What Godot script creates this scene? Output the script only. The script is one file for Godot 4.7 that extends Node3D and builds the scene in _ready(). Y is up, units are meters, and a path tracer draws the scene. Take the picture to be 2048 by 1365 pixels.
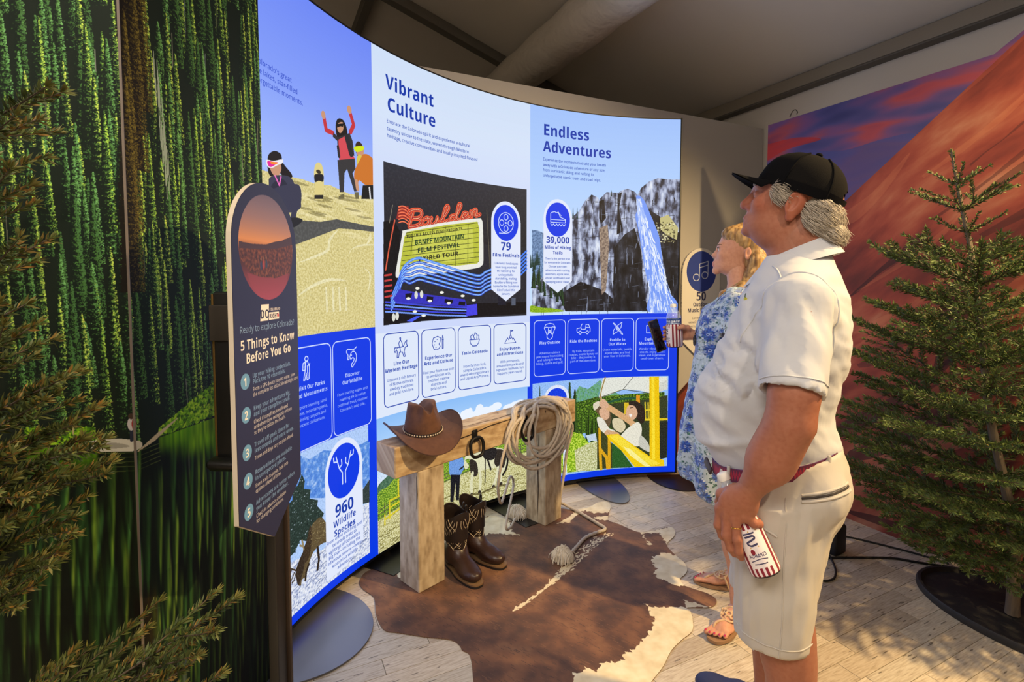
extends Node3D
# An exhibition corner in a tent: a curved back-lit display, a hitching post on a cowhide, two visitors, fir trees and a rock mural.

var rng := RandomNumberGenerator.new()
var mats := {}
var used_names := {}

func _ready() -> void:
	rng.seed = 71
	# ---- camera ----
	var cam := Camera3D.new()
	cam.name = "camera"
	cam.projection = Camera3D.PROJECTION_FRUSTUM
	cam.near = 0.05
	cam.far = 60.0
	cam.size = 0.05 * 1365.0 / 1020.0
	cam.frustum_offset = Vector2(0, -0.05 * 59.045 / 1020.0)
	cam.position = Vector3(0, 1.42, 0)
	cam.rotation_degrees = Vector3(-3.0, 0, 0)
	cam.current = true
	add_child(cam)
	# ---- surroundings ----
	var we := WorldEnvironment.new()
	we.name = "surroundings"
	var env := Environment.new()
	env.background_mode = Environment.BG_COLOR
	env.background_color = Color(0.02, 0.02, 0.022)
	env.tonemap_mode = Environment.TONE_MAPPER_LINEAR
	env.tonemap_exposure = 1.0
	env.sdfgi_enabled = true
	env.ssao_enabled = true
	env.ssil_enabled = true
	we.environment = env
	add_child(we)
	# ---- lamps of the tent and an added fill panel (all outside the frame) ----
	spot_lamp("spotlight", Vector3(2.72, 3.12, -0.95), Vector3(0.9, 0.3, -2.5), 17.0, 48.0, Color(1.0, 0.85, 0.60), "black spotlight on the eave beam beside the end of the rock mural")
	spot_lamp("spotlight", Vector3(1.0, 3.3, 1.0), Vector3(-0.6, 1.7, -1.738), 3.6, 40.0, Color(1.0, 0.91, 0.80), "black spotlight on the roof rafter aimed at the hitching post")
	add_fill_panel(Vector3(-1.2, 3.75, 1.2), Vector2(1.5, 1.5), 11.5, Color(1.0, 0.95, 0.89))
	print("lights ", Time.get_ticks_msec())
	build_setting()
	print("setting ", Time.get_ticks_msec())
	build_lightbox()
	print("lightbox ", Time.get_ticks_msec())
	build_forest_wall()
	build_mural()
	build_signs()
	print("prints ", Time.get_ticks_msec())
	build_props()
	print("props ", Time.get_ticks_msec())
	build_trees()
	print("trees ", Time.get_ticks_msec())
	build_people()
	print("people ", Time.get_ticks_msec())

# ---------------------------------------------------------------- names, tags, materials

func numbered(called: String) -> String:
	var n: int = used_names.get(called, 0)
	used_names[called] = n + 1
	return called if n == 0 else "%s_%03d" % [called, n]

func thing(called: String, label: String, category: String, at := Vector3.ZERO, turn := 0.0, group := "") -> Node3D:
	var o := Node3D.new()
	o.name = numbered(called)
	add_child(o)
	o.position = at
	o.rotation.y = turn
	tag(o, label, category, group)
	return o

func tag(o: Node, label: String, category: String, group := "") -> void:
	o.set_meta("label", label)
	o.set_meta("category", category)
	if group:
		o.set_meta("group", group)

func part(called: String, mesh: Mesh, m: Material, parent: Node3D) -> MeshInstance3D:
	var o := MeshInstance3D.new()
	o.name = called
	o.mesh = mesh
	if m:
		o.material_override = m
	o.cast_shadow = GeometryInstance3D.SHADOW_CASTING_SETTING_ON
	parent.add_child(o, true)
	return o

func top(called: String, mesh: Mesh, m: Material, label: String, category: String, group := "") -> MeshInstance3D:
	var o := part(numbered(called), mesh, m, self)
	tag(o, label, category, group)
	return o

func struct(called: String, mesh: Mesh, m: Material, label := "") -> MeshInstance3D:
	var o := part(called, mesh, m, self)
	o.set_meta("kind", "structure")
	if label:
		o.set_meta("label", label)
	return o

func mat(c: Color, rough := 0.7, metal := 0.0) -> StandardMaterial3D:
	var m := StandardMaterial3D.new()
	m.albedo_color = c
	m.roughness = rough
	m.metallic = metal
	return m

func rgb(r: int, g: int, b: int) -> Color:
	return Color(r / 255.0, g / 255.0, b / 255.0)

func texmat(im: Image, rough := 0.7, tri := 0.0, world := false) -> StandardMaterial3D:
	var m := StandardMaterial3D.new()
	m.albedo_texture = ImageTexture.create_from_image(im)
	m.roughness = rough
	if tri > 0.0:
		m.uv1_triplanar = true
		m.uv1_world_triplanar = world
		m.uv1_scale = Vector3.ONE * tri
	return m

func bump(m: StandardMaterial3D, im: Image, depth_cm: float) -> StandardMaterial3D:
	m.heightmap_enabled = true
	m.heightmap_texture = ImageTexture.create_from_image(im)
	m.heightmap_scale = depth_cm
	return m

# grey relief, seamless
func relief(sz: int, freq: float, sd: int, kind := FastNoiseLite.TYPE_SIMPLEX_SMOOTH, oct := 3) -> Image:
	var n := FastNoiseLite.new()
	n.noise_type = kind
	n.frequency = freq
	n.seed = sd
	n.fractal_octaves = oct
	return n.get_seamless_image(sz, sz)

# colour ramp over a grey picture
func ramp(src: Image, stops: Array) -> Image:
	var g := Gradient.new()
	g.offsets = PackedFloat32Array()
	var offs := PackedFloat32Array()
	var cols := PackedColorArray()
	for s in stops:
		offs.append(s[0])
		cols.append(s[1])
	g.offsets = offs
	g.colors = cols
	var lut := PackedByteArray()
	for i in 256:
		var c := g.sample(i / 255.0)
		lut.append_array(PackedByteArray([int(c.r * 255), int(c.g * 255), int(c.b * 255)]))
	var a := src.get_data()
	var step: int = a.size() / (src.get_width() * src.get_height())
	var n: int = src.get_width() * src.get_height()
	var out := PackedByteArray()
	out.resize(n * 3)
	for i in n:
		var k := a[i * step] * 3
		out[i * 3] = lut[k]
		out[i * 3 + 1] = lut[k + 1]
		out[i * 3 + 2] = lut[k + 2]
	var r := Image.create_from_data(src.get_width(), src.get_height(), false, Image.FORMAT_RGB8, out)
	r.convert(Image.FORMAT_RGBA8)
	return r

# ---------------------------------------------------------------- mesh building

class MB:
	var v := PackedVector3Array()
	var uv := PackedVector2Array()
	var col := PackedColorArray()
	var ix := PackedInt32Array()
	var tint := Color.WHITE
	var colored := false

	func vert(p: Vector3, t := Vector2.ZERO) -> int:
		v.append(p)
		uv.append(t)
		col.append(tint)
		return v.size() - 1

	func tri(a: int, b: int, c: int) -> void:
		ix.append(a); ix.append(b); ix.append(c)

	# a, b, c, d run anticlockwise seen from outside
	func quad(a: Vector3, b: Vector3, c: Vector3, d: Vector3, r := Rect2(0, 0, 1, 1)) -> void:
		var i := vert(a, r.position + Vector2(0, r.size.y))
		vert(b, r.end)
		vert(c, r.position + Vector2(r.size.x, 0))
		vert(d, r.position)
		tri(i, i + 2, i + 1)
		tri(i, i + 3, i + 2)

	# box with bevelled edges, in the frame t
	func box(size: Vector3, t := Transform3D.IDENTITY, bev := 0.0) -> void:
		var h := size / 2
		var b := minf(bev, minf(h.x, minf(h.y, h.z)) * 0.9)
		if b <= 0.0:
			for n: Vector3 in [Vector3.RIGHT, Vector3.LEFT, Vector3.UP, Vector3.DOWN, Vector3.BACK, Vector3.FORWARD]:
				var u := Vector3.UP if absf(n.y) < 0.5 else Vector3.FORWARD
				var w := n.cross(u)
				quad(t * ((n - u + w) * h), t * ((n - u - w) * h), t * ((n + u - w) * h), t * ((n + u + w) * h))
			return
		var ids := {}
		for sx in [-1, 1]:
			for sy in [-1, 1]:
				for sz in [-1, 1]:
					var c := Vector3(sx * h.x, sy * h.y, sz * h.z)
					ids[[sx, sy, sz]] = [c - Vector3(0, sy * b, sz * b), c - Vector3(sx * b, 0, sz * b), c - Vector3(sx * b, sy * b, 0)]
		for ax in 3:
			var o1 := (ax + 1) % 3
			var o2 := (ax + 2) % 3
			for s in [-1, 1]:
				var ps := []
				for q in [[-1, -1], [1, -1], [1, 1], [-1, 1]]:
					var k := [0, 0, 0]
					k[ax] = s; k[o1] = q[0]; k[o2] = q[1]
					ps.append(t * (ids[k][ax] as Vector3))
				if s < 0:
					ps.reverse()
				quad(ps[0], ps[1], ps[2], ps[3])
			# edges along ax
			for s1 in [-1, 1]:
				for s2 in [-1, 1]:
					var lo := [0, 0, 0]
					lo[ax] = -1; lo[o1] = s1; lo[o2] = s2
					var hi := lo.duplicate()
					hi[ax] = 1
					var ps := [t * (ids[lo][o1] as Vector3), t * (ids[lo][o2] as Vector3), t * (ids[hi][o2] as Vector3), t * (ids[hi][o1] as Vector3)]
					if s1 * s2 < 0:
						ps.reverse()
					quad(ps[0], ps[1], ps[2], ps[3])
		for k in ids:
			var a := vert(t * (ids[k][0] as Vector3))
			var bb := vert(t * (ids[k][1] as Vector3))
			var cc := vert(t * (ids[k][2] as Vector3))
			if k[0] * k[1] * k[2] > 0:
				tri(a, cc, bb)
			else:
				tri(a, bb, cc)

	# rings: arrays of points of one length; closed round; caps optional
	func loft(rings: Array, cap_a := true, cap_b := true, closed := true, vs := 1.0) -> void:
		var n: int = rings[0].size()
		var cols := n + 1 if closed else n
		var base := v.size()
		for j in rings.size():
			for i in cols:
				vert(rings[j][i % n], Vector2(float(i) / (cols - 1), vs * float(j) / maxf(1.0, rings.size() - 1.0)))
		for j in rings.size() - 1:
			for i in cols - 1:
				var a := base + j * cols + i
				tri(a, a + 1, a + cols)
				tri(a + 1, a + cols + 1, a + cols)
		for e in 2:
			if not (cap_a if e == 0 else cap_b):
				continue
			var ring: Array = rings[0] if e == 0 else rings[rings.size() - 1]
			var m := Vector3.ZERO
			for p in ring:
				m += p
			var c := vert(m / n, Vector2(0.5, 0.5))
			var first := v.size()
			for p in ring:
				vert(p, Vector2(0.5, 0.5))
			for i in n:
				if e == 1:
					tri(c, first + i, first + (i + 1) % n)
				else:
					tri(c, first + (i + 1) % n, first + i)

	# round profile [[radius, y], ...] about the y axis of t
	func lathe(prof: Array, seg := 24, t := Transform3D.IDENTITY, cap_a := false, cap_b := false) -> void:
		var rings := []
		for p in prof:
			var r := []
			for i in seg:
				var a := TAU * i / seg
				r.append(t * Vector3(cos(a) * p[0], p[1], sin(a) * p[0]))
			rings.append(r)
		loft(rings, cap_a, cap_b)

	# tube along points; radii: one value or an array
	func tube(pts: Array, rad, seg := 8, caps := true, closed := false) -> void:
		var rings := []
		var up := Vector3.UP
		var n := pts.size()
		for i in n:
			var d: Vector3
			if closed:
				d = (pts[(i + 1) % n] - pts[(i - 1 + n) % n])
			else:
				d = (pts[mini(i + 1, n - 1)] - pts[maxi(i - 1, 0)])
			d = d.normalized() if d.length() > 1e-9 else Vector3.UP
			var s := d.cross(up)
			if s.length() < 0.05:
				s = d.cross(Vector3.RIGHT if absf(d.x) < 0.8 else Vector3.BACK)
			s = s.normalized()
			up = s.cross(d).normalized()
			var r: float = rad[i] if rad is Array else rad
			var ring := []
			for k in seg:
				var a := TAU * k / seg
				ring.append(pts[i] + (s * cos(a) + up * sin(a)) * r)
			rings.append(ring)
		if closed:
			rings.append(rings[0])
		loft(rings, caps and not closed, caps and not closed)

	# flat outline in the xy plane of t (anticlockwise), thickness along its -z; front keeps uv 0..1 over box uvr
	func slab(pts: PackedVector2Array, thick: float, t: Transform3D, uvr: Rect2, sides := true) -> void:
		var ids := Geometry2D.triangulate_polygon(pts)
		var cw := Geometry2D.is_polygon_clockwise(pts)
		for face in 2:
			var base := v.size()
			for p in pts:
				vert(t * Vector3(p.x, p.y, 0.0 if face == 0 else -thick), Vector2((p.x - uvr.position.x) / uvr.size.x, 1.0 - (p.y - uvr.position.y) / uvr.size.y))
			for i in range(0, ids.size(), 3):
				var a := pts[ids[i]]; var b := pts[ids[i + 1]]; var c := pts[ids[i + 2]]
				var pos := (b - a).cross(c - a) > 0
				if pos == (face == 0):
					tri(base + ids[i], base + ids[i + 2], base + ids[i + 1])
				else:
					tri(base + ids[i], base + ids[i + 1], base + ids[i + 2])
		if sides and thick > 0.0:
			var n := pts.size()
			for i in n:
				var a := pts[i]; var b := pts[(i + 1) % n]
				var q := [t * Vector3(a.x, a.y, 0), t * Vector3(a.x, a.y, -thick), t * Vector3(b.x, b.y, -thick), t * Vector3(b.x, b.y, 0)]
				if not cw:
					pass
				else:
					q.reverse()
				quad(q[0], q[1], q[2], q[3])

	# smooth: normals are shared where positions meet (within the angle crease given as a cosine)
	func mesh(smooth := true, crease := 0.5) -> ArrayMesh:
		var fn := PackedVector3Array()
		var nt := ix.size() / 3
		fn.resize(nt)
		for i in nt:
			var a := v[ix[i * 3]]
			fn[i] = (v[ix[i * 3 + 2]] - a).cross(v[ix[i * 3 + 1]] - a)
		var nv := PackedVector3Array()
		var nu := PackedVector2Array()
		var nc := PackedColorArray()
		var ni := PackedInt32Array()
		var near := {}
		if smooth:
			for i in nt:
				for k in 3:
					var key := Vector3i((v[ix[i * 3 + k]] * 20000.0).round())
					if not near.has(key):
						near[key] = PackedInt32Array()
					near[key].append(i)
		nv.resize(nt * 3); nu.resize(nt * 3); nc.resize(nt * 3); ni.resize(nt * 3)
		var nn := PackedVector3Array()
		nn.resize(nt * 3)
		for i in nt:
			var own := fn[i].normalized()
			for k in 3:
				var j := i * 3 + k
				var q := ix[j]
				var s := own
				if smooth:
					s = Vector3.ZERO
					for f in near[Vector3i((v[q] * 20000.0).round())]:
						if fn[f].normalized().dot(own) > crease:
							s += fn[f]
					s = s.normalized() if s.length() > 1e-12 else own
				nv[j] = v[q]; nu[j] = uv[q]; nc[j] = col[q]; nn[j] = s; ni[j] = j
		var arr := []
		arr.resize(Mesh.ARRAY_MAX)
		arr[Mesh.ARRAY_VERTEX] = nv
		arr[Mesh.ARRAY_NORMAL] = nn
		arr[Mesh.ARRAY_TEX_UV] = nu
		if colored:
			arr[Mesh.ARRAY_COLOR] = nc
		arr[Mesh.ARRAY_INDEX] = ni
		var m := ArrayMesh.new()
		m.add_surface_from_arrays(Mesh.PRIMITIVE_TRIANGLES, arr)
		return m

func at_(at: Vector3, turn := 0.0) -> Transform3D:
	return Transform3D(Basis(Vector3.UP, turn), at)

# frame whose x axis runs from a to b (level), y up, z to the left of... = x cross y
func frame(a: Vector3, b: Vector3) -> Transform3D:
	var x := (b - a)
	x.y = 0
	x = x.normalized()
	return Transform3D(Basis(x, Vector3.UP, x.cross(Vector3.UP)), a)

func curve(pts: Array, per := 8, closed := false) -> Array:
	var out := []
	var n := pts.size()
	var last := n if closed else n - 1
	for i in last:
		var p0 = pts[(i - 1 + n) % n] if closed else pts[maxi(i - 1, 0)]
		var p1 = pts[i]
		var p2 = pts[(i + 1) % n]
		var p3 = pts[(i + 2) % n] if closed else pts[mini(i + 2, n - 1)]
		for k in per:
			var t := float(k) / per
			out.append(0.5 * ((2.0 * p1) + (p2 - p0) * t + (2.0 * p0 - 5.0 * p1 + 4.0 * p2 - p3) * t * t + (3.0 * p1 - p0 - 3.0 * p2 + p3) * t * t * t))
	if not closed:
		out.append(pts[n - 1])
	return out

# ---------------------------------------------------------------- painting of prints

class Pic:
	var im: Image
	var w: int
	var h: int
	static var glyphs := {}
	static var fonts := {}

	func _init(ww: int, hh: int, c := Color.WHITE) -> void:
		w = ww
		h = hh
		im = Image.create_empty(w, h, false, Image.FORMAT_RGBA8)
		im.fill(c)

	func rect(x: float, y: float, ww: float, hh: float, c: Color) -> void:
		im.fill_rect(Rect2i(int(x), int(y), int(ww), int(hh)), c)

	func vgrad(x: float, y: float, ww: float, hh: float, cols: Array) -> void:
		for j in int(hh):
			var t: float = j / maxf(1.0, hh - 1.0) * (cols.size() - 1)
			var k := mini(int(t), cols.size() - 2)
			im.fill_rect(Rect2i(int(x), int(y) + j, int(ww), 1), (cols[k] as Color).lerp(cols[k + 1], t - k))

	static func pts2(a: Array) -> PackedVector2Array:
		if a.size() and a[0] is Vector2:
			return PackedVector2Array(a)
		var p := PackedVector2Array()
		for i in range(0, a.size() - 1, 2):
			p.append(Vector2(a[i], a[i + 1]))
		return p

	static func smooth(a: Array, closed := true, per := 6) -> Array:
		var p := pts2(a)
		var out := []
		var n := p.size()
		for i in (n if closed else n - 1):
			var p0 := p[(i - 1 + n) % n] if closed else p[maxi(i - 1, 0)]
			var p1 := p[i]
			var p2 := p[(i + 1) % n]
			var p3 := p[(i + 2) % n] if closed else p[mini(i + 2, n - 1)]
			for k in per:
				out.append(p1.cubic_interpolate(p2, p0, p3, float(k) / per))
		if not closed:
			out.append(p[n - 1])
		return out

	# spans of a polygon: f gets (x, y, width)
	func spans(a: Array, src: Image, c: Color, cols := []) -> void:
		var p := pts2(a)
		var n := p.size()
		var lo := INF
		var hi := -INF
		for q in p:
			lo = minf(lo, q.y)
			hi = maxf(hi, q.y)
		var sw := src.get_width() if src else 1
		var sh := src.get_height() if src else 1
		for y in range(maxi(0, int(floor(lo))), mini(h - 1, int(ceil(hi))) + 1):
			var yy := y + 0.5
			var xs := PackedFloat32Array()
			for i in n:
				var u := p[i]
				var v := p[(i + 1) % n]
				if (u.y <= yy) != (v.y <= yy):
					xs.append(u.x + (yy - u.y) / (v.y - u.y) * (v.x - u.x))
			xs.sort()
			if cols.size():
				var t := clampf((yy - lo) / maxf(1.0, hi - lo), 0, 0.9999) * (cols.size() - 1)
				c = (cols[int(t)] as Color).lerp(cols[int(t) + 1], t - int(t))
			for i in range(0, xs.size() - 1, 2):
				var x0 := maxi(0, int(round(xs[i])))
				var x1 := mini(w, int(round(xs[i + 1])))
				if x1 <= x0:
					continue
				if src == null:
					im.fill_rect(Rect2i(x0, y, x1 - x0, 1), c)
				else:
					var x := x0
					while x < x1:
						var k := mini(x1 - x, sw - x % sw)
						im.blend_rect(src, Rect2i(x % sw, y % sh, k, 1), Vector2i(x, y))
						x += k

	func poly(a: Array, c: Color) -> void:
		spans(a, null, c)

	func blob(a: Array, c: Color) -> void:
		spans(smooth(a), null, c)

	func polyt(a: Array, src: Image) -> void:
		spans(a, src, Color.WHITE)

	func polyg(a: Array, cols: Array) -> void:
		spans(a, null, Color.WHITE, cols)

	static func ell(x: float, y: float, rx: float, ry: float, n := 40) -> Array:
		var out := []
		for i in n:
			out.append(Vector2(x + cos(TAU * i / n) * rx, y + sin(TAU * i / n) * ry))
		return out

	func oval(x: float, y: float, rx: float, ry: float, c: Color) -> void:
		poly(ell(x, y, rx, ry, clampi(int(maxf(rx, ry)), 10, 60)), c)

	func line(a: Array, wd: float, c: Color, closed := false) -> void:
		var p := pts2(a)
		var n := p.size()
		for i in (n if closed else n - 1):
			var u := p[i]
			var v := p[(i + 1) % n]
			var d := (v - u)
			if d.length() < 0.01:
				continue
			var s := d.normalized().orthogonal() * wd / 2
			poly([u + s, v + s, v - s, u - s], c)
			if wd > 2.5:
				oval(v.x, v.y, wd / 2, wd / 2, c)
		if wd > 2.5 and n:
			oval(p[0].x, p[0].y, wd / 2, wd / 2, c)

	static func rr(x: float, y: float, ww: float, hh: float, r: float) -> Array:
		var out := []
		for k in 4:
			var cx := x + (r if k in [1, 2] else ww - r)
			var cy := y + (hh - r if k in [0, 1] else r)
			for i in 7:
				var a := PI / 2 * (k + i / 6.0)
				out.append(Vector2(cx + cos(a) * r, cy + sin(a) * r))
		return out

	# ---- lettering
	static func font(bold: bool, serif := false) -> RID:
		var key := [bold, serif]
		if not fonts.has(key):
			var f := SystemFont.new()
			f.font_names = PackedStringArray(["Droid Serif" if serif else "Droid Sans"])
			f.font_weight = 700 if bold else 400
			fonts[key] = [f, f.get_rids()[0]]
		return fonts[key][1]

	static func glyph(ch: int, size: int, c: Color, bold: bool, serif: bool) -> Array:
		var key := [ch, size, c, bold, serif]
		if not glyphs.has(key):
			var ts := TextServerManager.get_primary_interface()
			var f := font(bold, serif)
			var gi := ts.font_get_glyph_index(f, size, ch, 0)
			var sz := Vector2i(size, 0)
			ts.font_render_glyph(f, sz, gi)
			var adv := ts.font_get_glyph_advance(f, size, gi).x
			var r := ts.font_get_glyph_uv_rect(f, sz, gi)
			var g: Image = null
			if r.size.x > 0:
				var at := ts.font_get_texture_image(f, sz, ts.font_get_glyph_texture_idx(f, sz, gi))
				g = at.get_region(Rect2i(r))
				g.convert(Image.FORMAT_RGBA8)
				var d := g.get_data()
				for i in range(0, d.size(), 4):
					d[i] = int(c.r * 255); d[i + 1] = int(c.g * 255); d[i + 2] = int(c.b * 255)
				g = Image.create_from_data(g.get_width(), g.get_height(), false, Image.FORMAT_RGBA8, d)
			glyphs[key] = [g, adv, ts.font_get_glyph_offset(f, sz, gi)]
		return glyphs[key]

	static func text_width(s: String, size: int, bold := false, serif := false) -> float:
		var x := 0.0
		for i in s.length():
			x += glyph(s.unicode_at(i), size, Color.WHITE, bold, serif)[1]
		return x

	# align: 0 left, 0.5 middle, 1 right; y is the baseline
	func text(s: String, x: float, y: float, size: float, c: Color, bold := false, align := 0.0, serif := false) -> void:
		var z := int(round(size))
		x -= text_width(s, z, bold, serif) * align
		for i in s.length():
			var g := glyph(s.unicode_at(i), z, c, bold, serif)
			if g[0]:
				var o: Vector2 = g[2]
				im.blend_rect(g[0], Rect2i(Vector2i.ZERO, (g[0] as Image).get_size()), Vector2i(int(round(x + o.x)), int(round(y + o.y))))
			x += g[1]

	func lines(ls: Array, x: float, y: float, size: float, lead: float, c: Color, bold := false, align := 0.0, serif := false) -> void:
		for i in ls.size():
			text(ls[i], x, y + i * lead, size, c, bold, align, serif)

	# lettering fitted to a box and slanted: drawn apart, then laid along a quad (top left, top right, bottom right, bottom left)
	func text_quad(s: String, q: Array, c: Color, bold := true, serif := false) -> void:
		var wd := text_width(s, 64, bold, serif)
		var pic := Pic.new(int(wd) + 8, 84, Color(c.r, c.g, c.b, 0))
		pic.text(s, 4, 64, 64, c, bold, 0.0, serif)
		var p := pts2(q)
		var lo := p[0]
		var hi := p[0]
		for k in p:
			lo = lo.min(k)
			hi = hi.max(k)
		for y in range(maxi(0, int(lo.y)), mini(h, int(hi.y) + 1)):
			for x in range(maxi(0, int(lo.x)), mini(w, int(hi.x) + 1)):
				# parallelogram inverse
				var e := p[1] - p[0]
				var f := p[3] - p[0]
				var d := Vector2(x + 0.5, y + 0.5) - p[0]
				var det := e.cross(f)
				var u := d.cross(f) / det
				var v := e.cross(d) / det
				if u >= 0 and v >= 0 and u < 1 and v < 1:
					var k := pic.im.get_pixel(int(u * pic.w), int((0.14 + v * 0.72) * 84))
					if k.a > 0.1:
						im.set_pixel(x, y, im.get_pixel(x, y).lerp(Color(c.r, c.g, c.b), k.a))

	# scattered dabs of given colours inside a rectangle
	func dabs(r: RandomNumberGenerator, x: float, y: float, ww: float, hh: float, n: int, cols: Array, smin: float, smax: float, flat := 1.0, inside := []) -> void:
		var pp := pts2(inside) if inside.size() else PackedVector2Array()
		for i in n:
			var px := x + r.randf() * ww
			var py := y + r.randf() * hh
			if pp.size() and not Geometry2D.is_point_in_polygon(Vector2(px, py), pp):
				continue
			var s := r.randf_range(smin, smax)
			im.fill_rect(Rect2i(int(px), int(py), maxi(1, int(s)), maxi(1, int(s * flat))), cols[r.randi() % cols.size()])

	# lettering from baseline start to baseline end [x0, y0, x1, y1]
	func fit(s: String, b: Array, c: Color, bold := false, serif := false) -> void:
		var z := 100.0 * absf(b[2] - b[0]) / text_width(s, 100, bold, serif)
		text(s, b[0], (b[1] + b[3]) / 2.0, z, c, bold, 0.0, serif)

# ---------------------------------------------------------------- smooth bodies: joined capsules and ellipsoids, meshed as surface nets
# a shape is [kind, a, b, ra, rb, k, inverse basis]: kind 0 capsule from a to b, 1 ellipsoid, 2 capsule taken away, 3 ellipsoid taken away

func cap(a: Vector3, b: Vector3, ra: float, rb: float, k := 0.02) -> Array:
	return [0, a, b, ra, rb, k, Basis.IDENTITY]

func ell(c: Vector3, r: Vector3, k := 0.02, b := Basis.IDENTITY) -> Array:
	return [1, c, r, minf(r.x, minf(r.y, r.z)), maxf(r.x, maxf(r.y, r.z)), k, b.inverse()]

func cut_cap(a: Vector3, b: Vector3, ra: float, rb: float, k := 0.01) -> Array:
	return [2, a, b, ra, rb, k, Basis.IDENTITY]

func cut_ell(c: Vector3, r: Vector3, k := 0.01, b := Basis.IDENTITY) -> Array:
	return [3, c, r, minf(r.x, minf(r.y, r.z)), maxf(r.x, maxf(r.y, r.z)), k, b.inverse()]

func chain(pts: Array, rad: Array, k := 0.02) -> Array:
	var out := []
	for i in pts.size() - 1:
		out.append(cap(pts[i], pts[i + 1], rad[i], rad[i + 1], k))
	return out

# upright body of stacked ovals [y, middle x, half depth x, half width z, middle z]
func lofted(rows: Array, k := 0.02) -> Array:
	var big := 0.0
	for r in rows:
		big = maxf(big, maxf(r[2], r[3]))
	return [4, Vector3(rows[0][1], rows[0][0], rows[0][4]), Vector3(rows[-1][1], rows[-1][0], rows[-1][4]), big, big, k, rows]

# cone with flat ends
func cone(a: Vector3, b: Vector3, ra: float, rb: float, k := 0.02) -> Array:
	return [6, a, b, ra, rb, k, Basis.IDENTITY]

func cut_cone(a: Vector3, b: Vector3, ra: float, rb: float, k := 0.004) -> Array:
	return [7, a, b, ra, rb, k, Basis.IDENTITY]

func adds(s: Array) -> bool:
	return s[0] in [0, 1, 4, 6]

func one(s: Array, p: Vector3) -> float:
	if s[0] == 4:
		var rows: Array = s[6]
		var i := 0
		while i < rows.size() - 2 and p.y > rows[i + 1][0]:
			i += 1
		var lo: Array = rows[i]
		var hi: Array = rows[i + 1]
		var t := clampf((p.y - lo[0]) / (hi[0] - lo[0]), 0.0, 1.0)
		t = t * 0.5 + t * t * (3.0 - 2.0 * t) * 0.5
		var a := lerpf(lo[2], hi[2], t)
		var b := lerpf(lo[3], hi[3], t)
		var x := absf(p.x - lerpf(lo[1], hi[1], t)) / a
		var z := absf(p.z - lerpf(lo[4], hi[4], t)) / b
		var m := pow(pow(x, 2.3) + pow(z, 2.3), 1.0 / 2.3)
		var d := (m - 1.0) * (minf(a, b) if m < 1.0 else lerpf(b, a, clampf(x / (x + z + 1e-6), 0, 1)))
		return maxf(d, maxf((rows[0][0] as float) - p.y, p.y - (rows[-1][0] as float)))
	if s[0] > 5:
		var a: Vector3 = s[1]
		var ab: Vector3 = s[2] - a
		var l := ab.length()
		var t := (p - a).dot(ab) / (l * l)
		var rr: float = (p - a - ab * t).length() - lerpf(s[3], s[4], clampf(t, 0.0, 1.0))
		return maxf(rr, maxf(-t, t - 1.0) * l)
	if s[0] % 2 == 0:
		var a: Vector3 = s[1]
		var ab: Vector3 = s[2] - a
		var h := clampf((p - a).dot(ab) / maxf(ab.length_squared(), 1e-9), 0.0, 1.0)
		return (p - a - ab * h).length() - lerpf(s[3], s[4], h)
	var q: Vector3 = (s[6] as Basis) * (p - (s[1] as Vector3))
	var r: Vector3 = s[2]
	var u := q / r
	var k0 := u.length()
	var k1 := (u / r).length()
	return k0 * (k0 - 1.0) / k1 if k1 > 1e-9 else -r.x

func field(shapes: Array, p: Vector3) -> float:
	var d := 1e3
	for s in shapes:
		var e := one(s, p)
		var k: float = s[5]
		if adds(s):
			var h := maxf(k - absf(d - e), 0.0) / k
			d = minf(d, e) - h * h * k * 0.25
		else:
			var h := maxf(k - absf(d + e), 0.0) / k
			d = maxf(d, -e) + h * h * k * 0.25
	return d

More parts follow.
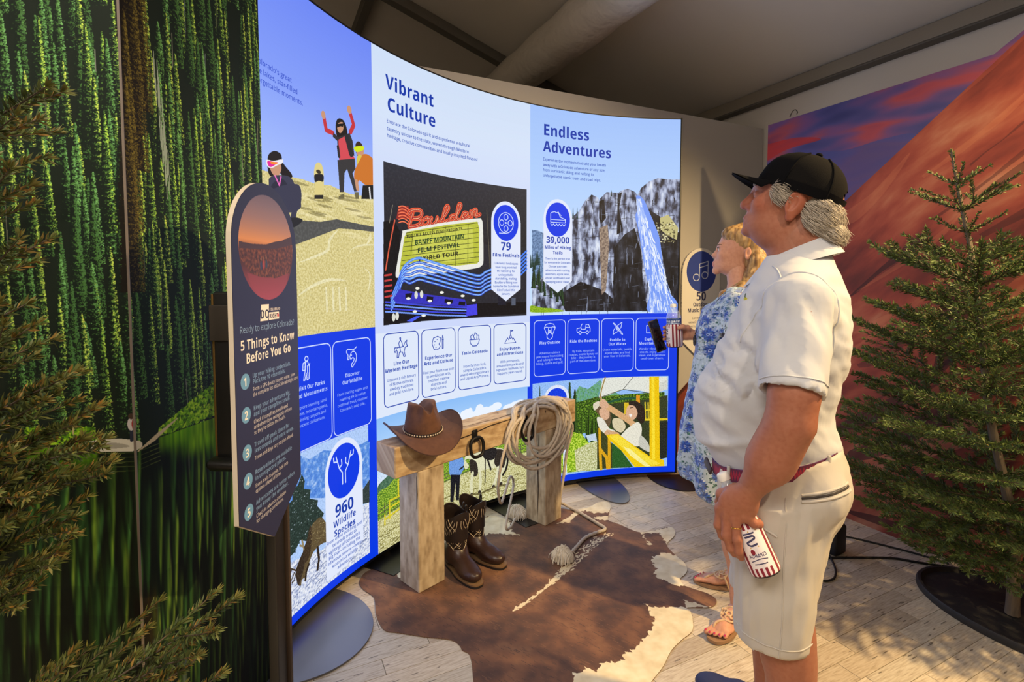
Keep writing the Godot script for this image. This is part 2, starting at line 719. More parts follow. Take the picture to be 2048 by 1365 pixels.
# after: optional (p, d) -> d; move: optional (p, normal) -> p, applied to the finished surface
func sdf_mesh(shapes: Array, cell: float, move = null, after = null, tint = null) -> ArrayMesh:
	var lo := Vector3.ONE * 1e3
	var hi := -lo
	for s in shapes:
		if not adds(s):
			continue
		var pts := [s[1]] if s[0] == 1 else [s[1], s[2]]
		var r: float = maxf(s[3], s[4])
		for p: Vector3 in pts:
			lo = lo.min(p - Vector3.ONE * (r + cell * 2))
			hi = hi.max(p + Vector3.ONE * (r + cell * 2))
	var B := 6
	var bl := cell * B
	var nb := Vector3i(((hi - lo) / bl).ceil())
	var N := nb * B + Vector3i.ONE
	var sx := 1
	var sy := N.x
	var sz := N.x * N.y
	var val := PackedFloat32Array()
	val.resize(N.x * N.y * N.z)
	val.fill(1e3)
	var busy := []
	var half := bl * 0.87
	for bz in nb.z:
		for by in nb.y:
			for bx in nb.x:
				var c := lo + (Vector3(bx, by, bz) + Vector3.ONE * 0.5) * bl
				var near := []
				var low := 1e3
				for s in shapes:
					var e := one(s, c)
					if adds(s):
						low = minf(low, e)
					if e < half * 1.35 + (s[5] as float) * 1.5:
						near.append(s)
				if low > half * 1.4 or near.is_empty():
					continue
				var mid := field(near, c)
				if mid < -half * 1.5:
					# inside
					for z in range(bz * B, bz * B + B + 1):
						for y in range(by * B, by * B + B + 1):
							for x in range(bx * B, bx * B + B + 1):
								var i := x + y * sy + z * sz
								if val[i] > 900.0:
									val[i] = -1.0
					continue
				busy.append(Vector3i(bx, by, bz))
				for z in range(bz * B, bz * B + B + 1):
					for y in range(by * B, by * B + B + 1):
						for x in range(bx * B, bx * B + B + 1):
							var i := x + y * sy + z * sz
							if val[i] > 900.0 or val[i] == -1.0:
								var p := lo + Vector3(x, y, z) * cell
								var d := field(near, p)
								val[i] = after.call(p, d) if after != null else d
	var verts := PackedVector3Array()
	var at := {}
	var corner := [0, sx, sy, sx + sy, sz, sx + sz, sy + sz, sx + sy + sz]
	var off := [Vector3(0, 0, 0), Vector3(1, 0, 0), Vector3(0, 1, 0), Vector3(1, 1, 0), Vector3(0, 0, 1), Vector3(1, 0, 1), Vector3(0, 1, 1), Vector3(1, 1, 1)]
	var edges := [[0, 1], [2, 3], [4, 5], [6, 7], [0, 2], [1, 3], [4, 6], [5, 7], [0, 4], [1, 5], [2, 6], [3, 7]]
	for b: Vector3i in busy:
		for z in range(b.z * B, b.z * B + B):
			for y in range(b.y * B, b.y * B + B):
				for x in range(b.x * B, b.x * B + B):
					var i := x + y * sy + z * sz
					var v0 := val[i] < 0.0
					var mixed := false
					for k in range(1, 8):
						if (val[i + corner[k]] < 0.0) != v0:
							mixed = true
							break
					if not mixed:
						continue
					var sum := Vector3.ZERO
					var n := 0
					for e in edges:
						var a := val[i + corner[e[0]]]
						var c := val[i + corner[e[1]]]
						if (a < 0.0) != (c < 0.0):
							sum += (off[e[0]] as Vector3).lerp(off[e[1]], a / (a - c))
							n += 1
					at[i] = verts.size()
					verts.append(lo + (Vector3(x, y, z) + sum / n) * cell)
	var ix := PackedInt32Array()
	for i in at:
		for ax in 3:
			var d := [sx, sy, sz][ax] as int
			var u := [sy, sz, sx][ax] as int
			var w := [sz, sx, sy][ax] as int
			var a := val[i]
			var c := val[i + d]
			if (a < 0.0) == (c < 0.0):
				continue
			if not (at.has(i - u) and at.has(i - w) and at.has(i - u - w)):
				continue
			var q := [at[i], at[i - u], at[i - u - w], at[i - w]]
			if a < 0.0:
				ix.append_array(PackedInt32Array([q[0], q[2], q[1], q[0], q[3], q[2]]))
			else:
				ix.append_array(PackedInt32Array([q[0], q[1], q[2], q[0], q[2], q[3]]))
	return net_mesh(verts, ix, move, tint)

func net_mesh(verts: PackedVector3Array, ix: PackedInt32Array, move = null, tint = null) -> ArrayMesh:
	var nrm := net_normals(verts, ix)
	if move != null:
		for i in verts.size():
			verts[i] = move.call(verts[i], nrm[i])
		nrm = net_normals(verts, ix)
	var arr := []
	arr.resize(Mesh.ARRAY_MAX)
	arr[Mesh.ARRAY_VERTEX] = verts
	arr[Mesh.ARRAY_NORMAL] = nrm
	if tint != null:
		var col := PackedColorArray()
		col.resize(verts.size())
		for i in verts.size():
			col[i] = tint.call(verts[i])
		arr[Mesh.ARRAY_COLOR] = col
	arr[Mesh.ARRAY_INDEX] = ix
	var m := ArrayMesh.new()
	m.add_surface_from_arrays(Mesh.PRIMITIVE_TRIANGLES, arr)
	return m

func net_normals(verts: PackedVector3Array, ix: PackedInt32Array) -> PackedVector3Array:
	var nrm := PackedVector3Array()
	nrm.resize(verts.size())
	for t in range(0, ix.size(), 3):
		var a := verts[ix[t]]
		var n := (verts[ix[t + 2]] - a).cross(verts[ix[t + 1]] - a)
		nrm[ix[t]] += n
		nrm[ix[t + 1]] += n
		nrm[ix[t + 2]] += n
	for i in nrm.size():
		nrm[i] = nrm[i].normalized()
	return nrm


func sum_mesh(list: Array) -> ArrayMesh:
	var v := PackedVector3Array()
	var n := PackedVector3Array()
	var c := PackedColorArray()
	var ix := PackedInt32Array()
	for m: ArrayMesh in list:
		var a := m.surface_get_arrays(0)
		var o := v.size()
		v.append_array(a[Mesh.ARRAY_VERTEX])
		n.append_array(a[Mesh.ARRAY_NORMAL])
		if a[Mesh.ARRAY_COLOR] != null:
			c.append_array(a[Mesh.ARRAY_COLOR])
		else:
			var w := PackedColorArray()
			w.resize(a[Mesh.ARRAY_VERTEX].size())
			w.fill(Color.WHITE)
			c.append_array(w)
		for i in a[Mesh.ARRAY_INDEX]:
			ix.append(i + o)
	var arr := []
	arr.resize(Mesh.ARRAY_MAX)
	arr[Mesh.ARRAY_VERTEX] = v
	arr[Mesh.ARRAY_NORMAL] = n
	arr[Mesh.ARRAY_COLOR] = c
	arr[Mesh.ARRAY_INDEX] = ix
	var out := ArrayMesh.new()
	out.add_surface_from_arrays(Mesh.PRIMITIVE_TRIANGLES, arr)
	return out


# a point moved onto the surface of the shapes, then through the same folds as the cloth
func snap(shapes: Array, p: Vector3, move, lift: float) -> Vector3:
	var e := 0.003
	var g := Vector3.UP
	for i in 8:
		var d := field(shapes, p)
		g = Vector3(field(shapes, p + Vector3(e, 0, 0)) - field(shapes, p - Vector3(e, 0, 0)), field(shapes, p + Vector3(0, e, 0)) - field(shapes, p - Vector3(0, e, 0)), field(shapes, p + Vector3(0, 0, e)) - field(shapes, p - Vector3(0, 0, e)))
		g = g.normalized() if g.length() > 1e-9 else Vector3.UP
		p -= g * d * 0.8
	var q: Vector3 = move.call(p, g) if move != null else p
	return q + g * lift

func seam_on(shapes: Array, pts: Array, move, rad: float, lift: float) -> ArrayMesh:
	var path := []
	for p in curve(pts, 6):
		path.append(snap(shapes, p, move, lift))
	var mb := MB.new()
	mb.tube(path, rad, 6)
	return mb.mesh()

# ---------------------------------------------------------------- what is printed on the displays

const BLUE := Color(0.02, 0.225, 0.90)
const NAVY := Color(0.075, 0.22, 0.66)

func sand_pattern() -> Image:
	return ramp(relief(512, 0.09, 3, FastNoiseLite.TYPE_SIMPLEX, 4), [[0.0, rgb(192, 176, 108)], [0.35, rgb(212, 198, 130)], [0.6, rgb(224, 211, 146)], [1.0, rgb(240, 231, 178)]])

# photographic grain: light and dark mottles laid over a picture
func grain(p: Pic, x: int, y: int, w: int, h: int, amt: float, freq: float, sd: int) -> void:
	var src := relief(256, freq, sd, FastNoiseLite.TYPE_SIMPLEX, 4).get_data()
	var out := PackedByteArray()
	out.resize(256 * 256 * 4)
	for i in 65536:
		var v := (src[i] - 128) / 128.0
		var c := 255 if v > 0 else 8
		out[i * 4] = c; out[i * 4 + 1] = c; out[i * 4 + 2] = c
		out[i * 4 + 3] = int(clampf(absf(v) * amt, 0, 1) * 255)
	var im := Image.create_from_data(256, 256, false, Image.FORMAT_RGBA8, out)
	p.polyt([x, y, x + w, y, x + w, y + h, x, y + h], im)

func pill(p: Pic, x: float, y: float, w: float, h: float, point: float, left_cut := false) -> void:
	var pts := []
	for i in 21:
		var a := PI + PI * i / 20.0
		pts.append(Vector2(x + w / 2 + cos(a) * w / 2, y + w * 0.6 + sin(a) * w * 0.6))
	pts.append(Vector2(x + w, y + h - point))
	if left_cut:
		pts.append(Vector2(x + w * 0.52, y + h))
		pts.append(Vector2(x, y + h))
	else:
		pts.append(Vector2(x + w / 2, y + h))
		pts.append(Vector2(x, y + h - point))
	p.poly(pts, rgb(226, 233, 252))
	p.oval(x + w / 2, y + w * 0.6, w * 0.42, w * 0.5, BLUE)

func card(p: Pic, x: float, y: float, w: float, h: float, c: Color) -> void:
	p.line(Pic.rr(x, y, w, h, 24), 4.0, c, true)

func dune_print() -> Image:
	var p := Pic.new(930, 2048, BLUE)
	var r := RandomNumberGenerator.new()
	r.seed = 5
	p.vgrad(0, 0, 930, 860, [rgb(112, 138, 246), rgb(132, 158, 250), rgb(166, 190, 253), rgb(202, 216, 254)])
	var ink := rgb(38, 66, 190)
	var l1 := [355,317, 519,302]
	var l2 := [363,343, 547,329]
	var l3 := [362,374, 572,356]
	var z: float = 100.0 * (l3[2] - l3[0]) / Pic.text_width("orgettable moments.", 100)
	p.text("Get lost in Colorado's great", l1[2], l1[3], z, ink, false, 1.0)
	p.text("outdoors, alpine lakes, star-filled", l2[2], l2[3], z, ink, false, 1.0)
	p.text("skies and unforgettable moments.", l3[2], l3[3], z, ink, false, 1.0)
	# sand
	var sand := sand_pattern()
	var hy: float = [547,669, 956,600][3]
	p.polyt([0, hy + 30, 200, hy + 10, 420, hy + 6, 560, hy - 4, 640, hy, 700, hy - 10, 800, hy + 4, 930, hy - 4, 930, 1112, 0, 1112], sand)
	var band := Pic.new(64, 64, Color(1, 0.96, 0.78, 0.35))
	for i in 26:
		var yy := hy + 8 + i * 6 + r.randf() * 5
		var xx := 420 + r.randf() * 460
		p.polyt(Pic.smooth([xx, yy, xx + 40, yy - 6, xx + 110, yy + 2, xx + 50, yy + 5]), band.im)
	var dim := Pic.new(64, 64, Color(0.35, 0.31, 0.16, 0.4))
	for i in 14:
		var yy := hy + 6 + i * 7 + r.randf() * 5
		var xx := 430 + r.randf() * 420
		p.polyt(Pic.smooth([xx, yy, xx + 60, yy - 2, xx + 90, yy + 3, xx + 40, yy + 7]), dim.im)
	p.poly([0, hy + 190, 506,756, 560,731, 648,725, 730,706, 793,708, 952,713, 952,732, 813,734, 740,738, 647,771, 528,811, 300, hy + 240, 0, hy + 300], rgb(84, 84, 82))
	var ridge := Pic.new(64, 64, Color(1, 0.99, 0.88, 0.5))
	for q in [[740,741, 697,787, 686,823, 615,851, 531,871, 605,845, 676,817, 687,781], [948,784, 876,792, 812,808, 790,839, 806,808, 866,786], [527,980, 582,948, 683,920, 777,927, 683,931, 592,955], [874,880, 901,902, 894,972, 912,918, 896,887], [910,740, 915,763, 887,788, 899,764]]:
		p.polyt(Pic.smooth(q), ridge.im)
	for k in 4:
		var sx: float = [665,859, 685,858][0] + k * 34
		p.polyt([sx, 950, sx + 9, 950, sx + 12, 1040, sx + 2, 1040], ridge.im)
	grain(p, 0, int(hy), 930, 1112 - int(hy), 0.10, 0.06, 501)
	# three riders on the dune
	var skin := rgb(203, 150, 118)
	p.blob([403,558, 430,538, 461,540, 470,564, 507,588, 510,601, 478,612, 452,599, 411,617, 398,594], rgb(35, 28, 26))
	p.blob([409,583, 453,568, 462,584, 451,604, 431,612, 415,603], skin)
	p.poly(Pic.smooth([394,573, 426,568, 467,554, 468,565, 446,576, 418,591, 398,591]), rgb(240, 236, 240))
	p.poly(Pic.smooth([399,575, 426,571, 447,568, 432,579, 415,589, 402,588]), rgb(228, 40, 150))
	p.poly(Pic.smooth([412,574, 445,569, 436,576, 419,580]), rgb(250, 140, 40))
	p.blob([407,622, 445,607, 500,601, 527,625, 547,659, 549,692, 503,712, 434,717, 408,678, 402,644], rgb(62, 62, 82))
	p.blob([416,641, 471,615, 498,658, 448,698, 415,685], rgb(46, 46, 62))
	p.line([432,612, 450,637, 459,609], 6, rgb(235, 110, 190))
	p.blob([404,665, 535,617, 554,664, 532,706, 521,732, 497,741, 503,703, 456,716], rgb(60, 60, 80))
	p.poly(Pic.smooth([498,732, 531,725, 558,731, 516,758, 497,751]), rgb(40, 40, 44))
	# standing rider with raised arms
	p.line([719,403, 685,402, 675,363], 17, rgb(198, 54, 62))
	p.line([811,375, 829,344, 812,306], 17, rgb(198, 54, 62))
	p.oval(672,354, 11, 14, skin)
	p.oval(807,294, 12, 15, skin)
	p.blob([739,354, 758,340, 781,347, 795,380, 783,404, 745,414, 734,386], rgb(34, 28, 28))
	p.blob([745,363, 771,350, 773,375, 757,393, 743,384], skin)
	p.poly([741,365, 775,353, 773,366, 758,368, 743,377], rgb(22, 22, 24))
	p.poly([722,400, 745,411, 776,395, 807,379, 822,405, 830,457, 743,478, 741,425, 718,416], rgb(52, 48, 52))
	p.poly([747,419, 783,396, 806,436, 832,467, 749,492], rgb(214, 76, 86))
	p.line([744,445, 749,478], 12, rgb(46, 42, 46))
	p.line([791,399, 813,455], 22, rgb(44, 42, 48))
	p.poly([740,493, 832,467, 834,505, 819,524, 845,587, 827,592, 790,514, 776,532, 771,602, 749,606, 745,539], rgb(56, 54, 56))
	p.poly([743,622, 770,608, 774,626, 743,632], rgb(112, 104, 70))
	p.poly([827,593, 849,589, 852,615, 833,618], rgb(112, 104, 70))
	# third rider in an orange sweater
	p.blob([837,414, 853,398, 873,406, 880,434, 856,459, 840,443], rgb(60, 42, 30))
	p.blob([843,427, 877,413, 880,440, 860,455, 844,448], skin)
	p.poly(Pic.smooth([831,424, 877,410, 880,423, 848,439, 833,437]), rgb(214, 232, 30))
	p.blob([848,453, 868,448, 863,488, 855,506, 842,481], rgb(216, 196, 80))
	p.poly(Pic.smooth([880,440, 912,438, 940,455, 952,492, 948,533, 930,548, 889,556, 854,544, 846,562, 828,544, 831,511, 860,466]), rgb(206, 118, 44))
	p.line([838,550, 845,579], 17, skin)
	p.line([937,512, 938,564], 17, skin)
	p.poly([873,560, 948,546, 950,601, 864,613], rgb(26, 26, 28))
	p.line([909,563, 914,604], 8, rgb(216, 216, 220))
	# snowboard planted in the sand
	p.poly(Pic.smooth([619,564, 626,536, 643,523, 661,531, 668,564, 663,643, 641,650, 619,650, 622,608]), rgb(224, 208, 136))
	p.poly(Pic.smooth([621,571, 644,562, 666,562, 664,584, 643,585, 624,593]), rgb(36, 34, 34))
	p.poly([619,638, 664,630, 663,644, 619,651], rgb(36, 34, 34))
	p.oval(642,555, 12, 7, rgb(60, 52, 40))
	# blue field with cards
	p.rect(0, 1112, 930, 936, BLUE)
	var pale := rgb(205, 216, 255)
	for k in 4:
		card(p, 52 + k * 215, 1150, 205, 345, pale)
	hiker_icon(p, [562, 1190], pale)
	fish_icon(p, [797, 1212], pale)
	var tz: float = 100.0 * ([757,1282, 836,1282][2] - [757,1282, 836,1282][0]) / Pic.text_width("Discover", 100, true)
	var mx2 := 800.0
	p.lines(["Discover", "Our Wildlife"], mx2, 1288, tz, 25, pale, true, 0.5)
	p.lines(["Visit Our Parks", "and Mounuments"], 585, 1292, tz, 25, pale, true, 0.5)
	var bz := tz * 0.78
	p.lines(["From soaring eagles and", "roaming elk to native", "cutthroat trout, discover", "Colorado's wild side."], mx2, 1352, bz, 20, pale, false, 0.5)
	p.lines(["Explore towering sand", "dunes, mountain peaks,", "winding canyons and", "ancient civilizations."], 585, 1354, bz, 20, pale, false, 0.5)
	# elk in the snow
	var ph := [30, 1498, 891, 1498, 866, 2018, 30, 2018]
	p.rect(30, 1498, 852, 520, rgb(176, 206, 252))
	var far := ramp(relief(256, 0.03, 11), [[0.0, rgb(66, 120, 214)], [0.5, rgb(92, 146, 228)], [0.75, rgb(140, 180, 240)], [1.0, rgb(196, 216, 250)]])
	p.polyt([30, 1600, 180, 1560, 330, 1590, 480, 1560, 515,1502, 567,1535, 641,1526, 696,1546, 789,1560, 889,1567, 885,1796, 510,1646, 30, 1800], far)
	p.polyt([882, 1560, 882, 1700, 760, 1720, 640, 1600, 800, 1570], far)
	var snow := ramp(relief(256, 0.06, 12, FastNoiseLite.TYPE_SIMPLEX, 4), [[0.0, rgb(120, 134, 178)], [0.3, rgb(186, 196, 226)], [0.55, rgb(226, 232, 246)], [1.0, rgb(246, 248, 252)]])
	p.polyt([30, 1840, 300, 1830, 356,1817, 489,1843, 626,1879, 708,1856, 857,1809, 884,1812, 882, 1760, 882, 2018, 30, 2018], snow)
	for i in 130:
		var xx := 300 + r.randf() * 560
		var yy := 1850 + r.randf() * 160
		p.line([xx, yy, xx + 12 + r.randf() * 22, yy - 2 - r.randf() * 4], 2.4, rgb(104, 118, 160))
	var tree := [527,1569, 541,1600, 535,1624, 569,1640, 563,1668, 606,1692, 601,1710, 635,1752, 609,1781, 627,1831, 558,1817, 511,1787, 486,1813, 424,1823, 356,1820, 356,1697, 429,1697, 430,1649, 478,1638, 479,1608, 507,1600]
	p.poly(tree, rgb(34, 52, 46))
	p.dabs(r, 300, 1560, 360, 330, 900, [rgb(20, 32, 30), rgb(52, 74, 66), rgb(82, 104, 98), rgb(148, 164, 172)], 2, 7, 0.7, tree)
	p.poly([843,1750, 886,1720, 884,1812, 841,1803], rgb(48, 60, 60))
	# the elk
	var elk := [629,1767, 590,1759, 565,1771, 544,1804, 529,1829, 513,1856, 489,1872, 488,1897, 496,1930, 510,1942, 516,1926, 535,1924, 548,1898, 571,1867, 597,1857, 632,1857, 687,1874]
	p.poly(Pic.smooth(elk), rgb(96, 80, 52))
	p.poly(Pic.smooth([565,1761, 544,1804, 524,1832, 532,1876, 557,1863, 568,1816]), rgb(60, 46, 32))
	p.dabs(r, 560, 1640, 120, 200, 500, [rgb(150, 132, 84), rgb(120, 100, 62), rgb(78, 62, 40), rgb(176, 160, 110)], 2, 5, 0.6, elk)
	p.line([599,1858, 605,1902, 596,1935], 11, rgb(44, 34, 26))
	p.line([551,1893, 538,1912, 533,1936], 10, rgb(44, 34, 26))
	p.poly(Pic.smooth([528,1835, 532,1876, 516,1913, 498,1933, 489,1910, 488,1878, 504,1854]), rgb(52, 40, 30))
	p.line(Pic.smooth([529,1829, 520,1792, 527,1815, 510,1805], false), 6, rgb(150, 132, 96))
	for q in [[488,1878, 460,1856, 438,1837, 413,1817, 421,1788, 426,1760], [438,1840, 423,1847, 406,1851], [465,1865, 441,1882, 422,1883], [479,1880, 464,1896, 449,1901], [486,1886, 478,1904, 466,1907], [420,1803, 409,1781]]:
		p.line(Pic.smooth(q, false), 5, rgb(62, 50, 38))
	grain(p, 30, 1498, 852, 520, 0.14, 0.10, 502)
	pill(p, 644, 1513, 203, 492, 60, true)
	var wv := rgb(214, 226, 255)
	var cx := 745.0
	for s in [-1, 1]:
		p.line([cx + s * 8, 1684, cx + s * 8, 1640, cx + s * 24, 1620, cx + s * 34, 1590, cx + s * 40, 1572], 5, wv)
		p.line([cx + s * 24, 1620, cx + s * 10, 1608, cx + s * 12, 1590], 5, wv)
		p.line([cx + s * 34, 1592, cx + s * 52, 1588, cx + s * 54, 1572], 5, wv)
	p.text("960", cx, 1796, 62, NAVY, true, 0.5)
	p.lines(["Wildlife", "Species"], cx, 1830, 33, 34, NAVY, true, 0.5)
	p.lines(["From crane watching and", "tarantula treks to", "sightings of Colorado's", "Big Five—including the", "infamous moose—every", "season is a wildlife", "adventure."], cx - 2, 1878, 17, 19, NAVY, false, 0.5)
	return p.im

func hiker_icon(p: Pic, at: Array, c: Color) -> void:
	var o := Vector2(at[0], at[1])
	p.line(Pic.ell(o.x, o.y, 8, 8), 4, c, true)
	for q in [[-14, 24, -42, 34, -48, 92, -22, 96, -16, 30], [-12, 26, 14, 26, 28, 62], [-10, 26, -16, 92, -34, 150, -40, 176, -24, 178, -6, 120, 2, 178, 18, 176, 10, 110, 10, 60], [36, 50, 32, 170], [30, 52, 40, 46]]:
		var a := []
		for i in range(0, q.size(), 2):
			a.append(o + Vector2(q[i], q[i + 1]) * 0.40)
		p.line(a, 4, c)

func fish_icon(p: Pic, at: Array, c: Color) -> void:
	var o := Vector2(at[0], at[1])
	for q in [[60, -70, 20, -50, -40, -60, -58, -40, -40, -10, -44, 24, -26, 20], [-20, 2, 0, -30, 34, -34, 58, 0, 52, 44, 30, 70, 6, 92, 0, 66, 22, 50, 30, 24, 10, 16, -8, 24, -20, 2], [-4, -6, 2, -8]]:
		var a := []
		for i in range(0, q.size(), 2):
			a.append(o + Vector2(q[i], q[i + 1]) * 0.46)
		p.line(Pic.smooth(a, false), 4, c)

func culture_print() -> Image:
	var p := Pic.new(930, 2048, rgb(222, 232, 250))
	var r := RandomNumberGenerator.new()
	r.seed = 9
	p.vgrad(0, 0, 930, 460, [rgb(208, 224, 248), rgb(214, 228, 250), rgb(210, 222, 250)])
	p.vgrad(0, 460, 930, 680, [rgb(210, 222, 250), rgb(204, 216, 252)])
	p.fit("Vibrant", [75,148, 350,145], NAVY, true)
	p.fit("Culture", [82,238, 360,229], NAVY, true)
	p.fit("Embrace the Colorado spirit and experience a cultural", [79,286, 566,280], NAVY)
	p.fit("tapestry unique to the state, woven through Western", [81,317, 559,309], NAVY)
	p.fit("heritage, creative communities and locally inspired flavors!", [80,345, 614,336], NAVY)
	# the night picture of a cinema front
	p.rect(58, 443, 851, 662, rgb(38, 39, 48))
	p.vgrad(58, 443, 851, 300, [rgb(48, 50, 60), rgb(34, 34, 42)])
	p.poly([47,1109, 54,686, 116,675, 148,719, 130,924, 99,1003, 296,1048, 606,1034, 907,1034, 907,1095], rgb(14, 14, 20))
	p.line([118,674, 85,787, 63,882], 7, rgb(222, 92, 66))
	p.line([107,613, 87,688], 4, rgb(130, 124, 110))
	p.line([663,572, 682,856], 4, rgb(90, 84, 70))
	# red pillar top
	p.poly([146,610, 197,606, 205,632, 200,660, 127,668, 134,635], rgb(150, 44, 40))
	for k in 6:
		var a := [140,616, 169,609, 203,622]
		for i in range(1, 6, 2):
			a[i] += k * 13
		p.line(Pic.smooth(a, false), 5, rgb(250, 122, 84))
	# neon name in a running hand
	var neon := rgb(238, 96, 60)
	var deep := rgb(160, 30, 44)
	var strokes := [[199,693, 222,630], [210,643, 197,636, 219,620, 263,615, 274,630, 256,649, 222,655, 259,654, 266,670, 240,686, 199,693],
		[301,644, 282,657, 278,677, 300,678, 315,660, 304,644, 327,647], [331,641, 323,667, 338,672, 361,652, 365,636, 359,661, 376,660],
		[376,660, 403,628, 431,590, 426,576, 411,592, 399,634, 406,654, 429,643], [468,616, 445,624, 441,645, 460,643, 491,595, 507,564, 495,562, 484,596, 483,632, 507,633],
		[510,623, 534,615, 546,599, 526,598, 516,617, 530,628, 561,616], [565,588, 573,612, 577,587, 596,575, 600,584, 596,606, 622,596]]
	for q in strokes:
		p.line(Pic.smooth(q, false), 19, neon)
	for q in strokes:
		p.line(Pic.smooth(q, false), 9, deep)
	for q in strokes:
		p.line(Pic.smooth(q, false), 2.5, rgb(255, 190, 140))
	# letter board
	p.poly(Pic.smooth([177,709, 391,658, 600,618, 631,622, 639,656, 642,819, 630,848, 599,861, 466,879, 267,900, 141,913, 119,905, 127,859, 155,745, 162,718], true, 3), rgb(236, 236, 228))
	p.poly([187,716, 422,664, 606,633, 617,664, 615,826, 603,838, 466,854, 298,837, 193,852, 156,869, 145,899, 140,886, 171,739], rgb(188, 194, 62))
	p.poly([225,724, 499,667, 576,661, 583,815, 420,838, 216,812], rgb(206, 210, 86))
	for k in 9:
		var t := k / 8.0
		var a := [179,722, 612,638]
		var b := [146,880, 615,829]
		p.line([lerpf(a[0], b[0], t), lerpf(a[1], b[1], t), lerpf(a[2], b[2], t), lerpf(a[3], b[3], t)], 2.5, rgb(60, 62, 30))
	for q in [[221,713, 209,802], [338,692, 330,727], [414,674, 410,721], [477,665, 470,855], [549,650, 546,844]]:
		p.line(q, 2.5, rgb(60, 62, 30))
	var black := rgb(28, 30, 24)
	p.text_quad("TUE-THU  ACCESS FUND PRESENTS", [180,728, 514,665, 516,685, 182,746], black)
	p.text_quad("BANFF MOUNTAIN", [228,745, 528,695, 529,725, 228,774], rgb(24, 62, 36))
	p.text_quad("FILM FESTIVAL", [243,780, 500,738, 500,768, 243,807], rgb(24, 50, 36))
	p.text_quad("WORLD TOUR", [247,818, 492,781, 491,807, 247,843], black)
	# blue neon canopy
	var ne := rgb(70, 130, 246)
	for k in 6:
		var d := k * 19.0
		var q := [92,998, 130,934, 160,875, 201,841, 253,825, 306,834, 389,851, 497,876, 610,898, 654,879, 689,866]
		for i in range(1, q.size(), 2):
			q[i] += d * (0.55 if i < 6 else 1.0)
		p.line(Pic.smooth(q, false), 11, rgb(36, 74, 206) if k % 2 else ne)
		p.line(Pic.smooth(q, false), 4, rgb(150, 196, 255))
		var q2 := [868,799, 909,764]
		p.line([q2[0], q2[1] + d, q2[2], q2[3] + d], 9, ne)
		if k < 4:
			var q3 := [59,1013, 191,1025, 357,1042, 539,1054]
			for i in range(1, 8, 2):
				q3[i] += d * 0.7
			p.line(q3, 7, rgb(120, 160, 255) if k % 2 else rgb(60, 70, 220))
	p.poly([140,961, 297,985, 527,1013, 543,1051, 117,1015, 103,1004], rgb(52, 50, 190))
	p.poly([539,1041, 602,1037, 604,1091, 535,1095], rgb(70, 66, 230))
	p.poly([179,1099, 235,1080, 265,1081, 212,1104], rgb(70, 90, 240))
	for k in 5:
		p.line([58, 905 + k * 22, 96, 900 + k * 22], 8, rgb(200, 62, 60))
	for q in [[173,981, 214,978, 206,1001, 173,1003], [300,994, 338,998, 334,1021, 296,1014], [407,1008, 457,1015, 449,1033, 403,1025], [492,1022, 531,1026, 527,1044, 488,1038]]:
		p.poly(q, rgb(14, 14, 24))
	for q in [[244,958], [388,978], [514,996], [581,1018], [191,1002], [317,1016], [430,1029], [228,1060], [279,1080]]:
		p.oval(q[0], q[1], 13, 6, rgb(246, 246, 236))
	for q in [[236,987], [268,985], [105,1079], [125,1074]]:
		p.oval(q[0], q[1], 10, 17, rgb(222, 224, 214))
	p.rect(730, 985, 50, 60, rgb(26, 28, 44))
	p.rect(815, 1010, 26, 40, rgb(84, 92, 110))
	grain(p, 58, 443, 851, 662, 0.05, 0.05, 503)
	pill(p, 690, 517, 182, 510, 62)
	var wv := rgb(214, 226, 255)
	p.line(Pic.ell(781, 626, 46, 52), 4, wv, true)
	for k in 5:
		var a := TAU * k / 4.0
		p.line(Pic.ell(781 + (cos(a) * 26 if k < 4 else 0.0), 626 + (sin(a) * 29 if k < 4 else 0.0), 13 if k < 4 else 3, 14 if k < 4 else 3), 4, wv, true)
	p.line([781, 679, 740, 680], 4, wv)
	p.text("79", 781, 766, 58, NAVY, true, 0.5)
	p.text("Film Festivals", 781, 800, 25, NAVY, true, 0.5)
	p.lines(["Colorado's landscapes", "have long provided", "the backdrop for", "unforgettable", "storytelling, making", "Boulder a fitting new", "home for the Sundance", "Film Festival this", "January."], 781, 838, 15, 19.5, NAVY, false, 0.5)
	# cards
	var heads := [["Live Our", "Western Heritage"], ["Experience Our", "Arts and Culture"], ["Taste Colorado"], ["Enjoy Events", "and Attractions"]]
	var bodies := [["Uncover a rich history", "of Native cultures,", "cowboy traditions", "and gold rush lore."], ["Find your front-row seat", "to world-class arts,", "certified creative", "districts and", "bold culture."], ["From farm to fork,", "sample Colorado's", "award-winning culinary", "and Liquid Arts™ scene."], ["With pro sports,", "amusement parks and", "signature festivals, fun", "happens year-round."]]
	for k in 4:
		var x := 46.0 + k * 220.0
		card(p, x, 1146, 200, 306, NAVY)
		p.lines(heads[k], x + 100, 1282, 22, 25, NAVY, true, 0.5)
		p.lines(bodies[k], x + 100, 1346, 16.5, 20, NAVY, false, 0.5)
		culture_icon(p, k, Vector2(x + 100, 1212))
	# rider leading a horse
	p.vgrad(0, 1487, 930, 260, [rgb(140, 190, 248), rgb(176, 212, 252), rgb(214, 232, 252)])
	var cloud := rgb(236, 244, 255)
	for i in 60:
		var xx := r.randf() * 900
		var yy := 1590 + sin(xx * 0.012) * 34 + r.randf() * 40
		p.oval(xx, yy, 18 + r.randf() * 30, 10 + r.randf() * 16, cloud)
	for i in 26:
		p.oval(470 + r.randf() * 260, 1560 + r.randf() * 40, 14 + r.randf() * 18, 12 + r.randf() * 14, cloud)
	var hill := ramp(relief(256, 0.05, 21), [[0.0, rgb(52, 88, 66)], [0.5, rgb(72, 110, 84)], [1.0, rgb(104, 138, 104)]])
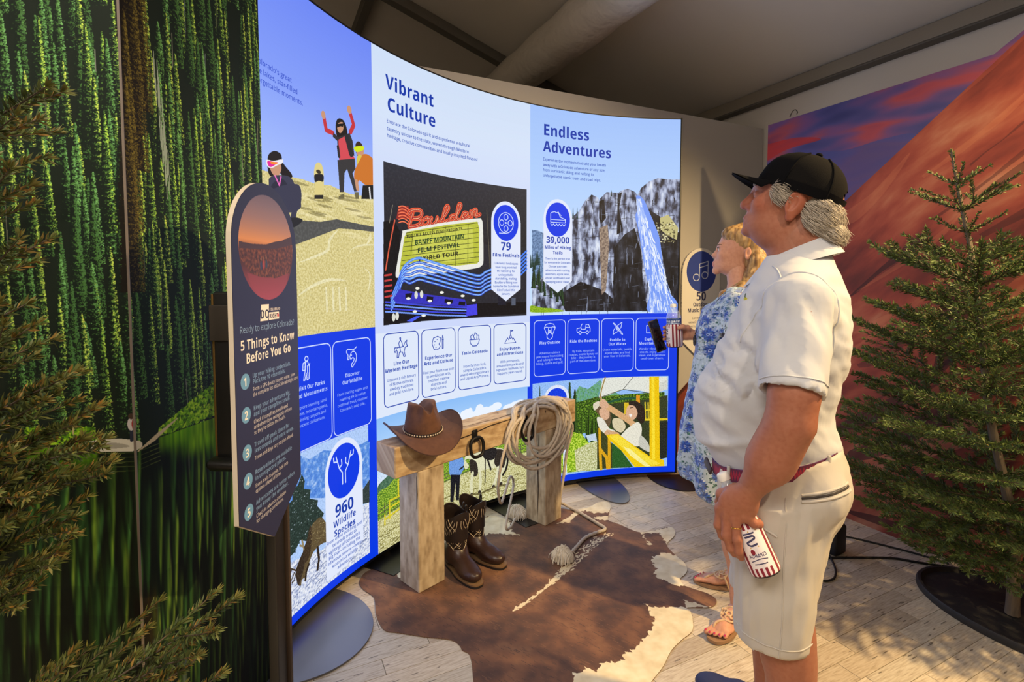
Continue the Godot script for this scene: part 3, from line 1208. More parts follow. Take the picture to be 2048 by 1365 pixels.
	p.polyt(Pic.smooth([0, 1770, 60, 1740, 130, 1715, 220, 1702, 330, 1690, 480, 1650, 600, 1620, 760, 1600, 930, 1600, 930, 1850, 0, 1850]), hill)
	var leaf := ramp(relief(256, 0.12, 22, FastNoiseLite.TYPE_SIMPLEX, 4), [[0.0, rgb(40, 66, 22)], [0.4, rgb(92, 138, 34)], [0.65, rgb(160, 194, 50)], [1.0, rgb(222, 232, 112)]])
	p.polyt(Pic.smooth([0, 1800, 60, 1785, 110, 1760, 150, 1790, 230, 1770, 330, 1760, 420, 1740, 520, 1755, 640, 1730, 760, 1745, 930, 1720, 930, 1900, 0, 1920], true, 4), leaf)
	var dirt := ramp(relief(256, 0.09, 23, FastNoiseLite.TYPE_SIMPLEX, 4), [[0.0, rgb(120, 112, 66)], [0.35, rgb(186, 180, 112)], [0.6, rgb(220, 216, 160)], [1.0, rgb(244, 240, 206)]])
	p.polyt([0, 1910, 300, 1885, 600, 1862, 930, 1842, 930, 2048, 0, 2048], dirt)
	for i in 240:
		var xx := r.randf() * 920
		var yy := 1950 + r.randf() * 95
		p.line([xx, yy, xx + 10 + r.randf() * 16, yy - 1], 2.5, rgb(112, 104, 52))
	for k in 3:
		p.line([0, 1868 + k * 17, 930, 1800 + k * 18], 4, rgb(86, 84, 62))
	for k in 9:
		p.line([40 + k * 104, 1850 - k * 7, 40 + k * 104, 1915 - k * 8], 5, rgb(86, 84, 62))
	for q in [[68, 1925, 68, 1850, 120, 1850, 120, 1780, 158, 1776, 158, 1846, 158, 1900], [40, 1920, 190, 1896], [40, 1940, 40, 1900], [190, 1915, 190, 1870], [68, 1880, 190, 1870]]:
		p.line(q, 8, rgb(222, 206, 40))
	p.line([120, 1850, 158, 1846], 8, rgb(222, 206, 40))
	horse(p)
	grain(p, 0, 1640, 916, 408, 0.16, 0.10, 504)
	p.rect(916, 1490, 14, 558, BLUE)
	return p.im

func culture_icon(p: Pic, k: int, o: Vector2) -> void:
	var sets := [
		[[-52, 10, -48, -6, -30, -4, 16, -6, 30, -30, 44, -40, 40, -22, 48, -6, 30, -2, 24, 22, 30, 50, 18, 50, 10, 24, -14, 22, -20, 52, -32, 52, -30, 18, -36, 6, -46, 22, -52, 10], [-14, -6, -18, -30, -4, -46, 6, -30, 12, -10], [-4, -46, -2, -56, -10, -60, -12, -52, -4, -46], [-10, -6, -4, 24]],
		[[-50, 0, -40, -34, -6, -42, 18, -30, 14, -10, 4, 6, 14, 22, 0, 36, -36, 34, -50, 0], [-30, -12, -26, -12], [-12, -24, -8, -24], [-34, 8, -30, 8], [-22, 24, -18, 24], [34, -46, 28, -20, 40, -18, 34, -46], [30, -16, 30, 34, 38, 34, 38, -16]],
		[[-40, 0, 40, 0, 32, 26, 16, 42, -16, 42, -32, 26, -40, 0], [-26, 0, -34, -20, -20, -34, -8, -20, 0, -2], [-8, -20, 4, -44, 20, -30, 18, -4], [20, -26, 34, -26, 34, -4]],
		[[-44, 44, -20, 8, -10, 22, 4, -14, 22, 22, 28, 12, 48, 44, -44, 44], [4, -14, 4, -44], [4, -44, 24, -40, 4, -32], [-4, 6, 4, 14, 12, 4]]]
	for q in sets[k]:
		var a := []
		for i in range(0, q.size(), 2):
			a.append(o + Vector2(q[i], q[i + 1]) * 0.76)
		p.line(a, 3.6, NAVY)

func horse(p: Pic) -> void:
	var white := rgb(226, 224, 186)
	var dark := rgb(48, 40, 34)
	# handler
	p.poly(Pic.smooth([434,1780, 502,1780, 519,1829, 502,1861, 485,1870, 434,1856, 425,1813]), rgb(110, 156, 226))
	p.poly([434,1851, 493,1868, 484,1992, 467,1986, 463,1895, 450,1990, 431,1984], rgb(22, 22, 30))
	p.oval(469,1758, 20, 26, rgb(190, 140, 110))
	p.poly([424,1733, 514,1751, 491,1736, 486,1717, 452,1712, 448,1729], rgb(206, 190, 150))
	p.line([491,1840, 536,1824], 8, rgb(30, 26, 24))
	# horse
	p.poly(Pic.smooth([525,1803, 542,1762, 571,1755, 616,1774, 708,1780, 772,1807, 787,1863, 777,1910, 754,1914, 731,1890, 662,1883, 616,1881, 587,1893, 559,1858, 548,1800]), white)
	p.poly(Pic.smooth([720,1792, 772,1810, 780,1862, 754,1905, 708,1866, 714,1819]), dark)
	p.poly(Pic.smooth([553,1810, 593,1829, 604,1888, 581,1901, 559,1876]), dark)
	p.poly(Pic.smooth([639,1775, 720,1787, 708,1837, 674,1839, 639,1817]), rgb(34, 30, 30))
	p.line([651,1815, 648,1946], 6, rgb(36, 32, 30))
	p.line([662,1827, 685,1889], 10, rgb(36, 32, 30))
	for q in [[570,1879, 561,1932, 564,1988], [616,1881, 620,1939, 613,1989], [731,1890, 720,1935, 701,1984], [757,1905, 745,1941, 748,1981]]:
		p.line(q, 17, white)
		p.oval(q[4], q[5], 10, 10, dark)
	p.line(Pic.smooth([778,1822, 791,1864, 780,1910, 761,1935], false), 12, rgb(28, 24, 22))
	p.poly(Pic.smooth([525,1803, 553,1801, 559,1775, 542,1757, 527,1777, 516,1828, 530,1850, 547,1836]), white)
	p.line([564,1988, 615,1999, 702,1989, 801,1993], 8, rgb(110, 100, 60))

func adventure_print() -> Image:
	var p := Pic.new(930, 2048, BLUE)
	var r := RandomNumberGenerator.new()
	r.seed = 13
	p.vgrad(0, 0, 930, 1112, [rgb(164, 196, 252), rgb(176, 208, 254), rgb(196, 222, 255), rgb(202, 226, 255)])
	p.fit("Endless", [81,148, 375,144], NAVY, true)
	p.fit("Adventures", [82,231, 512,233], NAVY, true)
	p.fit("Experience the moments that take your breath", [82,280, 490,280], NAVY)
	p.fit("away with a Colorado adventure of any size,", [82,306, 469,311], NAVY)
	p.fit("from our iconic skiing and rafting to", [82,333, 398,338], NAVY)
	p.fit("unforgettable scenic train and road trips.", [82,362, 443,367], NAVY)
	# cliff
	var rs := relief(512, 0.022, 31, FastNoiseLite.TYPE_PERLIN, 5)
	rs.resize(400, 900, Image.INTERPOLATE_CUBIC)
	var ss := relief(512, 0.02, 32, FastNoiseLite.TYPE_PERLIN, 5)
	ss.resize(512, 900, Image.INTERPOLATE_CUBIC)
	var rock := ramp(rs, [[0.0, rgb(24, 24, 32)], [0.32, rgb(58, 60, 74)], [0.45, rgb(112, 118, 142)], [0.6, rgb(164, 174, 204)], [0.75, rgb(196, 206, 230)], [1.0, rgb(236, 242, 252)]])
	var shade := ramp(ss, [[0.0, rgb(12, 12, 16)], [0.5, rgb(34, 34, 40)], [0.8, rgb(66, 68, 80)], [1.0, rgb(110, 114, 130)]])
	var outline := [14,1085, 13,651, 49,654, 85,665, 184,652, 275,565, 312,536, 349,479, 391,440, 428,452, 439,465, 486,421, 560,422, 581,407, 617,397, 664,414, 675,433, 700,389, 750,350, 801,332, 872,339, 931,338, 945,1098]
	p.polyt(outline, rock)
	p.polyt([186,999, 326,925, 466,972, 530,1020, 537,734, 599,657, 662,618, 705,751, 718,944, 751,1097, 230,1090], shade)
	p.polyt([732,502, 815,549, 847,673, 937,635, 945,1098, 884,1098, 850,847, 817,702, 764,559], shade)
	p.polyt([439,474, 471,464, 483,566, 451,605, 440,568], shade)
	p.polyt([555,432, 581,417, 566,507, 589,639, 552,658, 554,564], shade)
	for i in 420:
		var xx := 30 + r.randf() * 880
		var yy := 430 + r.randf() * 660
		if Geometry2D.is_point_in_polygon(Vector2(xx, yy), Pic.pts2(outline)):
			var ln := 20 + r.randf() * 60
			if r.randf() < 0.6:
				p.line([xx, yy, xx + r.randf_range(-6, 6), yy + ln], r.randf_range(1.5, 4), [rgb(28, 28, 34), rgb(40, 42, 52), rgb(120, 128, 150)][r.randi() % 3])
			else:
				p.line([xx, yy, xx + ln, yy + r.randf_range(-10, 6)], r.randf_range(1.0, 2.5), [rgb(30, 30, 36), rgb(48, 50, 60), rgb(90, 96, 114)][r.randi() % 3])
	p.poly([815,559, 865,539, 926,615, 918,683, 857,654, 821,626], rgb(196, 188, 130))
	p.dabs(r, 790, 580, 110, 120, 160, [rgb(230, 224, 180), rgb(60, 56, 40), rgb(120, 112, 80)], 3, 12, 0.6)
	p.polyt([441,624, 494,603, 505,716, 487,973, 461,1001], ramp(relief(128, 0.05, 33), [[0.0, rgb(90, 76, 70)], [0.5, rgb(150, 130, 116)], [1.0, rgb(196, 176, 150)]]))
	# falling water
	p.poly(Pic.smooth([669,436, 700,441, 727,474, 758,540, 785,597, 817,683, 840,847, 872,973, 924,1041, 930,1098, 751,1097, 760,992, 727,847, 704,723, 682,618, 666,551, 679,504], true, 4), rgb(120, 156, 246))
	for i in 420:
		var t := r.randf()
		var u := r.randf_range(-1, 1)
		var a := [682,447, 713,579, 762,751, 810,925, 839,1090]
		var k := mini(int(t * 4), 3)
		var f := t * 4 - k
		var c := Vector2(a[k * 2], a[k * 2 + 1]).lerp(Vector2(a[k * 2 + 2], a[k * 2 + 3]), f)
		var wd := 12 + t * 62
		c.x += u * wd
		p.line([c.x, c.y, c.x + 8 + u * 6, c.y + 18 + r.randf() * 34], r.randf_range(2, 6), [rgb(240, 246, 255), rgb(206, 222, 255), rgb(160, 188, 252)][r.randi() % 3])
	# firs and grass at the foot
	var mount := [13,651, 49,654, 81,665, 88,899, 14,944]
	p.polyt(mount, ramp(relief(128, 0.06, 34), [[0.0, rgb(66, 92, 130)], [1.0, rgb(150, 182, 226)]]))
	for i in 26:
		var x0: float = lerpf(0, 215, r.randf())
		var y0: float = 900 + r.randf() * 60 + x0 * 0.5
		fir_dab(p, r, x0, y0, 60 + r.randf() * 50, 16, rgb(22, 40, 30), rgb(54, 84, 48))
	for i in 7:
		fir_dab(p, r, 5 + i * 9, 830 + r.randf() * 40, 70, 11, rgb(26, 48, 44), rgb(48, 84, 70))
	for q in [[275,565], [301,564], [515,429]]:
		fir_dab(p, r, q[0], q[1] + 14, 62 if q[0] < 400 else 34, 9, rgb(24, 44, 40), rgb(40, 70, 60))
	p.polyt(Pic.smooth([8,1053, 77,1066, 154,1072, 219,1090, 8,1089]), ramp(relief(128, 0.12, 35), [[0.0, rgb(86, 130, 24)], [1.0, rgb(190, 220, 50)]]))
	p.rect(0, 1108, 930, 940, BLUE)
	pill(p, 86, 478, 184, 508, 64)
	var wv := rgb(214, 226, 255)
	var cx := 178.0
	p.line([cx - 46, 556, cx - 46, 604, cx + 48, 604, cx + 48, 586, cx + 14, 574, cx + 4, 548, cx - 10, 552, cx - 20, 546, cx - 40, 552, cx - 46, 556], 4, wv)
	var zig := []
	for i in 11:
		zig.append(Vector2(cx - 46 + i * 9.4, 612 + (10 if i % 2 else 0)))
	p.line(zig, 4, wv)
	p.line([cx - 46, 590, cx + 46, 590], 3, wv)
	for k in 3:
		p.line([cx + 2 + k * 5, 556 + k * 7, cx + 12 + k * 5, 552 + k * 7], 3, wv)
	p.text("39,000", cx, 716, 49, NAVY, true, 0.5)
	p.lines(["Miles of Hiking", "Trails"], cx, 748, 24, 28, NAVY, true, 0.5)
	p.lines(["There's the perfect trail", "for everyone in Colorado.", "Choose your own", "adventure with rushing", "waterfalls, alpine lakes,", "vibrant wildflowers and", "sweeping scenic views."], cx, 806, 15, 21, NAVY, false, 0.5)
	# cards
	var pale := rgb(206, 218, 255)
	var heads := [["Play Outside"], ["Ride the Rockies"], ["Paddle in", "Our Water"], ["Explore a", "Mountain Town"]]
	var bodies := [["Adventure shines", "year-round from skiing", "and tubing to hiking,", "biking, zipline and golf."], ["By train, mountain", "coaster, scenic byway or", "bike – the journey is", "part of the adventure."], ["Chase waterfalls, paddle", "alpine lakes and find", "your flow in Colorado."], ["Wander vibrant main", "streets, enjoy scenic", "views and experience", "small-town charm."]]
	for k in 4:
		var x := 28.0 + k * 217.0
		card(p, x, 1136, 202, 304, pale)
		p.lines(heads[k], x + 101, 1266, 22, 24, pale, true, 0.5)
		p.lines(bodies[k], x + 101, 1320, 16.5, 19, pale, false, 0.5)
		adventure_icon(p, k, Vector2(x + 101, 1194), pale)
	train_picture(p, r)
	return p.im

func adventure_icon(p: Pic, k: int, o: Vector2, c: Color) -> void:
	var sets := [
		[[-44, -20, -30, -44, 0, -50, 30, -44, 44, -20, 26, -26, 10, -22, -10, -22, -26, -26, -44, -20], [-44, -20, -22, 26], [44, -20, 22, 26], [-10, -22, -12, 16], [10, -22, 12, 16], [-22, 26, -22, 44, -8, 56, 8, 56, 22, 44, 22, 26, 0, 10, -22, 26], [-6, 4, 0, -4, 6, 4, 0, 10, -6, 4]],
		[[-52, 6, -50, -8, -20, -12, -14, 0, 16, -2, 20, -34, 40, -34, 52, -8, 52, 16, 44, 18], [-52, 6, -46, 20, -36, 20], [-14, 20, 18, 20], [-22, -12, -14, -36, -6, -38], [20, -14, 50, -12], [-26, 10, -18, 14, -16, 22, -22, 32, -32, 30, -36, 22, -34, 14, -26, 10], [30, 10, 38, 14, 40, 22, 34, 32, 24, 30, 20, 22, 22, 14, 30, 10]],
		[[-34, 40, -30, 10, 0, -22, 34, -44, 26, -6, 0, 22, -34, 40], [-34, -40, -26, -30, 30, 38, 40, 42, 36, 32, -22, -36, -34, -40], [-8, 2, 4, -12, 10, -2, -2, 12, -8, 2]],
		[[-44, -18, -22, -18, -14, -30, 14, -30, 22, -18, 44, -18, 44, 34, -44, 34, -44, -18], [-18, 8, -12, -8, 4, -12, 18, 0, 16, 18, 2, 26, -14, 20, -18, 8], [-6, 8, 4, 2, 8, 12, -2, 16, -6, 8]]]
	for q in sets[k]:
		var a := []
		for i in range(0, q.size(), 2):
			a.append(o + Vector2(q[i], q[i + 1]) * 0.82)
		p.line(a, 4, c)

func fir_dab(p: Pic, r: RandomNumberGenerator, x: float, y: float, h: float, w: float, dark: Color, lit: Color) -> void:
	p.line([x, y, x, y - h], 2.5, dark)
	var n := int(h / 5)
	for i in n:
		var t := float(i) / n
		var hw := w * (0.15 + 0.85 * t) * r.randf_range(0.7, 1.1)
		var yy := y - h + h * t
		p.poly([x - hw, yy + 6, x, yy - 3, x + hw, yy + 6], dark)
		p.poly([x, yy - 2, x + hw * 0.9, yy + 5, x + hw * 0.2, yy + 4], lit)

func train_picture(p: Pic, r: RandomNumberGenerator) -> void:
	# photograph of two riders leaning from a yellow rail car
	p.rect(18, 1476, 864, 538, rgb(150, 192, 250))
	var hills := ramp(relief(128, 0.05, 41), [[0.0, rgb(70, 130, 84)], [0.5, rgb(112, 176, 128)], [1.0, rgb(96, 140, 190)]])
	p.polyt([263,1603, 321,1514, 379,1535, 455,1488, 513,1543, 590,1582, 591,1687, 263,1663], hills)
	var wood := ramp(relief(256, 0.07, 42, FastNoiseLite.TYPE_SIMPLEX, 4), [[0.0, rgb(16, 32, 8)], [0.45, rgb(52, 84, 20)], [0.7, rgb(96, 140, 34)], [1.0, rgb(180, 210, 60)]])
	p.polyt([243,1610, 341,1601, 437,1582, 552,1580, 860,1572, 864,1821, 245,1780], wood)
	for i in 16:
		fir_dab(p, r, lerpf(330, 540, r.randf()), 1800 + r.randf() * 60, 130 + r.randf() * 50, 17, rgb(24, 44, 12), rgb(92, 134, 30))
	for i in 2:
		fir_dab(p, r, 260 + i * 34, 1860, 370 - i * 40, 52, rgb(22, 40, 16), rgb(60, 96, 26))
	fir_dab(p, r, 66, 1640, 150, 14, rgb(30, 54, 36), rgb(58, 96, 50))
	var bush := ramp(relief(256, 0.06, 43, FastNoiseLite.TYPE_SIMPLEX, 4), [[0.0, rgb(62, 96, 14)], [0.4, rgb(140, 186, 26)], [0.7, rgb(200, 224, 70)], [1.0, rgb(240, 244, 170)]])
	p.polyt([197,1999, 196,1774, 254,1764, 342,1790, 382,1846, 459,1836, 480,2013], bush)
	var bank := ramp(relief(256, 0.07, 44, FastNoiseLite.TYPE_SIMPLEX, 4), [[0.0, rgb(128, 130, 70)], [0.5, rgb(206, 208, 150)], [1.0, rgb(250, 248, 226)]])
	p.polyt([294,1879, 391,1847, 459,1836, 461,2011, 305,2001], bank)
	p.poly([367,1801, 430,1794, 440,1843, 381,1833], rgb(196, 214, 232))
	# pill that peeks over the beam
	p.poly(Pic.ell([175,1553][0], [175,1570][1], 82, 74), rgb(226, 233, 252))
	p.poly(Pic.ell([175,1553][0], [175,1574][1], 66, 60), BLUE)
	p.rect([220,1692][0], [220,1692][1], 24, 330, rgb(226, 233, 252))
	# canopy of the rail car
	p.poly([474,1476, 877,1479, 878,1519, 823,1545, 768,1575, 712,1560, 604,1547, 514,1578, 447,1591], rgb(230, 232, 222))
	p.poly([827,1518, 877,1497, 878,1554, 828,1571], rgb(214, 216, 206))
	p.line([604,1547, 664,1479], 3, rgb(70, 70, 66))
	p.line([447,1591, 604,1549, 768,1577], 4, rgb(80, 84, 60))
	p.line([489,1473, 466,1541, 456,1592], 7, rgb(160, 130, 60))
	# dark inside, yellow frame
	p.poly([514,1630, 741,1614, 879,1590, 885,1964, 774,1961, 516,1761], rgb(52, 60, 34))
	p.line([500,1621, 590,1604, 703,1604], 12, rgb(34, 84, 58))
	p.poly([610,1626, 647,1628, 639,1689, 611,1697], rgb(222, 190, 40))
	p.poly([685,1585, 708,1586, 709,1639, 685,1638], rgb(230, 150, 30))
	for q in [[741,1631, 745,1729], [760,1632, 763,1729]]:
		p.line(q, 8, rgb(226, 200, 44))
	p.line([742,1676, 825,1673], 8, rgb(226, 200, 44))
	p.line([743,1733, 881,1732], 12, rgb(236, 206, 40))
	p.poly([439,1755, 478,1776, 517,1840, 653,2013, 441,2005], rgb(60, 66, 30))
	p.poly([536,1859, 594,1907, 671,2010, 538,2009], rgb(40, 92, 36))
	for q in [[453,1774, 466,2007], [517,1823, 519,2012], [459,1888, 503,1945, 509,2007]]:
		p.line(q, 18, rgb(224, 168, 24))
	p.line([444,1756, 450,1931], 4, rgb(60, 50, 20))
	# riders
	var skin := rgb(222, 176, 142)
	p.blob([418,1624, 457,1609, 500,1621, 515,1656, 530,1710, 516,1761, 497,1769, 477,1715, 438,1677], rgb(104, 82, 56))
	p.blob([452,1661, 486,1650, 515,1674, 515,1709, 491,1720, 462,1705], skin)
	p.poly(Pic.smooth([413,1624, 447,1609, 457,1627, 438,1651, 419,1659]), rgb(226, 214, 190))
	p.poly(Pic.smooth([438,1703, 477,1715, 516,1770, 555,1790, 516,1805, 478,1793, 448,1756]), rgb(234, 230, 214))
	p.poly(Pic.smooth([539,1719, 592,1722, 621,1768, 593,1801, 545,1772]), rgb(222, 208, 170))
	p.blob([638,1628, 685,1621, 732,1658, 743,1720, 724,1755, 691,1727, 667,1690], rgb(44, 32, 26))
	p.blob([624,1671, 638,1645, 676,1651, 695,1692, 677,1726, 639,1729, 622,1702], skin)
	p.poly([639,1698, 662,1695, 653,1716], rgb(250, 246, 240))
	p.line([648,1659, 667,1657], 4, rgb(50, 34, 26))
	p.line(Pic.smooth([706,1789, 639,1733, 553,1676, 500,1642], false), 34, rgb(220, 172, 120))
	p.blob([452,1618, 476,1597, 505,1621, 510,1647, 481,1654, 457,1640], skin)
	p.line([462,1618, 464,1588], 8, skin)
	p.poly(Pic.smooth([616,1794, 649,1769, 696,1745, 720,1772, 721,1817, 707,1887, 651,1875, 588,1836]), rgb(236, 232, 214))
	p.poly(Pic.smooth([716,1825, 763,1872, 774,1926, 717,1897, 703,1869]), rgb(206, 204, 190))
	p.poly([483,1798, 502,1778, 574,1800, 593,1823, 555,1834, 517,1831], rgb(216, 170, 126))
	# yellow rail and post in front
	p.poly([497,1808, 574,1809, 651,1867, 774,1952, 862,1977, 866,2016, 681,2012, 594,1907, 517,1840], rgb(246, 206, 12))
	p.poly([517,1818, 574,1813, 727,1933, 840,1999, 793,2011, 652,1938], rgb(252, 226, 60))
	p.poly([608,1886, 651,1902, 727,1968, 784,2014, 747,2012, 652,1942], rgb(255, 244, 150))
	p.poly([765,1478, 824,1479, 837,1977, 774,1969], rgb(244, 200, 10))
	p.poly([778,1478, 796,1478, 808,1971, 789,1969], rgb(254, 226, 50))
	p.poly([831,1749, 881,1745, 876,1964, 839,1972], rgb(34, 38, 30))
	p.line([831,1733, 881,1732], 14, rgb(226, 196, 30))
	grain(p, 18, 1476, 864, 538, 0.16, 0.10, 506)
	p.rect(882, 1470, 48, 578, BLUE)
	p.rect(0, 1470, 18, 578, BLUE)
	p.rect(0, 2014, 930, 34, BLUE)

# one conifer of the forest print: a fuzzy spire, lit from the right
func conifer_stamp(r: RandomNumberGenerator, w: int, h: int, dark: Color, mid: Color, lit: Color) -> Image:
	var im := Image.create_empty(w, h, false, Image.FORMAT_RGBA8)
	var cx := w / 2.0
	for y in h:
		var t := float(y) / h
		var reach := (0.04 + 0.90 * pow(t, 0.75)) * w * 0.5 * r.randf_range(0.75, 1.0)
		im.fill_rect(Rect2i(int(cx - reach), y, int(reach * 1.7) + 1, 1), dark)
	for i in int(w * h * 0.16):
		var t := pow(r.randf(), 0.8)
		var u := r.randf_range(-1.0, 1.0)
		var reach := (0.04 + 0.96 * pow(t, 0.75)) * w * 0.5
		var v := u * 0.62 + 0.36 - 0.42 * t + r.randfn() * 0.22 + 0.22 * sin(t * h * 0.55 + absf(u) * 3.0)
		if v < -0.05:
			continue
		var c := mid.lerp(lit, clampf((v - 0.25) * 1.5, 0, 1)) if v > 0.25 else dark.lerp(mid, clampf(v * 4.0, 0, 1))
		im.fill_rect(Rect2i(int(cx + u * reach), int(t * h + absf(u) * 3.0), 2 if r.randf() < 0.5 else 3, 1 if r.randf() < 0.5 else 2), c)
	return im

func forest_print() -> Image:
	var W := 1062
	var p := Pic.new(W, 2064, rgb(20, 32, 24))
	var r := RandomNumberGenerator.new()
	r.seed = 23
	var water := 1262
	var stamps := []
	for k in 22:
		var warm := r.randf()
		var lit := rgb(188, 238, 88).lerp(rgb(246, 250, 118), warm * warm) if k % 3 else rgb(122, 188, 112)
		if k % 5 == 4:
			lit = rgb(76, 124, 72)
		stamps.append(conifer_stamp(r, 30 + r.randi() % 18, 130 + r.randi() % 110, rgb(16, 30, 22), rgb(70, 116, 52), lit))
	var brown := conifer_stamp(r, 60, 420, rgb(22, 18, 12), rgb(70, 62, 26), rgb(120, 110, 44))
	var rows := 13
	for j in rows:
		var foot := 150.0 + (water - 150.0) * j / (rows - 1.0)
		for i in 52:
			var s: Image = stamps[r.randi() % stamps.size()]
			if r.randf() < 0.12:
				continue
			var x := int(r.randf() * (W + 40)) - 30
			var y := int(foot + r.randf_range(-46, 30)) - s.get_height()
			p.im.blend_rect(s, Rect2i(Vector2i.ZERO, s.get_size()), Vector2i(x, mini(y, water - s.get_height())))
		for i in 3:
			var x := r.randf() * W
			var c := [rgb(120, 124, 116), rgb(96, 112, 120), rgb(84, 88, 74)][r.randi() % 3] as Color
			p.line([x, foot - 110, x + r.randf_range(-4, 4), foot - 110 + r.randf_range(40, 110)], 2.2, c)
	# dark slot of taller, unlit trees by the fold
	for i in 5:
		p.im.blend_rect(brown, Rect2i(0, 0, 60, 420), Vector2i(606 + int(r.randf() * 40), 60 + i * 120))
	# falls of pale snags high on the slope
	for k in 26:
		var x := 706 + r.randf() * 14 + k * 0.8
		p.line([x, 470 + k * 8, x + 2, 540 + k * 9], 2, rgb(148, 166, 156))
	# shore bushes
	var leaf := [rgb(120, 180, 24), rgb(88, 146, 20), rgb(160, 206, 44), rgb(50, 92, 14)]
	for i in 1500:
		var x := 690 + r.randf() * 250
		var y := water - 4 - r.randf() * (14 + (x - 690) * 0.42)
		p.oval(x, y, 2 + r.randf() * 3, 2 + r.randf() * 2, leaf[r.randi() % 4])
	for i in 500:
		var x := 430 + r.randf() * 130
		p.oval(x, water - 6 - r.randf() * 34, 2 + r.randf() * 3, 2, leaf[r.randi() % 4])
	# the lake: a mirrored, stretched and darkened slope
	var up := p.im.get_region(Rect2i(0, water - 800, W, 800))
	up.flip_y()
	up.resize(W / 3, 26, Image.INTERPOLATE_LANCZOS)
	up.resize(W, 802, Image.INTERPOLATE_CUBIC)
	up.adjust_bcs(0.9, 1.1, 1.1)
	p.im.blit_rect(up, Rect2i(0, 0, W, 802), Vector2i(0, water))
	for i in 46:
		var x := r.randf() * W
		var y := water + 20 + r.randf() * 460
		var c := Color(0.42, 0.62, 0.10, 0.16) if r.randf() < 0.6 else Color(0.01, 0.04, 0.02, 0.3)
		var st := Pic.new(8, 8, c)
		var hh := 80 + r.randf() * 220
		p.polyt(Pic.smooth([x, y, x + 5, y + hh * 0.3, x + 3, y + hh * 0.7, x + 6, y + hh, x - 5, y + hh * 0.8, x - 3, y + hh * 0.3]), st.im)
	var deep := Pic.new(8, 8, Color(0.01, 0.02, 0.03, 0.10))
	for k in 9:
		p.polyt([0, water + 260 + k * 60, W, water + 300 + k * 60, W, 2064, 0, 2064], deep.im)
	for k in 5:
		p.line([480, water + 14 + k * 9, 690, water + 12 + k * 9], 1.5, rgb(70, 84, 40))
	# white ledge and logs, an angler
	p.poly(Pic.smooth([520, water + 4, 550, water - 12, 600, water - 16, 640, water - 8, 640, water + 8, 560, water + 10]), rgb(206, 204, 190))
	p.poly(Pic.smooth([545, water - 2, 590, water - 8, 620, water, 580, water + 4]), rgb(160, 158, 146))
	for k in 5:
		p.line([636 + k * 9, water + 12 - k * 2, 690 + k * 12, water - 12 - k * 4], 3, rgb(188, 176, 150))
	p.line([624, water - 12, 624, water - 34], 6, rgb(40, 44, 62))
	p.oval(624, water - 44, 7, 13, rgb(190, 186, 186))
	p.oval(630, water - 44, 5, 11, rgb(148, 52, 46))
	p.oval(625, water - 60, 6, 6, rgb(66, 50, 40))
	p.im.resize(W, 2048, Image.INTERPOLATE_BILINEAR)
	return p.im

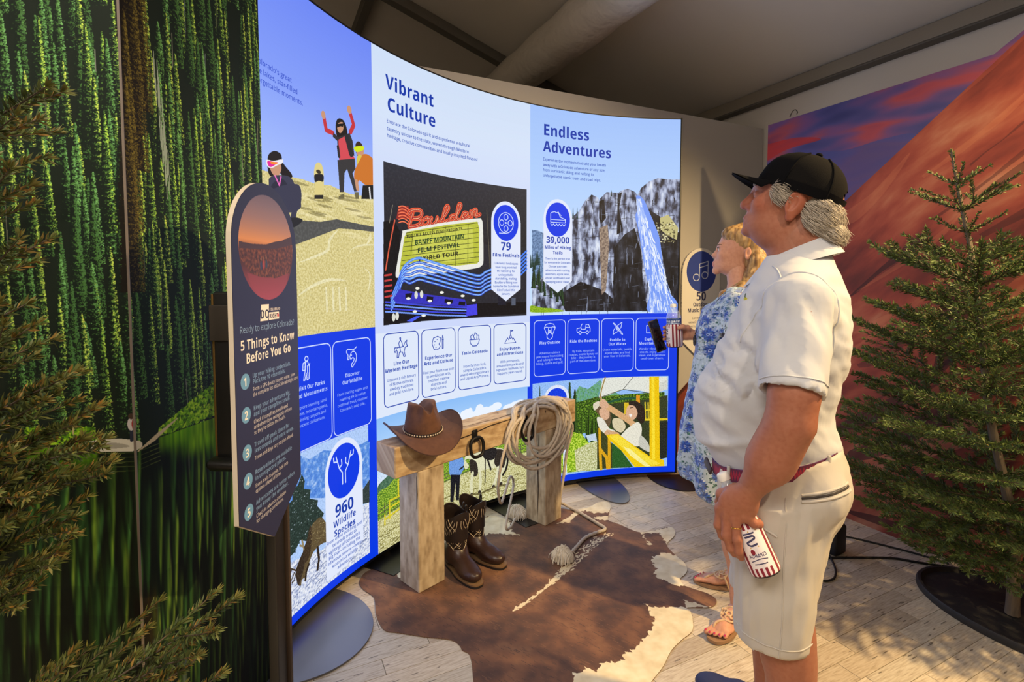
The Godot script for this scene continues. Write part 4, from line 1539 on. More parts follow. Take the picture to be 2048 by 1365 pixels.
func mural_print() -> Image:
	var W := 1542
	var H := 1632
	var p := Pic.new(W, H, rgb(70, 50, 90))
	var sky := ramp(relief(512, 0.006, 51, FastNoiseLite.TYPE_SIMPLEX_SMOOTH, 3), [[0.0, rgb(40, 44, 96)], [0.3, rgb(66, 62, 116)], [0.5, rgb(104, 66, 112)], [0.66, rgb(150, 62, 72)], [0.82, rgb(126, 52, 76)], [1.0, rgb(70, 48, 96)]])
	sky.resize(1536, 420, Image.INTERPOLATE_CUBIC)
	p.im.blit_rect(sky, Rect2i(0, 0, 1536, 420), Vector2i(0, 0))
	p.im.blit_rect(sky, Rect2i(0, 0, 1536, 420), Vector2i(0, 420))
	var glow := Pic.new(8, 8, Color(0.24, 0.27, 0.50, 0.22))
	for k in 6:
		p.polyt(Pic.smooth([-31,294, 133,256, 297,294, 437,287, 536,296, 491,371, 332,474, 139,446, -27,421]), glow.im)
	var red := Pic.new(8, 8, Color(0.72, 0.12, 0.08, 0.16))
	for k in 5:
		p.polyt(Pic.smooth([-46,200, 29,198, 132,203, 226,234, 90,239, 0,266, -43,278]), red.im)
	# leaning slabs of red rock
	var n := FastNoiseLite.new()
	n.seed = 52
	n.frequency = 0.0055
	n.fractal_octaves = 6
	n.fractal_gain = 0.56
	var src := n.get_image(700, 700)
	src.resize(2600, 520, Image.INTERPOLATE_CUBIC)
	var tone := ramp(src, [[0.0, rgb(70, 28, 22)], [0.22, rgb(98, 38, 30)], [0.42, rgb(126, 52, 38)], [0.55, rgb(142, 64, 46)], [0.7, rgb(156, 84, 60)], [0.86, rgb(170, 110, 82)], [1.0, rgb(186, 140, 110)]])
	# turn the streaks to the slope of the slabs
	var ridge := [327,474, 527,315, 631,210, 720,137, 790,91]
	var a := Vector2(ridge[0], ridge[1])
	var b := Vector2(ridge[8], ridge[9])
	var ax := (b - a).normalized()
	var ay := Vector2(-ax.y, ax.x)
	var d := tone.get_data()
	var out := p.im.get_data()
	for y in H:
		for x in W:
			var q := Vector2(x, y) - a
			var v := q.dot(ay)
			var u := q.dot(ax)
			if v < 0.0:
				continue
			var si := posmod(int(u + 1300.0 + 26.0 * sin(v * 0.013)), 2600)
			var sj := posmod(int(v * 0.62 + 9.0 * sin(u * 0.009)), 520)
			var k := (sj * 2600 + si) * 4
			var o := (y * W + x) * 4
			out[o] = d[k]; out[o + 1] = d[k + 1]; out[o + 2] = d[k + 2]
	p.im = Image.create_from_data(W, H, false, Image.FORMAT_RGBA8, out)
	var r := RandomNumberGenerator.new()
	r.seed = 53
	var dark := Pic.new(8, 8, Color(0.13, 0.03, 0.03, 0.34))
	var pale := Pic.new(8, 8, Color(0.78, 0.50, 0.34, 0.26))
	for i in 34:
		var v := 40.0 + r.randf() * 1100.0
		var u := r.randf_range(-500, 900)
		var ln := r.randf_range(160, 520)
		var th := r.randf_range(6, 34)
		var pts := []
		for k in 9:
			pts.append(a + ax * (u + ln * k / 8.0) + ay * (v + th * 0.5 * sin(k * 0.39) + r.randf() * 6))
		for k in 9:
			pts.append(a + ax * (u + ln * (8 - k) / 8.0) + ay * (v + th * (0.5 + sin((8 - k) * 0.39)) + r.randf() * 6))
		p.polyt(pts, (pale if i % 3 == 0 else dark).im)
	for q in [[360,809, 534,640, 575,616, 565,656, 455,735, 375,808], [331,1294, 471,1178, 603,1075, 628,831, 670,791, 706,918, 647,1042, 535,1179, 406,1290], [803,439, 729,496, 691,539, 730,520, 804,468], [363,1387, 481,1299, 555,1222, 657,1144, 759,1123, 659,1204, 546,1311, 415,1402], [347,1608, 490,1580, 616,1591, 491,1610]]:
		for k in 2:
			p.polyt(Pic.smooth(q), dark.im)
	for q in [[368,808, 518,695, 631,602, 671,555, 621,634, 519,715], [306,531, 412,463, 524,351, 446,476, 352,559], [701,522, 774,456, 803,444, 804,468, 757,488], [365,953, 461,887, 524,862, 435,932]]:
		p.polyt(Pic.smooth(q), pale.im)
	return p.im

func sign_print() -> Image:
	# 438 wide, 1180 high: navy board "5 Things to Know Before You Go"
	var p := Pic.new(438, 1180, rgb(32, 35, 70))
	var ovl := Pic.ell(203, 218, 168, 166, 60)
	p.polyg(ovl, [rgb(104, 92, 118), rgb(122, 104, 124), rgb(140, 112, 122), rgb(168, 124, 112), rgb(204, 140, 92), rgb(100, 54, 40), rgb(70, 36, 34), rgb(110, 50, 60), rgb(132, 58, 76), rgb(140, 62, 82)])
	var rock := ramp(relief(128, 0.06, 61), [[0.0, rgb(40, 22, 20)], [0.5, rgb(88, 48, 36)], [1.0, rgb(140, 84, 56)]])
	p.polyt([37, 226, 110, 226, 180, 218, 250, 206, 320, 178, 368, 188, 370, 230, 345, 300, 250, 318, 180, 318, 95, 300, 45, 260], rock)
	p.polyg([76, 300, 150, 312, 250, 314, 338, 296, 320, 335, 275, 368, 203, 384, 140, 372, 96, 335], [rgb(120, 54, 66), rgb(150, 66, 88)])
	p.poly([38, 210, 110, 212, 190, 208, 250, 194, 300, 186, 366, 166, 369, 196, 262, 216, 190, 224, 38, 230], rgb(64, 44, 52))
	for i in 3:
		p.oval(158 + i * 16, 276 - i * 3, 6, 15, [rgb(44, 52, 92), rgb(150, 60, 60), rgb(40, 60, 90)][i])
		p.oval(158 + i * 16, 256 - i * 3, 5, 5, rgb(120, 80, 60))
	var cream := rgb(236, 232, 226)
	p.poly([152, 398, 200, 398, 194, 450, 144, 450], cream)
	p.text("DO", 173, 442, 38, rgb(26, 28, 54), true, 0.5)
	p.text("COLORADO", 202, 420, 13, cream, true)
	p.rect(198, 425, 66, 24, cream)
	p.text("RIGHT", 201, 444, 19, rgb(26, 28, 54), true)
	p.oval(257, 437, 6, 7, rgb(190, 60, 60))
	p.fit("Ready to explore Colorado?", [29, 478, 372, 478], rgb(132, 166, 206))
	var z := 100.0 * 335 / Pic.text_width("5 Things to Know", 100, true)
	p.text("5 Things to Know", 200, 529, z, cream, true, 0.5)
	p.text("Before You Go", 200, 570, z, cream, true, 0.5)
	var heads := [["Up your hiking credentials.", "Pack the 10 essentials."], ["Keep your adventures big,", "and your campfires small."], ["Travel off-peak times for", "less crowds and more wows."], ["Reservations are available", "in unexpected places."], ["Adventures are better when", "you know the weather."]]
	var bodies := [["From a GPS device to extra water, view", "the complete list at DoColoradoRight.com"], ["Check if campfires are allowed", "and when done extinguish embers", "so they're cold to the touch."], ["Times and days vary so plan ahead."], ["From trails to parks, look into", "options ahead of time."], ["Check in advance and plan", "for changing conditions."]]
	var ys := [618.0, 718.0, 831.0, 917.0, 1012.0]
	for k in 5:
		var y: float = ys[k]
		p.oval(52, y + 4, 25, 24, rgb(100, 152, 198))
		p.text(str(k + 1), 52, y + 18, 36, cream, true, 0.5)
		p.lines(heads[k], 92, y, 19, 19, rgb(112, 148, 192), true)
		p.lines(bodies[k], 92, y + 41, 15.5, 17, cream)
	return p.im

func music_print() -> Image:
	var p := Pic.new(300, 674, rgb(222, 218, 212))
	p.oval(150, 140, 118, 122, rgb(40, 62, 150))
	var wv := rgb(196, 204, 226)
	for q in [[108, 176, 20], [176, 162, 20]]:
		p.line(Pic.ell(q[0], q[1], 24, 20), 5, wv, true)
	p.line([132, 176, 132, 96, 200, 78, 200, 162], 5, wv)
	p.line([132, 118, 200, 100], 5, wv)
	var nv := rgb(48, 50, 92)
	p.text("50", 150, 314, 72, nv, true, 0.5)
	p.lines(["Outdoor", "Music Venues"], 150, 350, 32, 34, nv, true, 0.5)
	p.lines(["Live music with", "views? It's the perfect", "pairing. Visit outdoor", "venues across the state", "to experience amazing", "shows under the stars."], 150, 426, 20, 25, rgb(70, 66, 84), false, 0.5)
	return p.im

func koozie_print(front := true) -> Image:
	# wraps once round; u along the girth, v down
	var p := Pic.new(640, 320, rgb(226, 216, 216))
	var red := rgb(128, 24, 44)
	var ink := rgb(58, 56, 92)
	for k in 4:
		p.rect(10 + k * 44, 0, 22, 320, red)
		p.rect(330 + k * 44, 0, 22, 320, red)
	p.rect(186, 0, 134, 320, rgb(228, 220, 222))
	p.rect(506, 0, 134, 320, rgb(228, 220, 222))
	for s in [186, 506]:
		for k in 4:
			p.rect(s + 6 + k * 34, 0, 18, 44, red)
			p.rect(s + 6 + k * 34, 262, 18, 58, red)
		p.rect(s + 30, 62, 74, 9, ink)
		p.line(Pic.smooth([s + 96, 84, s + 50, 82, s + 40, 96, s + 70, 106, s + 98, 116, s + 80, 134, s + 40, 130], false), 11, ink)
		p.oval(s + 88, 170, 14, 16, red)
		p.text("CIPAHOA", s + 67, 202, 27, ink, true, 0.5)
		p.line(Pic.smooth([s + 12, 220, s + 60, 212, s + 122, 222], false), 5, ink)
		p.line([s + 26, 240, s + 108, 238], 6, ink)
		for k in 5:
			p.oval(s + 12 + k * 26, 56 + (k % 2) * 88, 4, 4, rgb(196, 160, 70))
	return p.im

# ---------------------------------------------------------------- the tent and its floor

const PLANK := Vector3(0.898, 0, -0.44)      # the boards run this way, square to the mural wall
const ACROSS := Vector3(0.44, 0, 0.898)      # along the mural wall, towards the entrance

func spot_lamp(called: String, at: Vector3, aim: Vector3, energy: float, cone: float, c: Color, label: String) -> void:
	var t := thing(called, label, "spotlight", at, 0.0, "spotlights on the tent frame")
	var dir := (aim - at).normalized()
	var b := Basis.looking_at(dir)
	var tf := Transform3D(b * Basis(Vector3.RIGHT, -PI / 2), Vector3.ZERO)   # y axis along the beam
	var m := MB.new()
	m.lathe([[0.03, -0.20], [0.055, -0.19], [0.06, -0.02], [0.075, 0.0], [0.068, 0.0], [0.05, -0.03]], 24, tf, true, false)
	part("housing", m.mesh(), mat(rgb(24, 24, 26), 0.5), t)
	var k := MB.new()
	k.tube([Vector3(0, 0, 0) - dir * 0.1 + b.x * 0.068, Vector3(0, 0.14, 0) + b.x * 0.06, Vector3(0, 0.17, 0), Vector3(0, 0.14, 0) - b.x * 0.06, Vector3(0, 0, 0) - dir * 0.1 - b.x * 0.068], 0.006, 6)
	part("yoke", k.mesh(), mat(rgb(24, 24, 26), 0.5), t)
	var g := MB.new()
	g.lathe([[0.001, -0.028], [0.05, -0.03]], 24, tf, false, false)
	var gm := mat(Color.BLACK, 0.5)
	gm.emission_enabled = true
	gm.emission = c
	gm.emission_energy_multiplier = 6.0
	part("lamp_lens", g.mesh(), gm, t)
	var s := SpotLight3D.new()
	s.name = "beam"
	s.basis = b
	s.position = dir * 0.02
	s.light_color = c
	s.light_energy = energy
	s.spot_angle = cone
	s.spot_angle_attenuation = 0.6
	s.spot_range = 14.0
	s.spot_attenuation = 2.0
	s.light_size = 0.06
	s.shadow_enabled = true
	t.add_child(s)

func add_fill_panel(at: Vector3, size: Vector2, energy: float, c: Color) -> void:  # added soft fill for the general light, not a known fitting of the tent
	var t := thing("added_fill_light", "added square fill light panel out of view under the tent roof", "added fill light", at)
	var f := MB.new()
	f.box(Vector3(size.x + 0.06, 0.05, size.y + 0.06), at_(Vector3(0, 0.03, 0)), 0.01)
	part("frame", f.mesh(), mat(rgb(220, 220, 218), 0.6), t)
	var g := MB.new()
	var h := size / 2
	g.quad(Vector3(-h.x, 0, -h.y), Vector3(h.x, 0, -h.y), Vector3(h.x, 0, h.y), Vector3(-h.x, 0, h.y))
	var gm := mat(rgb(40, 40, 40), 0.5)
	gm.emission_enabled = true
	gm.emission = c
	gm.emission_energy_multiplier = 1.2
	part("diffuser", g.mesh(), gm, t)
	for k in 2:
		var w := MB.new()
		w.tube([Vector3(-0.4 + 0.8 * k, 0.05, 0), Vector3(-0.4 + 0.8 * k, 0.9, 0)], 0.004, 6)
		part("cable", w.mesh(), mat(rgb(60, 60, 60), 0.5), t)
	var a := AreaLight3D.new()
	a.name = "glow"
	a.area_size = size
	a.rotation.x = -PI / 2
	a.position = Vector3(0, -0.02, 0)
	a.light_color = c
	a.light_energy = energy
	a.area_range = 14.0
	a.area_attenuation = 2.0
	a.shadow_enabled = true
	t.add_child(a)

func wall_box(called: String, a: Vector3, b: Vector3, h: float, thick: float, m: Material, y0 := 0.0) -> MeshInstance3D:
	# from a to b, the room lies on the side x cross up of that line
	var f := frame(a, b)
	var mb := MB.new()
	var ln := (b - a).length()
	mb.box(Vector3(ln, h, thick), f * Transform3D(Basis.IDENTITY, Vector3(ln / 2, y0 + h / 2, -thick / 2)))
	return struct(called, mb.mesh(false), m)

func on_floor(u: float, w: float, y := 0.0) -> Vector3:
	return PLANK * u + ACROSS * w + Vector3(0, y, 0)

func build_setting() -> void:
	var wall_m := bump(mat(rgb(180, 176, 172), 0.85), relief(256, 0.02, 2), 0.05)
	wall_m.uv1_triplanar = true
	wall_m.uv1_world_triplanar = true
	var tent := bump(mat(rgb(222, 216, 206), 0.8), relief(256, 0.012, 4), 0.3)
	tent.uv1_triplanar = true
	tent.uv1_world_triplanar = true
	tent.uv1_scale = Vector3.ONE * 0.5
	# back partition behind the display
	var a0 := Vector3(-0.366, 0, -3.33)
	var B := Vector3(2.184, 0, -4.51)
	var A := a0 + (a0 - B) * 0.9
	wall_box("wall_back", A, B, 2.775, 0.06, wall_m)
	# tent side behind the mural, and the other sides of the tent
	var n_out := Vector3(0.898, 0, -0.44)
	var s0 := Vector3(2.487, 0, -3.936)
	var far_end := s0 - ACROSS * 4.5
	var near_end := s0 + ACROSS * 8.0
	wall_box("wall_right", far_end, near_end, 3.05, 0.05, tent)
	var w := 7.0
	wall_box("wall_left", near_end - n_out * w, far_end - n_out * w, 5.6, 0.05, tent)
	wall_box("wall_front", near_end, near_end - n_out * w, 5.6, 0.05, tent)
	wall_box("wall_rear", far_end - n_out * w, far_end, 5.6, 0.05, tent)
	# roof rises from the eave
	var slope := tan(deg_to_rad(18.0))
	var e0 := far_end + Vector3(0, 3.10, 0)
	var e1 := near_end + Vector3(0, 3.10, 0)
	var up := (-n_out + Vector3(0, slope, 0)) * w
	var rf := MB.new()
	var nrm := up.cross(e1 - e0).normalized()
	if nrm.y < 0:
		nrm = -nrm
	for k in 2:
		var o := nrm * 0.03 * k
		if k == 0:
			rf.quad(e0 + o, e0 + up + o, e1 + up + o, e1 + o)
		else:
			rf.quad(e1 + o, e1 + up + o, e0 + up + o, e0 + o)
	struct("ceiling", rf.mesh(false), tent)
	# eave beam along the tent side
	var dark := mat(rgb(96, 92, 84), 0.6)
	var eb := MB.new()
	var f := frame(far_end, near_end)
	var ln := (near_end - far_end).length()
	eb.box(Vector3(ln, 0.10, 0.07), f * Transform3D(Basis.IDENTITY, Vector3(ln / 2, 3.05, 0.035)), 0.006)
	struct("trim_1", eb.mesh(), mat(rgb(150, 142, 126), 0.6), "eave beam along the tent side")
	var lip := MB.new()
	lip.box(Vector3(ln, 0.014, 0.09), f * Transform3D(Basis.IDENTITY, Vector3(ln / 2, 2.985, 0.045)), 0.003)
	struct("trim_2", lip.mesh(), dark, "dark lip under the eave beam")
	# roof bars
	var at := func(along: float, inward: float, drop: float) -> Vector3:
		return s0 + ACROSS * along - n_out * inward + Vector3(0, 3.10 + slope * inward - drop, 0)
	var r1 := MB.new()
	r1.box(Vector3(0.10, 0.09, 7.0), Transform3D(Basis.looking_at((at.call(-1.2, 0.5, 0) - at.call(-1.2, 4.0, 0)).normalized()), at.call(-2.25, 2.9, 0.05)), 0.006)
	struct("trim_3", r1.mesh(), dark, "grey roof rafter")
	var r2 := MB.new()
	r2.box(Vector3(0.08, 0.10, 11.0), Transform3D(Basis.looking_at(ACROSS), at.call(0.0, 3.03, 0.05)), 0.006)
	struct("trim_4", r2.mesh(), dark, "grey roof purlin")
	# inflated fabric duct under the roof
	var dm := bump(mat(rgb(200, 192, 178), 0.45), relief(256, 0.03, 6), 0.8)
	dm.uv1_triplanar = true
	dm.uv1_scale = Vector3(1.2, 1.2, 1.2)
	var d := thing("air_duct", "long round off-white fabric air duct hung under the tent roof", "air duct")
	var pts := []
	for i in 46:
		pts.append(at.call(-4.0 + i * 0.18, 1.72, 0.24))
	var rad := []
	for i in 46:
		rad.append(0.185 + 0.006 * sin(i * 1.9))
	var du := MB.new()
	du.tube(pts, rad, 28)
	part("sleeve", du.mesh(), dm, d)
	var wb := MB.new()
	wb.box(Vector3(0.03, 0.10, 8.0), Transform3D(Basis.looking_at(ACROSS), at.call(-0.1, 1.45, 0.06)), 0.004)
	part("hanging_web", wb.mesh(), dm, d)
	var cap := MB.new()
	cap.lathe([[0.0, 0.0], [0.014, 0.0], [0.014, 0.004], [0.0, 0.005]], 12, Transform3D(Basis(Vector3(0, 0, 1), PI * 0.62), at.call(-0.15, 1.72, 0.24) + Vector3(-0.10, -0.155, 0.04)))
	part("grommet", cap.mesh(), mat(rgb(60, 56, 50), 0.5), d)
	# floor: slab and boards
	var slab := MB.new()
	slab.box(Vector3(13, 0.1, 13), Transform3D(Basis(PLANK, Vector3.UP, PLANK.cross(Vector3.UP)), Vector3(0, -0.062, -0.5)))
	var fl := struct("floor", slab.mesh(false), mat(rgb(60, 52, 44), 0.9))
	var grain := []
	var n := FastNoiseLite.new()
	n.fractal_octaves = 4
	n.frequency = 0.02
	for k in 3:
		n.seed = 80 + k
		var src := n.get_seamless_image(512, 512)
		src.resize(512, 64, Image.INTERPOLATE_CUBIC)
		var img := ramp(src, [[0.0, rgb(164, 148, 126)], [0.25, rgb(188, 173, 150)], [0.5, rgb(202, 188, 165)], [0.75, rgb(210, 198, 176)], [1.0, rgb(218, 207, 186)]])
		var pic := Pic.new(8, 8)
		pic.im = img
		pic.w = 512
		pic.h = 64
		var r := RandomNumberGenerator.new()
		r.seed = 90 + k
		var knot := Pic.new(4, 4, Color(0.16, 0.13, 0.10, 0.5))
		for i in 9:
			var x := r.randf() * 480
			var y := r.randf() * 60
			pic.polyt(Pic.smooth([x, y, x + 10, y - 1.5, x + 26 * r.randf() + 8, y, x + 12, y + 2]), knot.im)
		grain.append(img)
	var tones := [Color(1, 1, 1), Color(0.94, 0.93, 0.92), Color(1.06, 1.05, 1.03), Color(0.87, 0.86, 0.85), Color(0.96, 0.97, 0.98)]
	var bm := []
	for k in 15:
		var m := texmat(grain[k % 3], 0.42)
		m.albedo_color = tones[k % 5] if tones[k % 5].r <= 1.0 else Color(1, 1, 1)
		m.metallic_specular = 0.45
		bm.append(m)
	var r := RandomNumberGenerator.new()
	r.seed = 101
	var wide := 0.086
	var boards := []
	for j in range(-58, 40):
		var ww := j * wide
		var u := -4.6 - r.randf() * 0.6
		while u < 5.0:
			var l := r.randf_range(0.34, 0.75)
			boards.append([u, ww, l, r.randi() % 15, r.randi()])
			u += l
	# the boards that show largest are parts of their own
	var seen := []
	var rest := []
	for b in boards:
		var c := on_floor(b[0] + b[2] / 2, b[1] + wide / 2)
		var dep := -c.z
		var px := 1024.0 + 1020.0 * c.x / maxf(dep, 0.01)
		if dep > 1.7 and dep < 3.75 and px > 470 and px < 2120:
			seen.append([dep, b])
		else:
			rest.append(b)
	seen.sort_custom(func(x, y): return x[0] < y[0])
	var shapes := {}
	for i in seen.size():
		var b: Array = seen[i][1]
		if i >= 300:
			rest.append(b)
			continue
		var l: float = snappedf(b[2], 0.05) if false else b[2]
		var mb := MB.new()
		board(mb, b, wide)
		part("plank", mb.mesh(false), bm[b[3]], fl)
	var rm := [MB.new(), MB.new(), MB.new()]
	for b in rest:
		board(rm[b[3] % 3], b, wide)
	for k in 3:
		var o := part("distant_planks", rm[k].mesh(false), bm[k], fl)
		o.set_meta("kind", "stuff")
	print("planks ", seen.size(), " rest ", rest.size())

func board(mb: MB, b: Array, wide: float) -> void:
	var gap := 0.0004
	var bev := 0.0008
	var u0: float = b[0] + gap
	var u1: float = b[0] + b[2] - gap
	var w0: float = b[1] + gap
	var w1: float = b[1] + wide - gap
	var ro: float = (int(b[4]) % 97) / 97.0
	var flip := int(b[4]) % 2 == 0
	var uvr := Rect2(ro, 0.0 if not flip else 1.0, (u1 - u0) / 0.8, 1.0 if not flip else -1.0)
	var lo := [on_floor(u0, w1, -0.012), on_floor(u1, w1, -0.012), on_floor(u1, w0, -0.012), on_floor(u0, w0, -0.012)]
	var hi := [on_floor(u0 + bev, w1 - bev), on_floor(u1 - bev, w1 - bev), on_floor(u1 - bev, w0 + bev), on_floor(u0 + bev, w0 + bev)]
	mb.quad(hi[0], hi[1], hi[2], hi[3], uvr)
	for k in 4:
		var j := (k + 1) % 4
		mb.quad(lo[k], lo[j], hi[j], hi[k], Rect2(ro, 0.3, 0.3, 0.02))

# ---------------------------------------------------------------- displays

const ARC_C := Vector2(1.242, -1.499)
const ARC_R := 2.182

func arc(deg: float, y: float, out := 0.0) -> Vector3:
	var a := deg_to_rad(deg)
	return Vector3(ARC_C.x + cos(a) * (ARC_R + out), y, ARC_C.y + sin(a) * (ARC_R + out))

func build_lightbox() -> void:
	var bounds := [-182.3, -151.8, -121.0, -91.2]
	var y0 := 0.048
	var y1 := 2.59
	var t := thing("curved_display", "tall curved back-lit display wall of three panels with landscape photographs", "display")
	var prints := [dune_print(), culture_print(), adventure_print()]
	var names := ["display_panel", "display_panel", "display_panel"]
	var labels := ["lit panel with sand dune, riders and elk on blue", "lit white panel headed Vibrant Culture", "lit panel headed Endless Adventures with waterfall"]
	var dark := mat(rgb(20, 20, 22), 0.4, 0.3)
	for k in 3:
		var mb := MB.new()
		var a: float = bounds[k]
		var b: float = bounds[k + 1]
		var n := 24
		for i in n:
			var p := lerpf(a, b, float(i) / n)
			var q := lerpf(a, b, float(i + 1) / n)
			mb.quad(arc(p, y0), arc(q, y0), arc(q, y1), arc(p, y1), Rect2(float(i) / n, 0, 1.0 / n, 1))
		var m := StandardMaterial3D.new()
		m.albedo_color = Color(0.03, 0.03, 0.03)
		m.roughness = 0.55
		m.metallic_specular = 0.25
		m.emission_enabled = true
		m.emission = Color.BLACK
		m.emission_texture = ImageTexture.create_from_image(prints[k])
		m.emission_operator = BaseMaterial3D.EMISSION_OP_ADD
		m.emission_energy_multiplier = 1.0
		m.texture_repeat = false
		var o := part(names[k], mb.mesh(), m, t)
		o.set_meta("label", labels[k])
		# the same glow for Godot's own renderer
		var mid := (a + b) / 2
		var al := AreaLight3D.new()
		al.name = "panel_glow"
		al.area_size = Vector2(1.05, 2.4)
		al.position = arc(mid, 1.32, -0.07)
		al.rotation.y = atan2(-(ARC_C.x - al.position.x), -(ARC_C.y - al.position.z))
		al.light_color = [rgb(190, 200, 235), rgb(212, 224, 250), rgb(180, 200, 250)][k]
		al.light_energy = 0.7
		al.area_range = 10.0
		al.area_attenuation = 2.0
		al.shadow_enabled = true
		t.add_child(al, true)
	# frame: back shell, top and bottom rails, end posts
	var sh := MB.new()
	var rails := MB.new()
	var low := MB.new()
	var n2 := 60
	for i in n2:
		var p := lerpf(bounds[0], bounds[3], float(i) / n2)
		var q := lerpf(bounds[0], bounds[3], float(i + 1) / n2)
		sh.quad(arc(q, y0, 0.05), arc(p, y0, 0.05), arc(p, y1, 0.05), arc(q, y1, 0.05))
		rails.quad(arc(p, y1, -0.004), arc(q, y1, -0.004), arc(q, y1 + 0.006, -0.004), arc(p, y1 + 0.006, -0.004))
		rails.quad(arc(p, y1 + 0.006, -0.004), arc(q, y1 + 0.006, -0.004), arc(q, y1 + 0.006, 0.05), arc(p, y1 + 0.006, 0.05))
		low.quad(arc(p, y0 - 0.012, -0.004), arc(q, y0 - 0.012, -0.004), arc(q, y0, -0.004), arc(p, y0, -0.004))
		low.quad(arc(q, y0 - 0.012, -0.004), arc(p, y0 - 0.012, -0.004), arc(p, y0 - 0.012, 0.05), arc(q, y0 - 0.012, 0.05))
	part("back_shell", sh.mesh(), mat(rgb(70, 70, 72), 0.6), t)
	part("frame_rail", rails.mesh(), dark, t)
	part("frame_rail", low.mesh(), dark, t)
	for e in [0, 3]:
		var ep := MB.new()
		var s := -1.0 if e == 0 else 1.0
		var c := arc(bounds[e] + s * 0.16, (y0 + y1) / 2, 0.023)
		ep.box(Vector3(0.012, y1 - y0 + 0.02, 0.056), Transform3D(Basis(Vector3.UP, -deg_to_rad(bounds[e]) + PI / 2), c), 0.002)
		part("end_post", ep.mesh(), dark, t)
	# flat feet
	var steel := mat(rgb(116, 116, 120), 0.32, 0.6)
	foot_ellipse(t, [Vector3(-0.900, 0.000, -2.065)][0], [Vector3(-0.889, 0.000, -1.883)][0], [Vector3(-0.644, 0.000, -1.894)][0], steel, -166.5, 0.36, 0.30)
	foot_ellipse(t, Vector3.ZERO, Vector3.ZERO, Vector3.ZERO, steel, -106.6, 0.42, 0.15)
	foot_ellipse(t, Vector3.ZERO, Vector3.ZERO, Vector3.ZERO, mat(rgb(30, 28, 30), 0.5, 0.2), -91.0, 0.30, 0.2)
	var black := mat(rgb(26, 26, 26), 0.35, 0.2)
	foot_plate(t, -153.4, -145.5, 0.15, black)
	foot_plate(t, -129.6, -121.4, 0.36, black)

func foot_ellipse(t: Node3D, _a: Vector3, _b: Vector3, _c: Vector3, m: Material, deg: float, reach: float, half: float) -> void:
	var pts := PackedVector2Array()
	for i in 33:
		var a := PI * i / 32.0
		pts.append(Vector2(cos(a) * half, sin(a) * reach - 0.05))
	var c := arc(deg, 0.0, 0.0)
	var inward := Vector3(ARC_C.x - c.x, 0, ARC_C.y - c.z).normalized()
	# plate lies flat: local x along the wall, local y inward, local z up
	var side := inward.cross(Vector3.UP)
	var mb := MB.new()
	mb.slab(pts, 0.007, Transform3D(Basis(side, inward, Vector3.UP), c + Vector3(0, 0.008, 0)), Rect2(0, 0, 1, 1))
	part("foot", mb.mesh(true, 0.8), m, t)

func foot_plate(t: Node3D, d0: float, d1: float, reach: float, m: Material) -> void:
	var mb := MB.new()
	var a := arc(d0, 0.008, 0.04); var b := arc(d1, 0.008, 0.04)
	var c := arc(d1, 0.008, -reach); var d := arc(d0, 0.008, -reach)
	var dn := Vector3(0, -0.007, 0)
	mb.quad(d, c, b, a)
	mb.quad(d + dn, c + dn, c, d)
	mb.quad(c + dn, b + dn, b, c)
	mb.quad(a + dn, d + dn, d, a)
	part("base_plate", mb.mesh(false), m, t)

func build_forest_wall() -> void:
	var im := forest_print()
	var t := thing("forest_backdrop", "tall folding backdrop printed with a green conifer forest above a lake", "backdrop", Vector3(-0.938, 0, -1.250))
	var m := texmat(im, 0.6)
	m.metallic_specular = 0.3
	m.texture_repeat = false
	var o := t.position
	var a := Vector3(-1.75, 0, -1.21) - o
	var c := Vector3(-0.866, 0, -1.79) - o
	var hi := Vector3(0, 2.62, 0)
	var z := Vector3.ZERO
	var split := 630.0 / 1062.0
	for k in 2:
		var p: Vector3 = a if k == 0 else z
		var q: Vector3 = z if k == 0 else c
		var mb := MB.new()
		mb.quad(p, q, q + hi, p + hi, Rect2(0 if k == 0 else split, 0, split if k == 0 else 1.0 - split, 1))
		part("printed_leaf", mb.mesh(false), m, t)
		var bk := MB.new()
		var f := frame(p, q)
		bk.box(Vector3((q - p).length(), 2.62, 0.018), f * Transform3D(Basis.IDENTITY, Vector3((q - p).length() / 2, 1.31, -0.011)))
		part("board", bk.mesh(false), mat(rgb(24, 22, 20), 0.6), t)
	var sm := MB.new()
	sm.box(Vector3(0.005, 2.62, 0.005), at_(Vector3(0.001, 1.31, 0.001), 0.5))
	part("fold_strip", sm.mesh(false), mat(rgb(112, 102, 94), 0.5), t)

